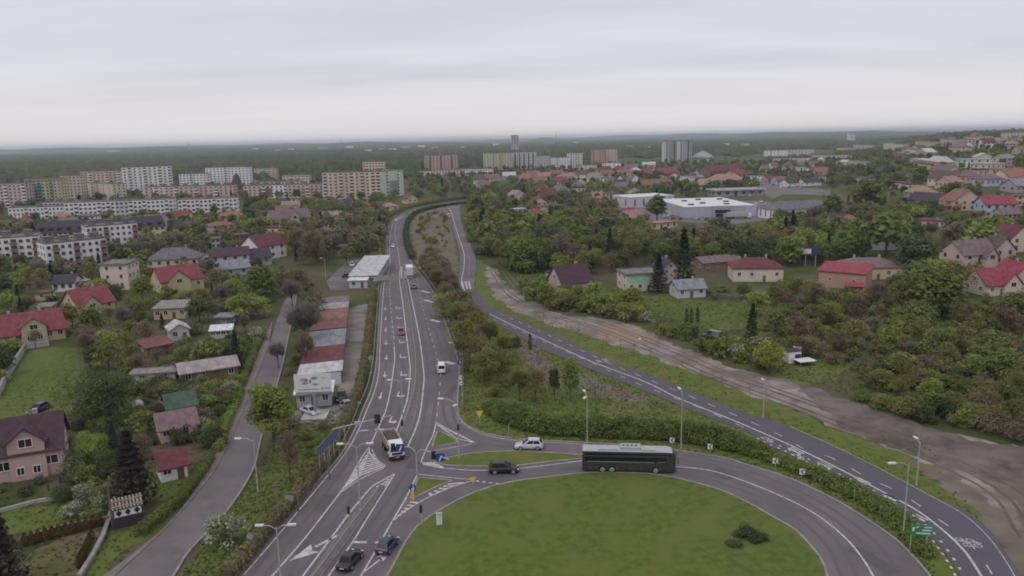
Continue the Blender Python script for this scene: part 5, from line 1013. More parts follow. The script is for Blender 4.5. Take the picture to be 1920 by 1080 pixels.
for x in (-3.2, -2.2, -1.2, -.2, .8):
    for s in (-1, 1): bd.box((x, s*1.19, 1.95), (.1, .1, 1.3))
bd.build('tipper_body', M_BED, tr)
so_ = MB(); n1, n2 = 12, 7; vs = []
for i in range(n1):
    for j in range(n2):
        u, w_ = i/(n1-1), j/(n2-1); vs.append((-3.9+u*5.4, -1.1+w_*2.2, 2.2+.65*math.sin(u*math.pi)**.6*math.sin(w_*math.pi)**.7+random.uniform(-.07, .07)))
so_.add(vs, [(i*n2+j, (i+1)*n2+j, (i+1)*n2+j+1, i*n2+j+1) for i in range(n1-1) for j in range(n2-1)]); so_.build('soil_load', M_SOIL, tr)
# --- box lorry
p = at(769, 522, .11); q = at(763, 500, .11); d = (q-p).to_2d(); rz = math.atan2(d.y, d.x)
lr = empty('box_lorry', p, rz, 'white box lorry driving away past the median tip', 'lorry', None, 'white box lorry')
M_BOXW = mat('lorry_box', (.66, .62, .63), (.60, .56, .57), scale=.8, rough=.5)
b_ = MB().box((3.4, 0, 2.65), (7.2, 2.5, 2.9)).build('cargo_box', M_BOXW, lr); MB().box((-.22, 0, 2.65), (.06, .05, 2.7)).box((-.22, -1.2, 2.65), (.05, .08, 2.8)).box((-.22, 1.2, 2.65), (.05, .08, 2.8)).build('door_bar', M_METAL, b_)
MB().box((4.5, 0, .95), (9.2, 1.0, .35)).box((-.1, 0, .75), (.2, 2.3, .22)).build('chassis', M_CHAS, lr)
c_ = MB(); loft(c_, [(7.2, [(1.18, .7), (1.2, 1.6), (1.16, 2.5), (1.05, 2.9)]), (8.9, [(1.15, .7), (1.17, 1.5), (1.06, 2.4), (.95, 2.75)])]); c_.build('cab', CP['white'], lr); MB().box((8.88, 0, 2.0), (.2, 2.0, .75)).build('windscreen', M_GLASS, lr)
for x in (.9, 2.2, 7.8):
    for s in (-1, 1): wheel(lr, x, s*1.0, .48, .32)
for s in (-1, 1): MB().box((-.2, s*1.0, .9), (.08, .3, .16)).build('tail_light', M_LAMPR, lr)
# --- semi trailer at the store
p = at(1362, 410, .1); lt = empty('articulated_lorry', p, math.atan2(-.06, 1), 'white lorry with a grey trailer parked at the store front', 'lorry')
MB().box((6, 0, 2.5), (11.5, 2.5, 2.7)).build('trailer', mat('trailer_grey', (.40, .39, .38), rough=.6), lt); MB().box((6, 0, .9), (11.5, 1, .3)).build('chassis', M_CHAS, lt)
c_ = MB(); loft(c_, [(12.4, [(1.2, .7), (1.22, 1.6), (1.2, 2.7), (1.05, 3.3)]), (14.3, [(1.15, .7), (1.17, 1.5), (1.08, 2.5), (.95, 2.9)])]); c_.build('cab', CP['white'], lt); MB().box((14.2, 0, 2.1), (.2, 2.0, .8)).build('windscreen', M_GLASS, lt)
for x in (1.2, 2.5, 3.8, 11.2, 13.4):
    for s in (-1, 1): wheel(lt, x, s*1.0, .48, .3, True)
p = at(1341, 425); cw = empty('small_truck', p, math.radians(-100), 'white small truck facing the trees below the store', 'truck')
MB().box((0, 0, 1.75), (4.2, 2.1, 2.3)).build('cargo_box', M_BOXW, cw); c_ = MB(); loft(c_, [(2.1, [(1, .5), (1.02, 1.3), (.9, 2.2)]), (3.6, [(1, .5), (1.0, 1.1), (.85, 1.6)])]); c_.build('cab', CP['white'], cw); MB().box((3.35, 0, 1.62), (.3, 1.6, .5), None, 0, .9).build('windscreen', M_GLASS, cw)
for x in (-1.3, 2.6):
    for s in (-1, 1): wheel(cw, x, s*.95, .4, .25, True)
# --- wrecked van in the bushes
wv = car(1336, 634, 1316, 630, 'van', 'grey', 'derelict pale van body standing in bushes by the gravel strip', name='derelict_van', cat='van', z=0, reduced=True)
# ------------------------------------------------------------------ street furniture
M_POLE = mat('galvanised_steel', (.42, .42, .42), (.35, .35, .35), scale=3, rough=.5, metal=.2); M_LHEAD = mat('lamp_head', (.62, .61, .57), rough=.4)
M_SIGNW = mat('sign_white', (.68, .67, .67), rough=.5); M_SIGNR = mat('sign_red', (.45, .03, .04), rough=.5); M_SIGNB = mat('sign_blue', (.035, .055, .32), rough=.5); M_SIGNY = mat('sign_yellow', (.72, .50, .03), rough=.5)
M_SIGNG = mat('sign_green', (.02, .26, .12), rough=.5); M_SIGNBK = mat('sign_back', (.27, .27, .28), rough=.6); M_SIGNK = mat('sign_black', (.03, .03, .03), rough=.6)
def hgt(b, ytop):     # height of a post whose top shows at image row ytop
    lo, hi = 0, 60
    for _ in range(40):
        m = (lo+hi)/2
        if proj((b.x, b.y, b.z+m))[1] > ytop: lo = m
        else: hi = m
    return lo
def lamp(bx, by, ytop, heads, label, group='street lamps', z=0):      # heads: (dx, dy, dz) offsets in metres from the pole top
    b = at(bx, by); b.z += z; h = hgt(b, ytop); r_ = empty('street_lamp', b, 0, label, 'street lamp', group)
    MB().tube((0, 0, 0), (0, 0, h), .11, .065, 8).tube((0, 0, 0), (0, 0, .9), .15, .13, 8).build('pole', M_POLE, r_)
    for dx, dy, dz in heads:
        a = MB(); a.path([(0, 0, h-.35), (dx*.35, dy*.35, h+dz*.75), (dx*.85, dy*.85, h+dz)], .045, 6); am = a.build('arm', M_POLE, r_)
        ang = math.atan2(dy, dx); MB().box((dx, dy, h+dz), (.95, .38, .16), M_LHEAD, ang).box((dx, dy, h+dz-.1), (.7, .28, .06), M_LAMPW, ang).build('lamp_head', None, am)
lamp(527, 1092, 988, [(-1.95, .1, .2), (1.75, .1, .2)], 'double-armed lamp nearest the glossy black saloon', z=0)
lamp(676, 958, 836, [(-2.2, .1, .3), (1.8, .1, .3)], 'double-armed lamp on the median left of the tipper truck', z=.2)
lamp(757, 815, 714, [(-1.9, 0, .2), (1.3, 0, .3)], 'double-armed lamp on the median before the stop line', z=.2)
lamp(861, 863, 757, [(-2.6, .6, .7), (-.3, -.4, -.1)], 'two-headed lamp on the long splitter island', z=.2)
lamp(1101, 834, 741, [(-.3, 1.6, .2), (-.5, -1.2, .0)], 'lamp with two heads behind the rear of the coach')
lamp(1277, 841, 735, [(-.2, 1.3, .2)], 'tall lamp behind the coach front beside a chevron board')
lamp(1693, 1008, 869, [(-2.1, 0, .1)], 'lamp with a long left arm at the bicycle road edge')
lamp(1718, 911, 829, [(0, 1.2, .2)], 'lamp at the edge of the gravel strip beside the bicycle road'); lamp(1431, 783, 717, [(0, 1.2, .2)], 'slim lamp on the verge left of the gravel strip')
lamp(484, 924, 824, [(-2.2, 0, .2)], 'lamp reaching over the side street'); lamp(611, 523, 485, [(-1.3, .2, .2)], 'lamp by the workshop yard gate'); lamp(1151, 506, 487, [(0, 1, .2)], 'small lamp behind the tall plum-roofed cottage'); lamp(1248, 500, 482, [(0, 1, .2)], 'small lamp beside the tall spruce'); lamp(998, 512, 495, [(0, 1, .2)], 'small lamp at the end of the gravel strip')
lamp(853, 668, 643, [(-.8, 0, .1)], 'short lamp at the slip lane edge below the brown thicket'); lamp(1200, 655, 637, [(0, .6, .1)], 'short lamp on the verge opposite the orange rubble')
def headbox(par, x, y, z, rz=0, back=True):
    h = MB().box((x, y, z), (.34, .28, 1.0)).build('signal_head', M_SIGNK, par)
    if back: MB().box((x, y+.16, z), (.65, .03, 1.35)).build('backboard', M_SIGNK, h)
    for k, (nm, c) in enumerate((('red_lens', M_SIGNR), ('amber_lens', M_SIGNY), ('green_lens', M_SIGNG))): MB().tube((x, y-.14, z+.3-.3*k), (x, y-.19, z+.3-.3*k), .11, n=8).build('lens', mat('dark_lens', (.05, .045, .04), rough=.3), h)
    return h
def signal(bx, by, yc, label, z=0):
    b = at(bx, by); b.z += z; h = hgt(b, yc); r_ = empty('traffic_light', b, 0, label, 'traffic light', 'traffic lights'); MB().tube((0, 0, 0), (0, 0, h), .06, n=8).build('pole', M_POLE, r_); headbox(r_, 0, -.2, h, back=False)
signal(656, 986, 955, 'traffic light on the median beside the left turn arrow', .2); signal(791, 987, 953, 'traffic light at the lawn edge right of the dark blue hatchback'); signal(954, 814, 786, 'traffic light on the verge before the long green hedge')
signal(861.5, 862, 800, 'traffic light on the long splitter island', .2); signal(755.5, 820, 792, 'traffic light at the tip of the upper median', .2)
# cantilever gantries
def tipped(o): return o
a, b = at(623, 805, 6.0), at(733, 779, 6.0); g0 = at(634, 847, 0); gt = empty('signal_gantry', g0, 0, 'cantilever arm with a black signal over the stop line', 'signal gantry')
A, Bp = a-g0, b-g0; base_on = A.lerp(Bp, .12); MB().path([(0, 0, 0), (base_on.x, base_on.y, 6)], .12, 8).build('pole', M_POLE, gt); MB().tube(A, Bp, .11, .07, 8).build('arm', M_POLE, gt); c = A.lerp(Bp, .76)
for dx in (0,): h_ = headbox(gt, c.x+dx, c.y-.3, c.z); 
MB().box((c.x, c.y-.1, c.z), (1.0, .05, 1.55)).build('backboard', M_SIGNK, gt); c2 = A.lerp(Bp, .42); MB().box((c2.x, c2.y, c2.z), (1.0, .3, .6)).build('camera_box', M_POLE, gt)
g0 = at(783, 906, 0); gt = empty('signal_gantry', g0, 0, 'forked mast holding two blue lane signs beside the tipper truck', 'signal gantry')
h = 5.4; MB().tube((0, 0, 0), (0, 0, h-.9), .13, .10, 8).build('pole', M_POLE, gt)
for (ex, ez, px_s, px_b) in (((734, 838), 5.6, 737.5, 752), ((842, 862), 5.4, 815, 827)):
    e = at(*ex, ez)-g0; MB().path([(0, 0, h-1.0), (e.x*.06, e.y*.06, h-.3), (e.x*.2, e.y*.2, h+.25), (e.x*.35, e.y*.35, h+.3), (e.x, e.y, ez)], .075, 6).build('arm', M_POLE, gt)
    f = (px_s-783)/(ex[0]-783); f2 = (px_b-783)/(ex[0]-783)
    headbox(gt, e.x*f, e.y*f-.3, h*.2+ez*.8); sg = MB().box((e.x*f2, e.y*f2-.15, h*.2+ez*.8), (1.25, .06, 1.2)).build('lane_sign', M_SIGNB, gt)
    MB().hexa([(e.x*f2-.25, e.y*f2-.195, ez-.5), (e.x*f2-.05, e.y*f2-.195, ez-.5), (e.x*f2-.05, e.y*f2-.185, ez-.5), (e.x*f2-.25, e.y*f2-.185, ez-.5), (e.x*f2+.1, e.y*f2-.195, ez+.3), (e.x*f2+.3, e.y*f2-.195, ez+.3), (e.x*f2+.3, e.y*f2-.185, ez+.3), (e.x*f2+.1, e.y*f2-.185, ez+.3)]).build('arrow', M_SIGNW, sg)
a, b = at(700, 526, 6.2), at(775, 520, 6.2); g0 = at(705, 553, 0); gt = empty('sign_gantry', g0, 0, 'far cantilever sign gantry reaching over the highway', 'signal gantry'); A, Bp = a-g0, b-g0
MB().path([(0, 0, 0), (A.x, A.y, 6.2)], .16, 8).build('pole', M_POLE, gt); MB().tube(A, Bp, .16, .1, 8).tube(A+Vector((0, 0, .7)), Bp+Vector((0, 0, .5)), .1, .07, 8).build('arm', M_POLE, gt)
c = A.lerp(Bp, .35); MB().box((c.x, c.y+.2, c.z+.4), (6.5, .12, 1.8)).build('sign_panel', M_SIGNBK, gt)
def text(par, s, size, loc, m, rx=math.pi/2, rz=0):
    cu = bpy.data.curves.new('lettering', 'FONT'); cu.body = s; cu.size = size; cu.align_x = 'CENTER'; cu.align_y = 'CENTER'; cu.extrude = .004; cu.materials.append(m)
    o0_ = bpy.data.objects.new('lettering', cu); me_ = bpy.data.meshes.new_from_object(o0_); bpy.data.objects.remove(o0_)
    o = bpy.data.objects.new('lettering', me_); COL.objects.link(o); o.parent = par; o.location = loc; o.rotation_euler = (rx, 0, rz); return o
def sign(bx, by, yc, kind, label, size=.8, rz=0, name='road_sign', yc2=None):
    b = at(bx, by); h = hgt(b, yc); r_ = empty(name, b, rz, label, 'road sign', 'road signs'); MB().tube((0, 0, 0), (0, 0, h+size*.45), .045, n=6).build('post', M_POLE, r_)
    s = size; y = -.07
    if kind == 'speed':
        for zc_, tx in ((h+s*.55, '70'), (h-s*.55, None)):
            pl = MB().tube((0, y, zc_), (0, y-.03, zc_), s*.5, n=20).build('plate', M_SIGNW, r_)
            rg = MB(); rr = [(math.cos(t), math.sin(t)) for t in np.linspace(0, 2*np.pi, 21)]
            for i in range(20): rg.hexa([(rr[i][0]*s*.5, y-.04, zc_+rr[i][1]*s*.5), (rr[i+1][0]*s*.5, y-.04, zc_+rr[i+1][1]*s*.5), (rr[i+1][0]*s*.43, y-.04, zc_+rr[i+1][1]*s*.43), (rr[i][0]*s*.43, y-.04, zc_+rr[i][1]*s*.43), (rr[i][0]*s*.5, y-.03, zc_+rr[i][1]*s*.5), (rr[i+1][0]*s*.5, y-.03, zc_+rr[i+1][1]*s*.5), (rr[i+1][0]*s*.43, y-.03, zc_+rr[i+1][1]*s*.43), (rr[i][0]*s*.43, y-.03, zc_+rr[i][1]*s*.43)])
            rg.build('ring', M_SIGNBK, pl)
            if tx: text(pl, tx, s*.55, (0, y-.045, zc_), M_SIGNK)
            else: MB().box((-.12, y-.04, zc_), (.2, .012, .14)).box((.14, y-.04, zc_), (.2, .012, .14)).build('symbol', M_SIGNK, pl)
    elif kind == 'keep':
        pl = MB().tube((0, y, h), (0, y-.03, h), s*.5, n=20).build('plate', M_SIGNB, r_); MB().hexa([(-.05, y-.04, h+.28), (.1, y-.04, h+.22), (.1, y-.03, h+.22), (-.05, y-.03, h+.28), (.12, y-.04, h-.28), (.26, y-.04, h-.12), (.26, y-.03, h-.12), (.12, y-.03, h-.28)]).box((0, y-.04, h-.2), (.45, .012, .16)).build('arrow', M_SIGNW, pl); MB().box((0, -.06, h*.45), (.22, .12, h*.8)).build('bollard', M_SIGNY, r_)
    elif kind == 'yield':
        pl = MB(); pl.add([(-s*.6, y, h+s*.5), (s*.6, y, h+s*.5), (0, y, h-s*.55), (-s*.6, y+.04, h+s*.5), (s*.6, y+.04, h+s*.5), (0, y+.04, h-s*.55)], [(2, 1, 0)[::-1], (3, 4, 5)[::-1], (0, 1, 4, 3), (1, 2, 5, 4), (2, 0, 3, 5)]); pl.build('plate', M_SIGNY, r_)
    elif kind == 'diamond':
        pl = MB(); k = s*.6; pl.hexa([(0, y, h-k), (k, y, h), (k, y+.04, h), (0, y+.04, h-k), (-k, y, h), (0, y, h+k), (0, y+.04, h+k), (-k, y+.04, h)]); pl.build('plate', M_SIGNBK, r_)
    elif kind == 'yellow_diamond':
        pl = MB(); k = s*.6; pl.hexa([(0, y, h-k), (k, y, h), (k, y+.04, h), (0, y+.04, h-k), (-k, y, h), (0, y, h+k), (0, y+.04, h+k), (-k, y+.04, h)]); pl.build('plate', M_SIGNY, r_)
    elif kind == 'circle_back': MB().tube((0, y, h), (0, y-.03, h), s*.5, n=20).build('plate', M_SIGNBK, r_)
    elif kind == 'rect_back': MB().box((0, y, h), (s*1.3, .04, s)).build('plate', M_SIGNBK, r_)
    elif kind == 'blue': 
        pl = MB().box((0, y, h), (s, .04, s*.8)).build('plate', M_SIGNB, r_); MB().box((-.1, y-.025, h), (.12, .01, s*.5)).box((.12, y-.025, h+.05), (.2, .01, .1)).build('symbol', M_SIGNW, pl)
    elif kind == 'chevron':
        pl = MB().box((0, y, h), (s, .05, s*1.15)).build('plate', M_SIGNW, r_); c_ = MB(); w_ = s*.32
        for s_ in (-1, 1): c_.hexa([(-.3*s, y-.035, h), (-.3*s+w_, y-.035, h), (-.3*s+w_, y-.028, h), (-.3*s, y-.028, h), (.12*s, y-.035, h+s_*s*.48), (.12*s+w_, y-.035, h+s_*s*.48), (.12*s+w_, y-.028, h+s_*s*.48), (.12*s, y-.028, h+s_*s*.48)] if s_ > 0 else [(.12*s, y-.035, h-s*.48), (.12*s+w_, y-.035, h-s*.48), (.12*s+w_, y-.028, h-s*.48), (.12*s, y-.028, h-s*.48), (-.3*s, y-.035, h), (-.3*s+w_, y-.035, h), (-.3*s+w_, y-.028, h), (-.3*s, y-.028, h)])
        c_.build('chevron', mat('chevron_dark', (.17, .02, .025), rough=.5), pl)
    return r_
sign(867, 764, 713, 'speed', 'twin round sign post reading 70 at the slip lane', 1.0); sign(775, 938, 914, 'keep', 'round blue keep-right sign on a yellow bollard', 1.0)
sign(900, 802, 776, 'yield', 'yellow triangular sign on the verge by the hedge end', 1.1); sign(887, 912, 900, 'yield', 'yellow triangular sign at the give-way line behind the black estate car', .8)
sign(697, 705, 671, 'diamond', 'grey diamond sign back beside the highway hedge', 1.1); sign(544, 958, 934, 'rect_back', 'square grey sign back by the guard rail', .9); sign(472, 1037, 1005, 'circle_back', 'round grey sign back by the guard rail', .9)
sign(865, 724, 679, 'blue', 'small blue sign on a tall post at the slip lane', 1.2); sign(787, 513, 502, 'yellow_diamond', 'yellow diamond sign beside the white box lorry', 1.1)
sign(745, 838, 826, 'keep', 'round blue keep-right sign behind the tipper truck', .8)
for x, y, yc, lb in ((1260, 838, 825, 'chevron board beside the tall lamp'), (1331, 849, 837, 'chevron board right of the coach front'), (1453, 880, 864, 'chevron board third along the ring road bend'), (1503, 901, 884, 'chevron board furthest round the ring road bend')): sign(x, y, yc, 'chevron', lb, .75, -.25)
for x, y in ((1650, 968), (1601, 938)): sign(x, y, y-18, 'circle_back', 'slim post with a small sign back among verge bushes', .35)
b = at(1721, 1033); h = hgt(b, 993); r_ = empty('direction_sign', b, -.15, 'green direction sign on two posts by the bicycle road', 'road sign')
for x in (-.9, .9): MB().tube((x, 0, 0), (x, 0, h+.6), .06, n=6).build('post', M_POLE, r_)
pl = MB().box((0.2, -.1, h), (2.5, .06, 1.35)).build('sign_panel', M_SIGNG, r_)
tb = MB()
for x, z, w_ in ((-.2, .38, .5), (.9, .38, .8), (.75, 0, 1.0), (.4, -.4, 1.6)): tb.box((x, -.145, h+z), (w_, .012, .15))
tb.box((-.75, -.145, h+.1), (.22, .012, .5)).build('lettering', M_SIGNW, pl); MB().box((0.0, -.146, h+.25), (.4, .014, .35)).build('symbol', mat('symbol_red', (.3, .05, .06)), pl)
# big board beside the highway, seen from its back edge
a, b = at(601, 893, 0), at(636, 852, 0); d = (b-a); ln = d.to_2d().length; r_ = empty('direction_sign', a, math.atan2(d.y, d.x), 'long roadside direction board seen obliquely with a row of posts', 'road sign')
for i in range(5): MB().tube((ln*i/4, 0, 0), (ln*i/4, 0, 3.6), .06, n=6).build('post', M_POLE, r_)
MB().box((ln/2, .1, 3.9), (ln+.6, .12, 1.6)).build('sign_panel', mat('board_blue', (.10, .12, .22), rough=.5), r_); MB().box((ln/2, .17, 3.9), (ln*.9, .03, .12)).box((ln/2, .17, 3.2), (ln*.95, .03, .1)).box((ln/2, .17, 4.6), (ln*.95, .03, .1)).build('frame', M_POLE, r_)
b = at(650, 871, 0); r_ = empty('sign_pole', b, 0, 'thin steel pole beside the long direction board', 'pole'); h = hgt(b, 806); MB().tube((0, 0, 0), (0, 0, h), .06, n=6).build('post', M_POLE, r_); MB().box((0, 0, h), (.3, .3, .4)).build('cap', M_SIGNBK, r_)
# tall roadside advertisement
b = at(592, 779, 0); bb = empty('billboard', b, .06, 'tilted white advertising billboard on a dark pylon by the kiosk', 'billboard', None, 'white billboard'); hb_ = hgt(b, 738)
MB().box((0, 0, .12), (4.6, 5.2, .24)).build('base', M_CONC, bb); MB().box((0, 0, hb_/2), (.5, .5, hb_)).build('pylon', M_SIGNBK, bb)
fr = MB().box((0, 0, hb_+.15), (6.6, .5, .25)).box((0, .15, hb_+1.9), (6.5, .25, 3.4)).build('frame', M_SIGNBK, bb); pn = MB().box((-.1, -.02, hb_+2.1), (6.8, .08, 3.5)).build('poster', M_SIGNW, bb)
ar = MB(); rr_ = random.Random(3)
for cx, cz, rx_, rz_, mm in ((-1.9, .55, .55, .35, 'grey'), (-1.25, .45, .28, .42, 'red'), (.25, .85, .75, .30, 'grey'), (-1.6, -.15, .65, .35, 'grey'), (-.55, .15, .25, .4, 'red'), (.35, -.4, .7, .2, 'grey'), (-.1, .8, .25, .22, 'dark')):
    pts = [(cx+rx_*rr_.uniform(.6, 1.1)*math.cos(t), cz+rz_*rr_.uniform(.6, 1.1)*math.sin(t)) for t in np.linspace(0, 2*np.pi, 10)[:-1]]; m_ = dict(grey=mat('ad_grey', (.28, .27, .30)), red=mat('ad_red', (.32, .13, .14)), dark=mat('ad_dark', (.15, .13, .15)))[mm]
    y = -.064-rr_.uniform(0, .02); ar.add([(x, y, hb_+2.2+z) for x, z in pts], [tuple(range(len(pts)))], m_)
for i in range(9): ar.box((-2.6+i*.42, -.068, hb_+.85), (.3, .012, .16), mat('ad_dark', (.15, .13, .15)))
for i, w_ in enumerate((.5, .22, .4, .45)): ar.box((1.5+i*.42, -.068, hb_+.95), (w_*.7, .012, .38), mat('ad_grey', (.28, .27, .30)))
ar.box((2.2, -.068, hb_+2.95), (1.2, .012, .1), mat('ad_grey', (.28, .27, .30))); ar.build('picture', None, pn)
M_BOARDB = mat('billboard_navy', (.045, .055, .13), rough=.5)
for px, py, yt, wd_, hh, lb, mm in ((1519, 500, 470, 7.5, 3.2, 'dark blue billboard with a pale picture among trees', M_BOARDB), (681, 470, 446, 6.5, 2.6, 'white billboard with a green lower band near the highway', M_SIGNW)):
    b = at(px, py, None); r_ = empty('billboard', b, 0, lb, 'billboard'); h = hgt(b, yt)
    for s in (-1, 1): MB().box((s*wd_*.25, 0, h/2), (.3, .3, h)).build('post', M_SIGNBK, r_)
    pn = MB().box((0, -.2, h), (wd_, .15, hh)).build('poster', mm, r_)
    if mm is M_BOARDB: MB().box((-wd_*.2, -.29, h-.2), (wd_*.4, .02, hh*.6)).box((-wd_*.3, -.292, h-.9), (wd_*.25, .02, .5)).build('picture', M_SIGNW, pn)
    else: MB().box((0, -.29, h-hh*.2), (wd_*.95, .02, hh*.35)).build('picture', W['mint'], pn)
# guard rails
M_RAIL = mat('guard_rail_steel', (.34, .33, .33), (.27, .26, .26), scale=2, rough=.5, metal=.3)
def rail(pts, label, off=0.0, z=0.0, step=4.0):
    p = resample(crom(G(pts), 6), 2.0); n_ = normals(p); p = [a+b*off for a, b in zip(p, n_)]; o0 = p[0]
    r_ = empty('guard_rail', (o0.x, o0.y, z), 0, label, 'guard rail', 'guard rails'); q = [a-o0 for a in p]
    mb = MB(); strip(mb, q, .09, .50, 0, .80); mb.build('rail', M_RAIL, r_); pm = MB().box((0, 0, .36), (.12, .12, .72)).mesh('post', M_RAIL)
    for a in resample(q, max(step, sum((q[i+1]-q[i]).length for i in range(len(q)-1))/95)): link('post', pm, r_, (a.x, a.y, 0))
rail([(425, 1080), (470, 1028), (510, 984), (560, 930), (625, 860), (656, 808), (671, 770), (684, 742), (693, 715), (700, 675), (704, 625), (708, 575), (710, 540), (716, 520), (722, 500), (723, 470), (723, 440), (729, 417), (748, 402), (780, 390)], 'long guard rail between the hedge and the southbound carriageway')
rail([(866, 765), (868, 730), (866, 690), (859, 657), (848, 625), (836, 590), (823, 557), (808, 532), (790, 508), (774, 484)], 'guard rail along the northbound slip lane under the brown thicket')
rail([(745, 834), (758, 800), (768, 768), (777, 735), (780, 700), (778, 662), (773, 620), (766, 567), (758, 520)], 'twin guard rail down the middle of the upper median', z=.24)
rail([(583, 1100), (620, 1050), (660, 993), (700, 940), (714, 918)], 'guard rail on the lower median beside the glossy black saloon', z=.24)
# walls and barriers
def wall(pts, hgt_, th, m, label, name='garden_wall', cat='wall', cap=None, hide=True):
    p = resample(crom(G(pts), 4), 4.0); o0 = p[0]; q = [a-o0 for a in p]; r_ = empty(name, (o0.x, o0.y, 0), 0, label, cat); mb = MB(); strip(mb, q, th, -.1, 0, hgt_); mb.build('panel' if cat == 'fence' else 'wall', m, r_)
    if cap:
        c_ = MB(); strip(c_, q, th+.12, hgt_, 0, hgt_+.12); c_.build('coping', cap, r_)
    ns = normals(p); clear([a+b*(th/2+.4) for a, b in zip(p, ns)]+[a-b*(th/2+.4) for a, b in zip(p, ns)][::-1], hide)
wall([(-4, 745), (18, 703), (48, 655)], 1.4, .5, M_CONC, 'grey concrete wall climbing beside the bright lawn', cap=M_KERB); wall([(50, 655), (92, 648)], 1.3, .3, W['palegrey'], 'short pale fence wall in front of the wide yellow house')
wall([(150, 1085), (178, 1040), (198, 1000), (210, 960), (214, 925)], .5, .4, M_KERB, 'low concrete wall running up from the picture foot to the play hut', cap=M_KERB); wall([(-5, 962), (60, 944), (140, 932)], .5, .3, M_CONC, 'low kerb wall of the flower bed under the pink house')
wall([(40, 1018), (100, 998), (165, 984), (205, 978)], .8, .4, W['brown'], 'low brown wall backing a row of clipped cypresses')
wall([(719, 480), (721, 440), (727, 414), (745, 400), (780, 388.5), (830, 379), (880, 373), (930, 369)], 1.7, .3, mat('dark_barrier', (.10, .095, .085), rough=.9), 'long dark noise barrier on the outer side of the highway bend', 'noise_barrier', 'barrier', hide=True)
wall([(1310, 545), (1345, 556), (1372, 562)], 1.2, .5, M_DIRT, 'crumbling rubble wall beside the whitewashed cottage', 'rubble_wall', 'wall'); wall([(1462, 592), (1500, 608)], 1.3, .2, W['palegrey'], 'short pale fence in the orchard', 'garden_fence', 'fence')
wall([(1790, 612), (1830, 626)], 1.2, .2, W['palegrey'], 'grey fence under trees on the right slope', 'garden_fence', 'fence')
# odd pieces
b = at(824, 985); r_ = empty('utility_cabinet', b, .1, 'pale grey utility cabinet on the roundabout lawn', 'utility cabinet'); b_ = MB().box((0, 0, .85), (.75, .5, 1.6)).build('cabinet_body', M_SIGNW, r_); MB().box((0, 0, .05), (.9, .65, .2)).build('base', M_CONC, r_); MB().box((0, 0, 1.70), (.85, .6, .1)).build('cap', M_METAL, r_); MB().box((.1, -.265, .9), (.04, .03, 1.3)).build('door_seam', M_METAL, b_)
b = at(262, 789); r_ = empty('storage_tank', b, 0, 'upright grey storage tank with a domed top beside a grey shed', 'tank'); MB().lathe([(1.0, 0), (1.0, 3.2), (.85, 3.7), (.5, 4.0), (.05, 4.1)], 16).build('tank_body', W['grey'], r_, True); MB().lathe([(1.03, 1.6), (1.03, 1.75)], 16).build('hoop', M_METAL, r_); MB().path([(.2, 0, 4), (.2, 0, 4.5)], .08).build('pipe', M_METAL, r_)
b = at(1490, 681); r_ = empty('beekeeper_cabin', b, .2, 'white box cabin with a black roof and open dark door', 'cabin'); MB().box((0, 1.3, 1.3), (3.0, 2.6, 2.6)).build('wall', W['white'], r_); MB().box((0, 1.3, 2.68), (3.3, 2.9, .16)).build('roof', RF['dark'], r_); MB().box((.7, -.03, 1.0), (1.4, .1, 2.0)).build('door', M_BLACK, r_); MB().box((1.9, 2.2, 2.95), (1.6, 1.2, .2)).box((1.9, 2.2, 1.4), (1.4, 1.0, 2.8)).build('annexe', W['white'], r_)
b = at(1508, 684); r_ = empty('folding_canopy', b, .25, 'flat white canopy sheet on low legs beside the box cabin', 'canopy'); MB().box((0, 0, 1.1), (4.0, 2.8, .14)).build('sheet', M_SIGNW, r_)
for x in (-1.8, 1.8):
    for y in (-1.2, 1.2): MB().tube((x, y, 0), (x, y, 1.1), .05, n=6).build('leg', M_METAL, r_)
clear([(b.x-9, b.y-14), (b.x+9, b.y-14), (b.x+6, b.y+4), (b.x-6, b.y+4)], False)
# play hut with diamonds
b, wd, rz = frame_of((218, 991), (268, 979), 3); r_ = empty('play_hut', b, rz, 'white garden hut with three dark diamonds and slatted roof', 'hut', None, 'diamond play hut')
MB().box((0, 1.3, .75), (wd+.8, 3.2, 1.5)).build('fence_base', mat('dark_boards', (.045, .036, .045), scale=3, rough=.8), r_); wl_ = MB().box((0, 1.4, 1.95), (wd, 2.8, 1.3)).build('wall', W['white'], r_)
for k in (-1.1, 0, 1.1):
    m_ = MB(); m_.hexa([(k, -.04, 1.55), (k+.38, -.04, 2.0), (k+.38, -.01, 2.0), (k, -.01, 1.55), (k-.38, -.04, 2.0), (k, -.04, 2.45), (k, -.01, 2.45), (k-.38, -.01, 2.0)]); m_.build('diamond', M_BLACK, wl_)
M_SLAT = mat('weathered_slats', (.34, .28, .22), (.20, .16, .13), scale=2, rough=.9)
sl = MB(); sl.hexa([(-wd/2-.3, -.2, 2.55), (wd/2+.3, -.2, 2.55), (wd/2+.3, 1.4, 3.5), (-wd/2-.3, 1.4, 3.5), (-wd/2-.3, -.2, 2.63), (wd/2+.3, -.2, 2.63), (wd/2+.3, 1.4, 3.58), (-wd/2-.3, 1.4, 3.58)], M_BLACK)
for i in range(9):
    x = -wd/2-.1+i*(wd+.2)/8; sl.hexa([(x-.12, -.2, 2.64), (x+.12, -.2, 2.64), (x+.12, 1.4, 3.59), (x-.12, 1.4, 3.59), (x-.12, -.2, 2.72), (x+.12, -.2, 2.72), (x+.12, 1.4, 3.67), (x-.12, 1.4, 3.67)], M_SLAT)
for j in range(2): sl.box((0, .1+j*.8, 2.92+j*.48), (wd+.6, .14, .14), M_SLAT)
sl.build('slatted_roof', None, r_); foot(r_, wd, 3, 3.2); clear([(b.x-3, b.y-6), (b.x+3, b.y-6), (b.x+4, b.y+2), (b.x-4, b.y+2)], False)
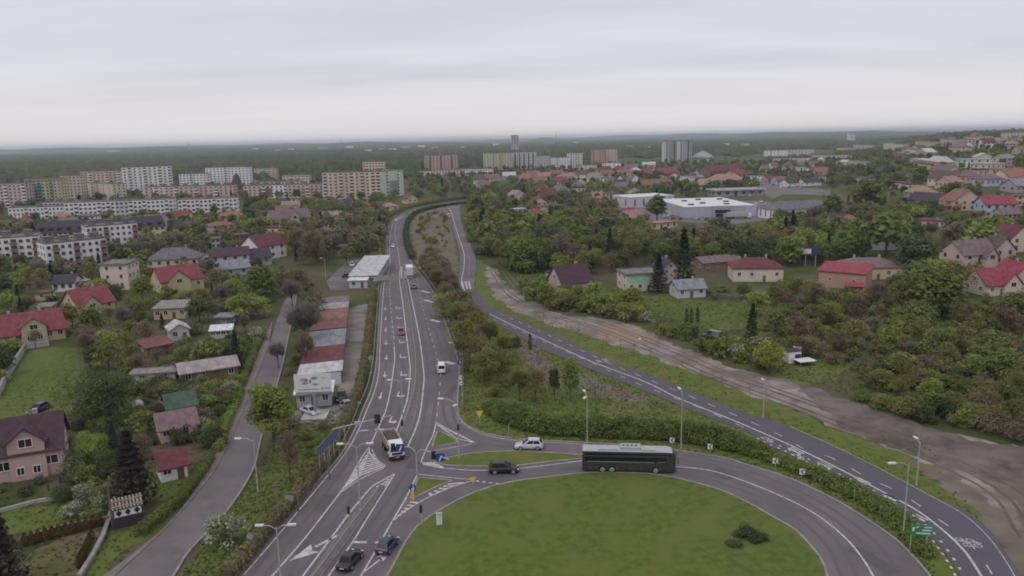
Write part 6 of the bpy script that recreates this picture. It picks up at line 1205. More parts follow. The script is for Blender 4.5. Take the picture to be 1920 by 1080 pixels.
# timber utility poles
M_POST = mat('timber_pole', (.20, .155, .12), (.14, .11, .085), scale=3, rough=.9)
for x, y, yt, lb in ((525, 985, 905, 'pale timber pole in the verge left of the guard rail'), (560, 960, 880, 'thin timber pole behind the highway hedge'), (618, 900, 838, 'timber pole beside the long direction board'), (683, 700, 640, 'timber pole in the garage yard hedge'), (212, 990, 905, 'timber pole beside the diamond play hut'), (1544, 369, 327, 'tall steel pole by the terrace lawn'), (53, 560, 535, 'timber pole near the tiny ochre shed'), (870, 775, 660, 'tall thin pole at the slip lane verge')):
    b = at(x, y); h = hgt(b, yt); r_ = empty('utility_pole', b, 0, lb, 'pole', 'utility poles'); MB().tube((0, 0, 0), (0, 0, h), .13, .09, 7).build('pole', M_POST, r_); MB().box((0, 0, h-.4), (1.2, .1, .1)).build('crossarm', M_POST, r_)
# ------------------------------------------------------------------ plants
def leafmat(name, c1, c2, rnd=.14, hue=.015, tl=.45):
    m = mat(name, c1, c2, scale=.55, detail=3, rough=.85, spec=.08, rnd=rnd, hue=hue, attr=True, lo=.3, hi=.7)
    t = m.node_tree; b = t.nodes['Principled BSDF']; o = [n for n in t.nodes if n.type == 'OUTPUT_MATERIAL'][0]
    tr_ = t.nodes.new('ShaderNodeBsdfTranslucent'); mx = t.nodes.new('ShaderNodeMixShader'); mx.inputs[0].default_value = tl
    t.links.new(b.inputs['Base Color'].links[0].from_socket, tr_.inputs[0]); t.links.new(b.outputs[0], mx.inputs[1]); t.links.new(tr_.outputs[0], mx.inputs[2]); t.links.new(mx.outputs[0], o.inputs[0]); return m
LEAF = dict(fresh=leafmat('leaves_fresh', (.290, .335, .086), (.205, .250, .064)), mid=leafmat('leaves_mid', (.215, .252, .078), (.148, .184, .058)), dark=leafmat('leaves_dark', (.130, .160, .064), (.088, .114, .048)),
    olive=leafmat('leaves_olive', (.255, .245, .092), (.185, .178, .068)), brown=leafmat('buds_brown', (.26, .215, .145), (.19, .158, .105)), rust=leafmat('buds_rust', (.230, .172, .118), (.165, .124, .088)), grey=leafmat('twigs_grey', (.26, .225, .20), (.19, .165, .147)),
    conifer=leafmat('needles_dark', (.070, .086, .058), (.046, .058, .041)), spruce=leafmat('needles_blue', (.075, .088, .088), (.045, .055, .056)), maroon=leafmat('needles_brown', (.072, .060, .054), (.046, .040, .038)), hedge=leafmat('leaves_hedge', (.185, .250, .068), (.125, .180, .048)), white=leafmat('blossom_white', (.46, .47, .40), (.34, .36, .28)), cypress=leafmat('cypress_russet', (.125, .085, .032), (.080, .058, .026)), lilac=leafmat('lilac_bloom', (.155, .150, .165), (.10, .098, .108)))
M_BARK = mat('tree_bark', (.095, .078, .066), (.060, .050, .044), scale=2.5, rough=.95)
def cards(P, Nn, size, elong=1.0, r=None, dirs=None):
    r = r or rng; n = len(P); Nn = Nn/np.linalg.norm(Nn, axis=1, keepdims=True)
    ref = dirs if dirs is not None else r.normal(size=(n, 3))
    a = np.cross(Nn, ref); a /= np.linalg.norm(a, axis=1, keepdims=True)+1e-9; b = np.cross(Nn, a)
    s = (size*r.uniform(.6, 1.25, n))[:, None]; a = a*s*(1/math.sqrt(elong)); b = b*s*math.sqrt(elong)
    j = lambda: r.uniform(.75, 1.2, (n, 1))
    V_ = np.stack([P-a*j()*.5, P-b*j()*.5+a*.1, P+a*j()*.5, P+b*j()*.5-a*.1], 1).reshape(-1, 3); return V_
def card_mesh(name, V_, tone, mats, midx=None):
    n = len(V_)//4; me = bpy.data.meshes.new(name); me.vertices.add(n*4); me.vertices.foreach_set('co', V_.astype(np.float32).ravel())
    me.loops.add(n*4); me.loops.foreach_set('vertex_index', np.arange(n*4, dtype=np.int32)); me.polygons.add(n)
    me.polygons.foreach_set('loop_start', np.arange(0, n*4, 4, dtype=np.int32)); me.polygons.foreach_set('loop_total', np.full(n, 4, dtype=np.int32))
    for m in mats: me.materials.append(m)
    if midx is not None: me.polygons.foreach_set('material_index', midx.astype(np.int32))
    me.update(calc_edges=True); at_ = me.attributes.new('tone', 'FLOAT', 'FACE'); at_.data.foreach_set('value', tone.astype(np.float32)); return me
def sph(n, r): v = r.normal(size=(n, 3)); return v/np.linalg.norm(v, axis=1, keepdims=True)
# crowns: nominal tree 10 m tall (bushes 3 m); returns card vertices, tone, clump centres
def crown_pts(shape, n, size, seed):
    r = np.random.default_rng(seed)
    if shape in ('round', 'tall', 'loose', 'bush'):
        c0, rad, K = dict(round=((0, 0, 5.2), (4.1, 4.1, 4.6), 46), tall=((0, 0, 5.4), (2.6, 2.6, 4.6), 34), loose=((0, 0, 5.4), (3.6, 3.6, 4.4), 30), bush=((0, 0, 1.05), (2.1, 2.1, 1.8), 22))[shape]
        c0, rad = np.array(c0), np.array(rad); d = sph(K, r); d[:, 2] = np.where(d[:, 2] < -.72, -d[:, 2]*.6, d[:, 2])
        cen = c0+d*rad*r.uniform(.38, .80, (K, 1)); cr_ = rad.mean()*r.uniform(.26, .44, K); ct = r.uniform(.74, 1.26, K)
        k = r.integers(0, K, n); u = sph(n, r); u[:, 2] = np.where(r.random(n) < .62, np.abs(u[:, 2]), u[:, 2])
        rr_ = r.uniform(.55, 1.08, n)**.7; P = cen[k]+u*(cr_[k]*rr_)[:, None]*np.array([1.1, 1.1, .9])
        if shape == 'bush': P[:, 2] = np.maximum(P[:, 2], .05)
        Nn = u*.75+r.normal(size=(n, 3))*.38+np.array([0, 0, .5]); tone = ct[k]*r.uniform(.82, 1.18, n)
        return cards(P, Nn, size, 1.2, r), tone, cen
    if shape == 'twigs':
        K = 34; d = sph(K, r); d[:, 2] = np.where(d[:, 2] < -.3, -d[:, 2], d[:, 2]); cen = np.array([0, 0, 5.6])+d*np.array([3.2, 3.2, 3.9])*r.uniform(.4, .8, (K, 1))
        k = r.integers(0, K, n); u = sph(n, r); u[:, 2] = np.abs(u[:, 2]); P = cen[k]+u*r.uniform(.1, 1.35, (n, 1)); ax = u+np.array([0, 0, .5])+.35*(cen[k]-np.array([0, 0, 3.0]))/4
        ax /= np.linalg.norm(ax, axis=1, keepdims=True); Nn = np.cross(ax, r.normal(size=(n, 3))); Nn /= np.linalg.norm(Nn, axis=1, keepdims=True)
        a = np.cross(Nn, ax); s = (size*r.uniform(.6, 1.3, n))[:, None]; V_ = np.stack([P-ax*s*1.4-a*.05*s*3, P-ax*s*1.4+a*.05*s*3, P+ax*s*1.4+a*.012*s*3, P+ax*s*1.4-a*.012*s*3], 1).reshape(-1, 3)
        return V_, r.uniform(.75, 1.25, n), cen
    if shape == 'cone':
        t = r.random(n)**.75; z = .6+t*9.2; lay = np.floor(z*1.6)/1.6; R_ = 2.5*(1-(z-.6)/9.6)*(.78+.3*np.sin(z*8)); th = r.uniform(0, 2*np.pi, n); q = r.uniform(.35, 1.05, n)**.6
        P = np.stack([np.cos(th)*R_*q, np.sin(th)*R_*q, z-.35*q*R_*.5], 1); o = np.stack([np.cos(th), np.sin(th), np.full(n, -.45)], 1); Nn = np.stack([np.cos(th)*.5, np.sin(th)*.5, np.full(n, .9)], 1)+r.normal(size=(n, 3))*.3
        return cards(P, Nn, size, 1.9, r, np.cross(Nn, o)), r.uniform(.7, 1.3, n)*(0.9+.2*np.sin(lay*9)), np.zeros((0, 3))
    if shape == 'column':
        t = r.random(n); z = .15+t*9.7; R_ = 1.5*np.minimum(1, (1.02-t)*2.2)**.6*(.5+.5*np.minimum(1, t*5)); th = r.uniform(0, 2*np.pi, n); q = r.uniform(.7, 1.08, n)
        P = np.stack([np.cos(th)*R_*q, np.sin(th)*R_*q, z], 1); Nn = np.stack([np.cos(th), np.sin(th), np.full(n, .35)], 1)+r.normal(size=(n, 3))*.4
        return cards(P, Nn, size, 1.5, r), r.uniform(.75, 1.25, n), np.zeros((0, 3))
def trunk_mesh(cen, seed, limbs=7, top=5.5, rad=.17, twig=False):
    r = random.Random(seed); mb = MB(); p = [Vector((0, 0, -.2)), Vector((r.uniform(-.1, .1), r.uniform(-.1, .1), top*.4)), Vector((r.uniform(-.25, .25), r.uniform(-.25, .25), top))]
    mb.path(p, rad, 6, None, rad*.55)
    for i in range(min(limbs, len(cen))):
        c = Vector(cen[i*len(cen)//limbs]); s = p[1].lerp(p[2], r.uniform(.0, .95)); m = s.lerp(c, .5)+Vector((r.uniform(-.3, .3), r.uniform(-.3, .3), r.uniform(.0, .5)))
        mb.path([s, m, c], rad*.42, 4, None, rad*.12)
        if twig:
            for _ in range(4): mb.tube(m.lerp(c, r.uniform(.1, .9)), c+Vector((r.uniform(-1.4, 1.4), r.uniform(-1.4, 1.4), r.uniform(-.2, 1.6))), rad*.13, rad*.05, 3)
    return mb.mesh('trunk', M_BARK)
# kind: (object name, category, crown shape, leaf materials, cards near/mid/far, card size near/mid/far, nominal height, adjectives)
KIND = {
 'leafy': ('leafy_tree', 'tree', 'round', ['mid', 'fresh', 'dark'], (6500, 2200, 620), (.42, .70, 1.25), 10),
 'dome': ('leafy_tree', 'tree', 'bush', ['mid', 'fresh', 'dark'], (7500, 2600, 700), (.115, .195, .36), 3),
 'tall': ('tall_tree', 'tree', 'tall', ['mid', 'fresh', 'dark'], (4400, 1500, 460), (.40, .66, 1.15), 10),
 'budding': ('budding_tree', 'tree', 'loose', ['olive', 'brown', 'rust'], (4200, 1500, 420), (.27, .46, .95), 10),
 'bare': ('bare_tree', 'tree', 'twigs', ['grey', 'brown', 'olive'], (3200, 2300, 1100), (.42, .55, .8), 10),
 'conifer': ('conifer', 'tree', 'cone', ['conifer', 'maroon', 'spruce'], (2200, 800, 300), (.40, .66, 1.1), 10),
 'thuja': ('cypress', 'tree', 'column', ['conifer', 'cypress'], (900, 420, 200), (.42, .6, 1.0), 10),
 'bush': ('bush', 'bush', 'bush', ['mid', 'fresh', 'olive', 'dark'], (1700, 680, 250), (.26, .40, .64), 3),
 'brush': ('twiggy_bush', 'bush', 'bush', ['brown', 'olive', 'grey'], (1300, 560, 220), (.21, .32, .55), 3),
 'blossom': ('flowering_bush', 'bush', 'bush', ['white', 'lilac'], (1300, 520, 220), (.22, .34, .55), 3),
 'sapling': ('sapling', 'tree', 'tall', ['brown'], (160, 90, 60), (.34, .5, .8), 10)}
COLN = dict(mid='green', fresh='bright green', dark='dark green', olive='olive', brown='brown budding', rust='russet budding', grey='bare grey', conifer='dark', maroon='brownish dark', spruce='blue grey', white='white blossoming', lilac='lilac grey blooming', cypress='russet')
_cm = {}
def plant_meshes(kind, leaf, lod, var):
    k = (kind, leaf, lod, var)
    if k not in _cm:
        nm, cat, shape, lv, nn_, ss, h0 = KIND[kind]; V_, tone, cen = crown_pts(shape, nn_[lod], ss[lod], hash((kind, var)) % 9973 if False else (sum(map(ord, kind))*7+var*131))
        mats = [LEAF[leaf]]; mi = None
        if kind == 'blossom': mats = [LEAF['mid'], LEAF[leaf]]; mi = (np.random.default_rng(var).random(len(tone)) < .55).astype(int)
        me = card_mesh('crown', V_, tone, mats, mi)
        if kind in ('bush', 'brush', 'blossom', 'dome'): tm = trunk_mesh(cen, var, 5, .8, .06)
        elif shape in ('cone', 'column'): tm = MB().tube((0, 0, -.2), (0, 0, 8.5), .17, .03, 6).mesh('trunk', M_BARK)
        elif kind == 'sapling': tm = MB().path([(0, 0, -.2), (.1, 0, 5), (0, .1, 9)], .10, 5, None, .05).mesh('trunk', M_BARK)
        else: tm = trunk_mesh(cen, var, 9 if kind in ('budding', 'bare') else 6, 5.2, .19, kind in ('budding', 'bare') and lod < 2)
        _cm[k] = (me, tm)
    return _cm[k]
PL = []      # every plant: kind, leaf, x, y, z, height, width factor, explicit label
def inframe(x, y, z, h):
    v = Vector((x, y, z+h*.5))-Vector((0, 0, CAM_H))
    if v.dot(fwd) < 20: return False
    px, py = proj((x, y, z+h*.5)); return -260 < px < 2180 and py < 1180
CB = [(p, h, p.min(0), p.max(0)) for p, h in CLEAR]
def blocked(x, y, rad=1.0, pad=None):
    for p, h, lo, hi in CB:
        if lo[0]-rad < x < hi[0]+rad and lo[1]-rad < y < hi[1]+rad:
            if inpoly(p, x, y) or (rad > 1.2 and any(inpoly(p, x+dx, y+dy) for dx, dy in ((rad, 0), (-rad, 0), (0, rad), (0, -rad)))): return True
    return False
def hides(x, y, z, h, wd):
    for dx, fz in ((0, .95), (-.38, .65), (.38, .65), (0, .5)):
        px, py = proj((x+dx*wd, y, z+h*fz))
        d = ray(px, py)
        if d.z > -.03: continue
        t = -CAM_H/d.z; gx, gy = d.x*t, d.y*t
        if gy-y > h*9: continue
        for p, hd, lo, hi in CB:
            if hd: continue
            if lo[0] < gx < hi[0] and lo[1] < gy < hi[1] and inpoly(p, gx, gy): return True
    return False
def hides_building(x, y, z, h, wd, tol):
    ax, ay = proj((x-wd*.45, y, z)); bx, by = proj((x+wd*.45, y, z+h*.95))
    for x0, y0, x1, y1, yw in BRECT:
        if yw < y-2 or x1 < ax or x0 > bx or y1 < by or y0 > ay: continue
        ox = min(x1, bx)-max(x0, ax); oy = min(y1, ay)-max(y0, by)
        if ox > 0 and oy > 0 and ox*oy > tol*min((x1-x0)*(y1-y0), 900): return True
    return False
GRID = {}
def near_other(x, y, s):
    c = 12.0; i, j = int(x//c), int(y//c)
    for a in (-1, 0, 1):
        for b in (-1, 0, 1):
            for (u, v, r_) in GRID.get((i+a, j+b), ()):
                if (u-x)**2+(v-y)**2 < ((s+r_)*.5)**2: return True
    return False
def put(kind, leaf, x, y, h, wf=1.0, label=None, s=3.0):
    z = float(terrain(x, y)); PL.append([kind, leaf, x, y, z, h, wf, label]); GRID.setdefault((int(x//12), int(y//12)), []).append((x, y, s))
def key(kind, leaf, px, py, h, wf=1.0, label=None):
    p = at(px, py); put(kind, leaf, p.x, p.y, h, wf, label, h*.5)
def region(pxs, mix, spacing, hr, tol=.18, n_try=None, rad=1.5, keep=True):
    P = np.array([tuple(at(*p))[:2] for p in pxs]); lo, hi = P.min(0), P.max(0); area = (hi[0]-lo[0])*(hi[1]-lo[1]); nt_ = int(min(9000, n_try or area/(spacing**2)*2.2))
    ks = [m[0] for m in mix]; ws_ = np.array([m[2] for m in mix]); ws_ = ws_/ws_.sum(); c = 0
    for _ in range(nt_):
        x, y = rng.uniform(lo[0], hi[0]), rng.uniform(lo[1], hi[1])
        if not inpoly(P, x, y): continue
        i = rng.choice(len(mix), p=ws_); kind, leaf = mix[i][0], mix[i][1]; hs = mix[i][3] if len(mix[i]) > 3 else 1.0
        h = rng.uniform(*hr)*hs; kind = 'dome' if kind == 'leafy' and rng.random() < .45 else kind
        wd = h*(.75 if kind not in ('bush', 'brush', 'blossom') else 1.3)
        if near_other(x, y, spacing*rng.uniform(.8, 1.2)) or blocked(x, y, rad): continue
        z = float(terrain(x, y))
        if not inframe(x, y, z, h): continue
        if hides(x, y, z, h, wd): continue
        if hides_building(x, y, z, h, wd, tol): continue
        put(kind, leaf, x, y, h, rng.uniform(.85, 1.2), None, spacing); c += 1
    return c
# trees one can point at
key('dome', 'dark', 185, 792, 10.8, .98, 'largest round dark green tree standing on the bright lawn'); key('tall', 'fresh', 514, 846, 13.2, 1.0, 'tall pale green tree between the side street and the white billboard')
key('blossom', 'white', 428, 1022, 5.2, .86, 'round white blossoming bush on the verge beside the side street'); key('conifer', 'maroon', 252, 948, 11.5, 1.45, 'tall brownish spruce beside the diamond play hut')
key('conifer', 'maroon', 8, 1110, 12, 1.15, 'dark brown conifer cut off by the picture corner'); key('dome', 'fresh', 168, 866, 6.2, .85, 'bright green round tree right of the pink plum-roofed house'); key('conifer', 'spruce', 216, 858, 6.5, 1.0, 'blue grey spruce right of the round garden tree')
key('blossom', 'lilac', 138, 893, 3.6, 1.0, 'lilac bush at the corner of the pink plum-roofed house'); key('blossom', 'lilac', 190, 880, 3.0, 1.0, 'small lilac bush below the blue grey spruce'); key('blossom', 'white', 165, 946, 3.8, .8, 'yellowish white flowering bush below the tall brownish spruce')
key('blossom', 'white', 188, 962, 2.8, 1.0, 'low pale flowering bush left of the diamond play hut'); key('blossom', 'white', 140, 968, 2.6, 1.1, 'pale flowering bush on the garden lawn edge'); key('blossom', 'white', 382, 808, 3.2, .9, 'white flowering bush right of the rose mauve cottage'); key('bush', 'fresh', 398, 822, 3.2, .9, 'bright bush by the street below the white flowers')
key('budding', 'olive', 205, 700, 8, 1.2, 'olive budding tree behind the largest round tree'); key('leafy', 'dark', 225, 745, 6, 1.3, 'low dark tree right of the largest round tree'); key('budding', 'brown', 268, 880, 6.5, .8, 'brown budding tree before the rose mauve cottage')
key('bare', 'grey', 573, 655, 12.5, 1.15, 'tall bare tree leaning over the patched garage row'); key('bare', 'grey', 522, 690, 6.5, .95, 'smaller bare tree at the side street edge'); key('budding', 'brown', 594, 600, 9, 1.0, 'brown budding tree behind the far garage'); key('budding', 'brown', 545, 905, 9, .6, 'slim brown tree in the verge below the broad yellow green tree')
key('bare', 'brown', 590, 500, 15, 1.15, 'biggest brown bare tree above the workshop yard'); key('bare', 'brown', 560, 478, 13, 1.1, 'brown bare tree left of the biggest brown one'); key('bare', 'brown', 628, 482, 11, 1.0, 'brown bare tree right of the biggest brown one'); key('leafy', 'mid', 495, 560, 12, 1.1, 'tall green tree right of the grey gabled garage'); key('leafy', 'fresh', 268, 566, 9.5, .95, 'green tree between the box house and the red roof'); key('conifer', 'conifer', 445, 690, 9.0, .95, 'dark spruce beside the long tin barn')
key('leafy', 'dark', 375, 605, 7.5, 1.3, 'wide dark tree right of the flat ochre outbuilding'); key('blossom', 'white', 484, 640, 4.4, .9, 'white flowering bush hanging over the side street'); key('budding', 'olive', 650, 498, 9, 1.2, 'yellow green tree behind the workshop yard'); key('leafy', 'fresh', 700, 470, 8, 1.2, 'fresh green tree left of the highway hedge')
key('conifer', 'maroon', 1234, 548, 13, 1.25, 'brown spruce in front of the mint-topped flat house'); key('conifer', 'conifer', 1281, 540, 20, 1.05, 'tallest dark spruce right of the mint-topped flat house'); key('conifer', 'conifer', 1409, 648, 10.5, 1.0, 'dark spruce in the garden above the gravel strip')
key('bare', 'grey', 548, 575, 9, 1.1, 'bare grey tree where the side street disappears'); key('budding', 'brown', 560, 548, 9, 1.1, 'brown tree closing the far end of the side street'); key('budding', 'olive', 528, 545, 8, 1.2, 'olive tree left of the side street end'); key('bare', 'brown', 575, 690, 8.5, .9, 'bare brown tree beside the crimson garage roof'); key('bare', 'grey', 583, 622, 9, 1.0, 'bare grey tree beside the rusty orange garage')
for i, (x, d) in enumerate(((1287, 'leftmost'), (1296, 'middle'), (1308, 'rightmost'))): key('thuja', 'conifer', x, 606-i, 4.2, .9, f'{d} of three clipped dark cypresses on the green garden')
key('tall', 'mid', 1232, 418, 17, 1.35, 'tall poplar standing before the large white-roofed store'); key('conifer', 'conifer', 1107, 419, 11, 1.0, 'dark spruce below the yard of the low ochre house'); key('conifer', 'conifer', 1486, 432, 11, 1.0, 'dark spruce in front of the long white hipped shop')
key('leafy', 'mid', 1660, 480, 19, 1.1, 'great green tree on the slope above the brick building'); key('leafy', 'dark', 1715, 520, 15, 1.2, 'great dark tree right of the long yellow mauve house'); key('leafy', 'fresh', 1835, 480, 13, 1.3, 'bright spreading tree below the pale blue house'); key('leafy', 'mid', 1750, 600, 15, 1.2, 'large green tree left of the bright red gabled house'); key('leafy', 'mid', 1630, 400, 20, 1.2, 'tall dense tree behind the great green tree')
for kd, lf, x, y, h, wf, lb in (('leafy', 'mid', 1600, 472, 15, 1.1, 'large green tree above the yellow mauve house, left of the great green one'), ('budding', 'brown', 1572, 455, 14, 1.1, 'large brown tree behind the dark blue billboard'), ('dome', 'mid', 1692, 462, 15, .9, 'large round tree behind the great dark tree'), ('leafy', 'mid', 1725, 566, 13, 1.1, 'tall feathery tree below the yellow mauve house'), ('budding', 'olive', 1690, 592, 11, 1.1, 'olive feathery tree on the scrub slope'), ('budding', 'olive', 1795, 556, 12, 1.1, 'olive tree left of the bright red gabled house'), ('leafy', 'fresh', 1858, 455, 11, 1.2, 'fresh green tree before the pale blue house'), ('budding', 'brown', 1785, 470, 12, 1.1, 'brown tree before the low brick house'), ('leafy', 'mid', 1905, 612, 10, 1.1, 'green tree below the larger red-roofed house'), ('dome', 'fresh', 1560, 606, 6.5, .9, 'round bright tree in the orchard below the brick building'), ('budding', 'rust', 1605, 600, 7.5, 1.1, 'russet tree in the orchard below the brick building'), ('dome', 'mid', 1470, 606, 6.5, .95, 'round green tree right of the green garden'), ('leafy', 'fresh', 1418, 592, 7.5, 1.1, 'bright tree below the cream maroon-hipped bungalow'), ('budding', 'olive', 1452, 580, 8, 1.0, 'olive tree at the corner of the green garden'), ('bare', 'brown', 1530, 440, 15, 1.1, 'tall bare brown tree left of the dark blue billboard'), ('leafy', 'dark', 1560, 420, 16, 1.1, 'tall dark tree right of the long white hipped shop')): key(kd, lf, x, y, h, wf, lb)
key('blossom', 'white', 1384, 672, 3.8, 1.0, 'white flowering bush at the edge of the gravel strip'); key('tall', 'dark', 1040, 750, 7.5, .55, 'slim dark young poplar behind the long green hedge'); key('tall', 'fresh', 1070, 752, 9.0, .8, 'bright young poplar behind the long green hedge'); key('sapling', 'brown', 1122, 748, 5, .8, 'thin brown sapling on the sandy patch'); key('sapling', 'brown', 1147, 744, 5.2, .8, 'dark sapling right of the thin brown one'); key('thuja', 'conifer', 994, 655, 4, .8, 'small dark column shrub by the bicycle road'); key('bush', 'dark', 965, 650, 2.6, 1.2, 'low dark bush by the bicycle road end')
for i, (x, y) in enumerate(((1020, 607), (1042, 613), (1063, 621), (1085, 630), (1137, 649), (1163, 659), (1190, 669), (1220, 677), (1278, 701), (1315, 716), (1352, 732), (1405, 753))): key('sapling', 'brown', x, y, 3.6, .9)
for i, (x, y, h) in enumerate(((1400, 1008, 1.7), (1420, 1015, 1.3), (1375, 1025, 1.1))): key('bush', 'dark', x, y, h, 1.6)
for i in range(12):
    t = i/11; key('thuja', 'cypress', 48+140*t, 1024-38*t, 1.9, 1.5)
for i in range(8):
    t = i/7; key('thuja', 'cypress', 148+25*t, 1066-52*t, 1.7, 1.5)
# planted areas
TG = [('leafy', 'mid', 2.4), ('leafy', 'fresh', 1.8), ('leafy', 'dark', 1.2), ('budding', 'olive', 2.4), ('budding', 'brown', 2), ('conifer', 'conifer', .9), ('bare', 'grey', 1.4), ('bare', 'brown', 1), ('tall', 'mid', .8)]
BG = [('bush', 'mid', 3), ('bush', 'fresh', 2), ('bush', 'olive', 1.5), ('bush', 'dark', 2), ('brush', 'brown', 1.3), ('blossom', 'white', .35)]
region([(0, 905), (120, 900), (160, 925), (60, 945), (-20, 960)], [('bush', 'olive', 2), ('bush', 'dark', 1.5), ('thuja', 'cypress', 1), ('brush', 'brown', 1)], 2.0, (.9, 1.7), 1)
region([(788, 500), (815, 500), (850, 540), (890, 560), (925, 610), (940, 640), (950, 700), (900, 735), (870, 720), (866, 680), (850, 625), (825, 560)], [('budding', 'olive', 3.4), ('budding', 'brown', 1.6), ('bare', 'olive', 2), ('bare', 'brown', 1), ('brush', 'olive', 1, .5), ('leafy', 'fresh', .5, .8)], 2.7, (5.5, 10.0), 1, rad=.4)
region([(880, 690), (950, 690), (1000, 740), (1040, 765), (930, 745), (880, 740)], [('budding', 'olive', 2), ('bare', 'olive', 2), ('bare', 'brown', 1), ('brush', 'olive', 1.4, .5), ('bush', 'fresh', 1, .4)], 3.4, (4, 7), 1, rad=.5)
region([(775, 430), (800, 410), (835, 400), (845, 440), (850, 520), (820, 500), (785, 470)], [('budding', 'olive', 2), ('budding', 'brown', 2), ('brush', 'olive', 3, .35), ('brush', 'brown', 2, .35), ('bush', 'olive', 2, .3)], 7.5, (4, 7), 1, rad=.01)
region([(480, 560), (520, 520), (560, 510), (600, 560), (600, 690), (560, 740), (545, 880), (490, 940), (480, 900), (500, 800), (520, 720), (552, 620), (565, 560)], [('bush', 'olive', 2), ('brush', 'brown', 3), ('bush', 'mid', 1.5), ('budding', 'brown', 1, 2.2)], 3.4, (1.8, 3.0), 1, rad=.6)
region([(965, 555), (1010, 540), (1060, 560), (1120, 555), (1180, 570), (1230, 592), (1300, 608), (1360, 624), (1430, 650), (1480, 712), (1400, 690), (1320, 662), (1240, 628), (1170, 600), (1100, 590), (1030, 580)], [('bush', 'mid', 3), ('bush', 'fresh', 2), ('bush', 'dark', 1.4), ('brush', 'olive', 1), ('leafy', 'fresh', 1.2, 1.7), ('blossom', 'white', .3)], 3.0, (2.8, 5.2), .6, rad=.6)
region([(1440, 690), (1500, 700), (1600, 700), (1700, 690), (1800, 700), (2150, 720), (2150, 845), (1850, 822), (1700, 782), (1560, 736), (1480, 712)], [('bush', 'mid', 2.4), ('bush', 'olive', 2), ('bush', 'dark', .8), ('brush', 'brown', 1.8), ('bush', 'fresh', 2.2), ('budding', 'olive', .8, 1.7), ('leafy', 'mid', .4, 1.9)], 2.8, (2.2, 4.6), .6, rad=.6)
region([(1390, 600), (1500, 560), (1640, 560), (1800, 580), (2150, 600), (2150, 720), (1700, 700), (1560, 700), (1450, 700), (1400, 660)], [('bush', 'mid', 2), ('bush', 'olive', 2.4), ('bush', 'fresh', 2.2), ('brush', 'brown', 2.2), ('leafy', 'mid', .6, 2.0), ('budding', 'rust', .9, 2.0), ('budding', 'olive', 1, 2), ('bush', 'dark', .8)], 3.8, (2.2, 4.6), .3, rad=1.0)
region([(1320, 545), (1420, 540), (1530, 545), (1640, 560), (1600, 600), (1450, 600), (1400, 640), (1360, 600)], [('leafy', 'mid', 2), ('leafy', 'fresh', 2), ('budding', 'rust', 1), ('bush', 'mid', 2, .5), ('blossom', 'white', .4, .5)], 7, (5, 7.5), .25)
region([(880, 398), (960, 410), (1060, 430), (1160, 425), (1240, 440), (1330, 430), (1440, 425), (1560, 425), (1620, 480), (1540, 500), (1440, 498), (1300, 498), (1200, 500), (1120, 520), (1050, 520), (960, 505), (910, 490), (890, 440)], [('leafy', 'mid', 3), ('leafy', 'dark', 1.6), ('leafy', 'fresh', 1.8), ('budding', 'olive', 2), ('budding', 'brown', 1.2), ('bare', 'brown', .6), ('conifer', 'conifer', .8), ('tall', 'dark', 1)], 6.0, (8, 14), .3, rad=1.4)
region([(1570, 420), (1700, 400), (2150, 420), (2150, 560), (1850, 580), (1700, 590), (1640, 540), (1690, 500), (1590, 480)], [('leafy', 'mid', 3), ('leafy', 'dark', 1.2), ('leafy', 'fresh', 1.8), ('budding', 'olive', 1.8), ('budding', 'brown', 1.4), ('bare', 'brown', .7), ('conifer', 'conifer', .4)], 7.2, (6, 12), .22, rad=1.6)
region([(870, 360), (960, 345), (1100, 350), (1180, 345), (1260, 355), (1180, 382), (1180, 430), (1040, 425), (940, 405), (885, 392)], TG, 8, (5, 10.5), .22, rad=1.6)
region([(1170, 330), (1330, 340), (1440, 340), (1440, 360), (1340, 362), (1270, 378), (1180, 380)], [('leafy', 'mid', 2), ('leafy', 'dark', 2), ('conifer', 'conifer', 1.2), ('budding', 'olive', 1)], 11, (6, 11), .25, rad=2)
region([(1440, 300), (1580, 290), (1680, 330), (1700, 380), (1600, 400), (1560, 352), (1440, 345)], [('leafy', 'mid', 2), ('leafy', 'dark', 2), ('conifer', 'conifer', .8), ('budding', 'brown', 1)], 12, (6, 10), .12, rad=1.8)
region([(1560, 282), (1700, 272), (2150, 258), (2150, 420), (1800, 425), (1680, 400), (1600, 340)], [('leafy', 'mid', 3), ('leafy', 'dark', 2.4), ('budding', 'brown', 1.2), ('budding', 'olive', 1.2), ('conifer', 'conifer', .6)], 11, (5, 9), .12, rad=1.8)
region([(560, 390), (640, 400), (720, 405), (728, 440), (700, 480), (620, 490), (560, 500), (540, 460), (590, 430)], [('budding', 'brown', 2.6), ('bare', 'brown', 2), ('budding', 'olive', 2), ('leafy', 'mid', 1.6), ('conifer', 'conifer', .5)], 5.2, (7, 12), .35, rad=1.0)
region([(-220, 430), (120, 420), (340, 415), (500, 400), (600, 400), (560, 440), (480, 480), (520, 540), (470, 600), (440, 700), (330, 700), (200, 660), (130, 650), (-220, 600)], TG+[('bush', 'mid', 2, .45), ('bush', 'dark', 1, .45)], 5.6, (4.5, 10), .2, rad=1.0)
region([(-220, 600), (120, 660), (130, 610), (240, 620), (300, 650), (280, 700), (240, 720), (150, 690), (20, 665), (-220, 700)], [('budding', 'brown', 3), ('budding', 'olive', 2.4), ('bare', 'brown', 1.6), ('leafy', 'mid', 1), ('leafy', 'dark', 1)], 5.0, (5, 8.5), .25, rad=1.0)
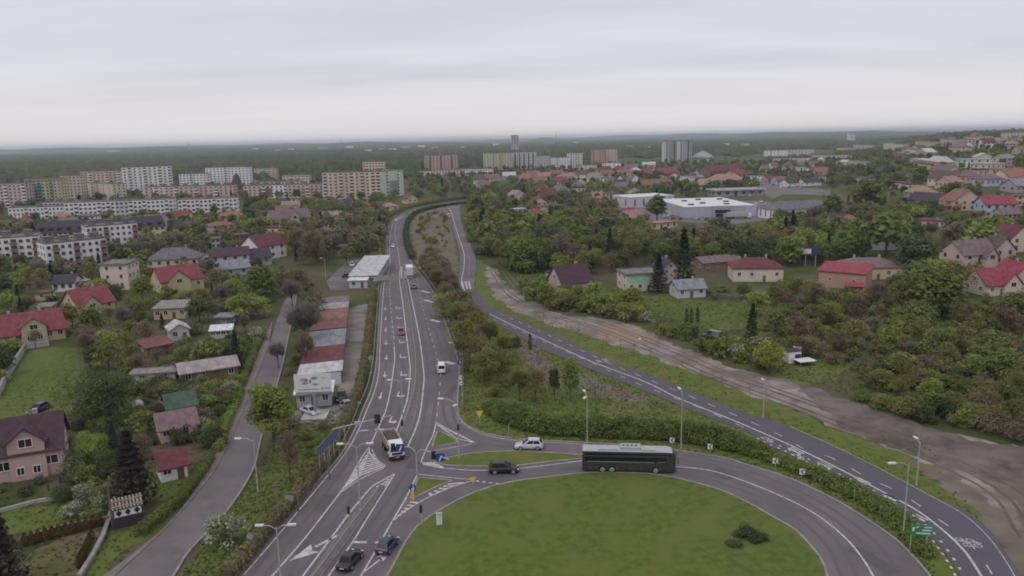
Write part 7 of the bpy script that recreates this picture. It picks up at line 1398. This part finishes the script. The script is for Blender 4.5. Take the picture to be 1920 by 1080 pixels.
region([(230, 690), (330, 670), (440, 650), (470, 620), (460, 700), (430, 780), (395, 850), (300, 830), (250, 800), (230, 740)], [('bush', 'mid', 2), ('bush', 'fresh', 1.6), ('bush', 'dark', 2), ('brush', 'brown', 2), ('leafy', 'mid', 1.2, 2), ('budding', 'olive', 1, 2.2), ('blossom', 'white', .5)], 2.5, (1.8, 3.8), .3, rad=.5)
region([(130, 900), (200, 860), (290, 860), (300, 900), (270, 960), (200, 960), (140, 990), (90, 950)], [('bush', 'mid', 2), ('bush', 'dark', 2), ('brush', 'olive', 1), ('blossom', 'white', .5), ('leafy', 'dark', 1, 1.8)], 2.1, (1.4, 3.2), .35, rad=.4)
region([(-220, 340), (160, 335), (500, 330), (620, 325), (800, 318), (910, 325), (900, 355), (800, 375), (720, 392), (560, 398), (340, 412), (120, 418), (-220, 425)], [('leafy', 'mid', 2.4), ('leafy', 'dark', 2.6), ('budding', 'brown', 1.6), ('budding', 'olive', 1.2), ('conifer', 'conifer', .6)], 13.5, (6, 10), .12, rad=2.2)
region([(780, 325), (920, 318), (1240, 305), (1440, 305), (1440, 335), (1240, 345), (1100, 352), (950, 350), (900, 365), (800, 378)], [('leafy', 'mid', 2.4), ('leafy', 'dark', 2), ('budding', 'brown', 1.4), ('budding', 'olive', 1.4), ('conifer', 'conifer', .8)], 14, (5, 9), .1, rad=2.2)
region([(1380, 830), (1470, 862), (1560, 905), (1640, 945), (1720, 1010), (1760, 1060), (1720, 1030), (1620, 955), (1500, 895), (1400, 862)], [('bush', 'mid', 2), ('bush', 'dark', 2), ('brush', 'olive', 2)], 2.6, (.8, 1.5), 1, rad=.01)
region([(520, 870), (600, 800), (650, 770), (660, 790), (620, 850), (560, 930), (500, 980)], [('bush', 'mid', 2), ('brush', 'brown', 1.4), ('bush', 'olive', 1)], 3.0, (.9, 2.2), 1, rad=.01)

region([(100, 800), (230, 760), (300, 800), (300, 860), (220, 850), (130, 870)], [('bush', 'mid', 2), ('bush', 'dark', 2), ('brush', 'brown', 1), ('bush', 'fresh', 1)], 2.2, (1.4, 3.0), .35, rad=.4)
region([(0, 860), (130, 870), (210, 940), (200, 985), (150, 1000), (0, 1010)], [('bush', 'mid', 2), ('bush', 'dark', 2), ('thuja', 'cypress', .7), ('brush', 'brown', 1)], 3.4, (.8, 2.2), .35, rad=.01)
region([(-20, 640), (60, 655), (10, 720), (-60, 740), (-60, 660)], [('bush', 'mid', 2), ('bush', 'fresh', 2), ('leafy', 'dark', 1, 1.6)], 3, (2, 4), .5, rad=.4)
# --- turn the list into objects: the largest 290 of each kind stand alone, the rest become woodland
ORD = ['', 'second ', 'third ', 'fourth ', 'fifth ', 'sixth ', 'seventh ', 'eighth ', 'ninth ', 'tenth ', 'eleventh ', 'twelfth ']
def ordn(i):
    if i < 12: return ['nearest ']+ORD[1:] and (['nearest ']+ORD[1:])[i]
    tens = {1: 'thirteenth fourteenth fifteenth sixteenth seventeenth eighteenth nineteenth'.split()}
    n = i+1
    if n < 20: return tens[1][n-13]+' '
    base = ['twenty', 'thirty', 'forty', 'fifty', 'sixty', 'seventy', 'eighty', 'ninety'][n//10-2]; u = n % 10
    return (base[:-1]+'ieth ' if u == 0 else base+'-'+['first', 'second', 'third', 'fourth', 'fifth', 'sixth', 'seventh', 'eighth', 'ninth'][u-1]+' ')
NOUN = dict(dome='rounded tree', leafy='leafy tree', tall='slender tree', budding='tree', bare='tree', conifer='conifer', thuja='cypress', bush='bush', brush='twiggy bush', blossom='bush', sapling='sapling')
for p in PL: p.append(p[5]/math.hypot(p[2], p[3]))
singles, rest = [], []
bynm = {}
for p in PL: bynm.setdefault(KIND[p[0]][0], []).append(p)
for nm, L_ in bynm.items():
    L_.sort(key=lambda p: (p[7] is None, -p[8])); singles += L_[:290]; rest += L_[290:]
LMP = [(s, x, y) for s, x, y in LM]
grp = {}
for p in singles:
    if p[7] is None:
        d = [(math.hypot(p[2]-x, p[3]-y), s, x, y) for s, x, y in LMP]; dd, s, x, y = min(d)
        dx, dy = p[2]-x, p[3]-y; rel = ('behind' if dy > 0 else 'in front of') if abs(dy) > abs(dx) else ('right of' if dx > 0 else 'left of')
        grp.setdefault((COLN[p[1]], NOUN[p[0]], rel, s), []).append((dd, p))
for (c, n_, rel, s), L_ in grp.items():
    L_.sort(key=lambda t: t[0])
    for i, (dd, p) in enumerate(L_):
        o_ = '' if len(L_) == 1 else ordn(i)
        p[7] = f'{o_}{c} {n_} {rel} the {s}' + (' counting outwards' if len(L_) > 1 and i > 0 else '')
GN = dict(dome='leafy trees across the town', leafy='leafy trees across the town', tall='slender trees across the town', budding='half-leafed spring trees', bare='bare spring trees', conifer='dark conifers among the houses', thuja='clipped cypresses in the gardens', bush='green bushes and shrubs', brush='twiggy spring bushes', blossom='flowering spring bushes', sapling='saplings along the bicycle road')
for p in singles:
    kind, leaf, x, y, z, h, wf, lb, _ = p; nm, cat, shape, lv, nn_, ss, h0 = KIND[kind]; dist = math.hypot(x, y)
    lod = 0 if dist < 170 else (1 if dist < 330 else 2); var = int(rng.integers(0, 3 if lod else 2))
    cm, tm = plant_meshes(kind, leaf, lod, var); s = h/h0
    r_ = empty(nm, (x, y, z), float(rng.uniform(0, 6.28)), lb, cat, GN[kind]); r_.scale = (s*wf, s*wf, s)
    link('crown' if cat == 'tree' else 'foliage', cm, r_); link('trunk' if cat == 'tree' else 'stem', tm, r_)
VV, TT, MI = [], [], []; wm_ = ['mid', 'dark', 'fresh', 'olive', 'brown', 'rust', 'conifer', 'maroon', 'spruce', 'grey', 'white', 'lilac', 'cypress']
for p in rest:
    kind, leaf, x, y, z, h, wf, lb, _ = p; nm, cat, shape, lv, nn_, ss, h0 = KIND[kind]; lod = 1 if math.hypot(x, y) < 260 else 2; V_, tone, cen = crown_pts(shape, nn_[lod], ss[lod], int(rng.integers(0, 9999))); s = h/h0
    VV.append(V_*np.array([s*wf, s*wf, s])+np.array([x, y, z])); TT.append(tone*rng.uniform(.82, 1.18)); MI.append(np.full(len(tone), wm_.index(leaf)))
if VV: link('undergrowth', card_mesh('undergrowth', np.concatenate(VV), np.concatenate(TT), [LEAF[k] for k in wm_], np.concatenate(MI)))['kind'] = 'stuff'
print('PLANTS', {k: len(v) for k, v in bynm.items()}, 'rest', len(rest))
# --- tufts in the rough grass near the camera
def tufts(pxs, n, leafs, size, avoid=True):
    P = np.array([tuple(v) for v in G(pxs)]); lo, hi = P.min(0), P.max(0); o_ = []
    for _ in range(n*3):
        x, y = rng.uniform(lo[0], hi[0]), rng.uniform(lo[1], hi[1])
        if inpoly(P, x, y) and not (avoid and any(inpoly(q, x, y) for q in ROADS if q[:, 0].min() < x < q[:, 0].max() and q[:, 1].min() < y < q[:, 1].max())): o_.append((x, y))
        if len(o_) >= n: break
    o_ = np.array(o_); k = len(o_); P3 = np.column_stack([o_, np.full(k, size*.22+.05)]); Nn = rng.normal(size=(k, 3))*.28+np.array([0, 0, 1.0])
    GT.append((cards(P3, Nn, size, 1.2), rng.uniform(.42, .72, k), np.array([wm_.index(leafs[i]) for i in rng.integers(0, len(leafs), k)])))
GT = []; ROADS = [np.array([tuple(v) for v in a+b[::-1]]) for a, b in ((mla, mra), (roa, ria), (bla, bra), (lla, lra), (ula, ura), SWP)]
tufts([(735, 1090), (790, 1000), (860, 945), (960, 910), (1110, 893), (1250, 898), (1400, 945), (1500, 1010), (1550, 1090)], 3600, ['mid', 'fresh', 'olive', 'mid'], .30)
tufts([(860, 690), (900, 600), (960, 620), (1085, 684), (1219, 738), (1400, 815), (1489, 862), (1671, 955), (1760, 1070), (1740, 1090), (1590, 955), (1400, 876), (1100, 836), (910, 815), (862, 780)], 7000, ['mid', 'fresh', 'olive', 'olive', 'dark'], .38)
tufts([(330, 1090), (440, 940), (490, 860), (540, 780), (640, 770), (655, 790), (560, 935), (430, 1085)], 3200, ['mid', 'fresh', 'olive', 'brown'], .36)
tufts([(895, 490), (912, 530), (1050, 606), (1240, 682), (1440, 764), (1570, 818), (1710, 872), (1810, 935), (1920, 1090), (1880, 1090), (1780, 950), (1500, 815), (1235, 712), (1080, 645), (930, 585)], 5200, ['fresh', 'olive', 'olive', 'brown'], .36)
tufts([(915, 498), (1000, 565), (1110, 597), (1240, 638), (1480, 718), (1700, 792), (1960, 850), (1960, 1010), (1800, 905), (1500, 775), (1200, 662), (1000, 598)], 260, ['olive', 'brown'], .4)
tufts([(0, 740), (130, 655), (160, 690), (128, 782), (-60, 806)], 1000, ['mid', 'fresh', 'olive'], .3)
tufts([(200, 1085), (330, 930), (380, 860), (430, 760), (470, 700), (440, 600), (300, 640), (120, 700), (0, 900), (0, 1080)], 5200, ['mid', 'olive', 'brown', 'dark', 'fresh'], .4)
tufts([(1180, 560), (1440, 560), (1640, 580), (1920, 640), (1920, 800), (1700, 770), (1480, 710), (1300, 640)], 6000, ['mid', 'olive', 'fresh', 'fresh', 'brown'], .55)
tufts([(770, 420), (835, 390), (856, 530), (820, 520)], 700, ['olive', 'brown'], .5)
link('grass_tufts', card_mesh('grass_tufts', np.concatenate([g[0] for g in GT]), np.concatenate([g[1] for g in GT]), [LEAF[k] for k in wm_], np.concatenate([g[2] for g in GT])))['kind'] = 'stuff'
# --- hedges
def hedge(pts, wd, ht, leaf, label, dens=26, size=.3, side=None, lump=.15):
    p = resample(crom(G(pts), 6), .5); o0 = p[0]; ns = normals(p); L_ = len(p); n = int(L_*.5*dens); P = np.zeros((n, 3)); Nn = np.zeros((n, 3)); i = rng.integers(0, L_, n); u = rng.random(n)*(2*ht+wd); lum = 1+lump*np.sin(i*.31)+lump*np.sin(i*.83+2)+lump*.7*np.sin(i*1.9)
    A = np.array([(a.x-o0.x, a.y-o0.y) for a in p]); B_ = np.array([(a.x, a.y) for a in ns])
    off = np.where(u < ht, -wd/2, np.where(u > ht+wd, wd/2, u-ht-wd/2)); zz = np.where(u < ht, u, np.where(u > ht+wd, 2*ht+wd-u, ht))
    rnd = 1-.22*(np.abs(off)/(wd/2))**2*(zz > ht*.8); P[:, :2] = A[i]+B_[i]*(off*lum)[:, None]+rng.normal(0, .07, (n, 2)); P[:, 2] = zz*lum*rnd+rng.normal(0, .08, n); P[:, 2] = np.maximum(P[:, 2], .03)
    Nn[:, :2] = B_[i]*np.where(np.abs(off) > wd*.45, np.sign(off), 0)[:, None]; Nn[:, 2] = np.where(zz > ht*.95, 1, .25); Nn += rng.normal(0, .45, (n, 3))
    tone = rng.uniform(.78, 1.22, n)*(1+.14*np.sin(i*.2)); mats = [LEAF[leaf]]+([LEAF[side]] if side else []); mi = ((zz < ht*.72) & (rng.random(n) < .85)).astype(int) if side else None
    r_ = empty('hedge', (o0.x, o0.y, 0), 0, label, 'hedge'); link('foliage', card_mesh('foliage', cards(P, Nn, size, 1.3), tone, mats, mi), r_)
    mb = MB(); q = [a-o0 for a in p[::4]]; strip(mb, q, wd*.6, 0, 0, ht*.68); cm_ = mb.mesh('branches', LEAF[side or leaf]); at_ = cm_.attributes.new('tone', 'FLOAT', 'FACE'); at_.data.foreach_set('value', np.full(len(cm_.polygons), .8, dtype=np.float32)); link('branches', cm_, r_)
hedge([(428, 1090), (462, 1050), (515, 985), (560, 935), (610, 870), (640, 815), (655, 782), (668, 750), (678, 715), (686, 675), (692, 625), (697, 575), (700, 545)], 1.7, 2.0, 'olive', 'long clipped hedge with brown flanks along the highway guard rail', 95, .28, 'brown', .08)
def shrub_hedge(pts, wd, ht, leaf, label, size=.34):
    p = resample(crom(G(pts), 6), .85); o0 = p[0]; ns = normals(p); C_, Rd, ct = [], [], []
    for i, (a, n_) in enumerate(zip(p, ns)):
        taper = min(1, .55+i*.05, .45+(len(p)-1-i)*.06); top = ht*taper*rng.uniform(.82, 1.12)
        for lat in np.linspace(-wd/2+.7, wd/2-.7, 5):
            C_.append((a.x-o0.x+n_.x*lat*taper+rng.normal(0, .2), a.y-o0.y+n_.y*lat*taper+rng.normal(0, .2), max(.35, top-1.0-.55*(abs(lat)/(wd/2))**2*top+rng.normal(0, .18)))); Rd.append(rng.uniform(.8, 1.25)); ct.append(rng.uniform(.76, 1.24))
            if abs(lat) > wd*.3: C_.append((C_[-1][0], C_[-1][1], .45)); Rd.append(.9); ct.append(rng.uniform(.76, 1.1))
    C_, Rd, ct = np.array(C_), np.array(Rd), np.array(ct); n = len(C_)*75; k = rng.integers(0, len(C_), n); u = sph(n, rng); u[:, 2] = np.where(rng.random(n) < .7, np.abs(u[:, 2]), u[:, 2])
    P = C_[k]+u*(Rd[k]*rng.uniform(.6, 1.05, n))[:, None]; P[:, 2] = np.maximum(P[:, 2], .04); Nn = u*.8+rng.normal(size=(n, 3))*.35+np.array([0, 0, .45])
    r_ = empty('hedge', (o0.x, o0.y, 0), 0, label, 'hedge'); link('foliage', card_mesh('foliage', cards(P, Nn, size, 1.2), ct[k]*rng.uniform(.82, 1.18, n), [LEAF[leaf]]), r_)
    mb = MB()
    for a in p[::3]: mb.tube((a.x-o0.x, a.y-o0.y, 0), (a.x-o0.x+rng.normal(0, .4), a.y-o0.y+rng.normal(0, .4), ht*.6), .05, .02, 4)
    mb.build('branches', M_BARK, r_)
shrub_hedge([(918, 764), (945, 779), (985, 796), (1040, 807), (1110, 811), (1180, 813), (1260, 818), (1320, 825), (1380, 838), (1440, 858)], 5.6, 2.9, 'hedge', 'thick wavy green hedge behind the coach and silver hatchback')
shrub_hedge([(1444, 862), (1500, 884), (1560, 908), (1620, 938), (1670, 968), (1705, 1000), (1735, 1040)], 3.0, 1.7, 'hedge', 'rough dark hedge between the ring road bend and the bicycle road', .30)
hedge([(395, 862), (372, 900), (340, 940), (300, 975), (262, 1008)], 1.4, 1.5, 'mid', 'green street hedge running below the crimson-roofed hut', 110, .27, None, .08)
hedge([(408, 850), (425, 800), (440, 765), (452, 735)], 1.5, 1.5, 'fresh', 'bright street hedge beside the rose mauve cottage', 110, .27, None, .08); hedge([(452, 728), (462, 705), (478, 662), (492, 628)], 1.5, 1.6, 'mid', 'street hedge beside the dark spruce', 100, .28, None, .1)
hedge([(704, 535), (711, 500), (714, 470), (717, 440)], 1.6, 1.6, 'fresh', 'green hedge between the long pale workshop and the highway', 90, .3, None, .1)
hedge([(774, 487), (764, 462), (761, 434), (768, 412), (786, 398), (828, 388), (878, 381.5)], 2.2, 2.2, 'dark', 'dark hedge on the inner side of the highway bend', 60, .5, None, .12)
hedge([(716, 436), (722, 416), (740, 401), (775, 388), (826, 377.5), (878, 371)], 2.4, 2.4, 'mid', 'shrubby hedge outside the long dark noise barrier', 60, .5, None, .2)
# --- distant forest: one canopy over the land beyond the town
na, nr = 900, 330; aa = np.linspace(-.86, .86, na); rad_ = 900*np.exp(np.linspace(0, math.log(14000/900), nr)); A_, Rr = np.meshgrid(aa, rad_)
X_ = Rr*np.sin(A_); Y_ = Rr*np.cos(A_)
def hash2(ix, iy): 
    h = np.sin(ix*127.1+iy*311.7)*43758.5453; return h-np.floor(h)
def worley(x, y, c):
    gx, gy = np.floor(x/c), np.floor(y/c); best = np.full(x.shape, 9.0); idv = np.zeros(x.shape)
    for a in (-1, 0, 1):
        for b in (-1, 0, 1):
            ux, uy = gx+a, gy+b; fx = (ux+hash2(ux, uy))*c; fy = (uy+hash2(ux+37, uy+91))*c; d = np.hypot(x-fx, y-fy)/c; sel = d < best; best = np.where(sel, d, best); idv = np.where(sel, hash2(ux+5, uy+11), idv)
    return best, idv
cs = 13.0
d1, i1 = worley(X_, Y_, cs); d2, i2 = worley(X_, Y_, 60.0)
edge = 1020+560*sstep((A_+.22)/.3)+260*sstep((A_-.02)/.2)+520*sstep((A_-.28)/.1)+70*np.sin(A_*60)+40*np.sin(A_*171)
cover = sstep((Rr-edge)/60)
lowf = .5+.25*np.sin(X_*.0031+1)+.25*np.sin(Y_*.0023+X_*.0011)
gapm = np.where((d2 > .62) & (hash2(np.floor(X_/420), np.floor(Y_/700)) > .62), .25, 1)
hgt_ = (6+10*i1+8*lowf)*np.sqrt(np.clip(1-(d1/.85)**2, .05, 1))*gapm
Z_ = terrain(X_, Y_)+np.where(cover > .02, hgt_*cover, -6)
me = bpy.data.meshes.new('forest'); fi = (np.arange(nr-1)[:, None]*na+np.arange(na-1)[None, :]).ravel(); keepf = (cover.ravel()[fi] > .02); fi = fi[keepf]
F_ = np.stack([fi, fi+1, fi+na+1, fi+na], 1); n = len(F_); me.vertices.add(na*nr); me.vertices.foreach_set('co', np.stack([X_, Y_, Z_], -1).astype(np.float32).ravel())
me.loops.add(n*4); me.loops.foreach_set('vertex_index', F_.astype(np.int32).ravel()); me.polygons.add(n); me.polygons.foreach_set('loop_start', np.arange(0, n*4, 4, dtype=np.int32)); me.polygons.foreach_set('loop_total', np.full(n, 4, dtype=np.int32)); me.update(calc_edges=True)
tone = (.72+.56*i1.ravel()[fi])*(.9+.25*lowf.ravel()[fi]); at_ = me.attributes.new('tone', 'FLOAT', 'FACE'); at_.data.foreach_set('value', tone.astype(np.float32))
me.materials.append(mat('forest_canopy', (.062, .084, .034), (.036, .050, .026), scale=.004, coord='World', detail=8, rough=.95, spec=.05, attr=True, rnd=.001, c3=(.080, .076, .044), scale3=.0022))
link('forest', me)['kind'] = 'stuff'
# ------------------------------------------------------------------ hazy air
if True:
    hz = MB().box((0, 12500, (-20+96)/2), (42000, 29000, 116))
    hm = bpy.data.materials.new('haze_air'); hm.use_nodes = True; t = hm.node_tree; t.nodes.remove(t.nodes['Principled BSDF']); v = t.nodes.new('ShaderNodeVolumePrincipled'); v.inputs['Color'].default_value = (.86, .92, 1.0, 1); v.inputs['Density'].default_value = 0.000095; v.inputs['Anisotropy'].default_value = .2
    t.links.new(v.outputs[0], [n for n in t.nodes if n.type == 'OUTPUT_MATERIAL'][0].inputs['Volume']); ho = hz.build('haze', hm); ho['kind'] = 'stuff'
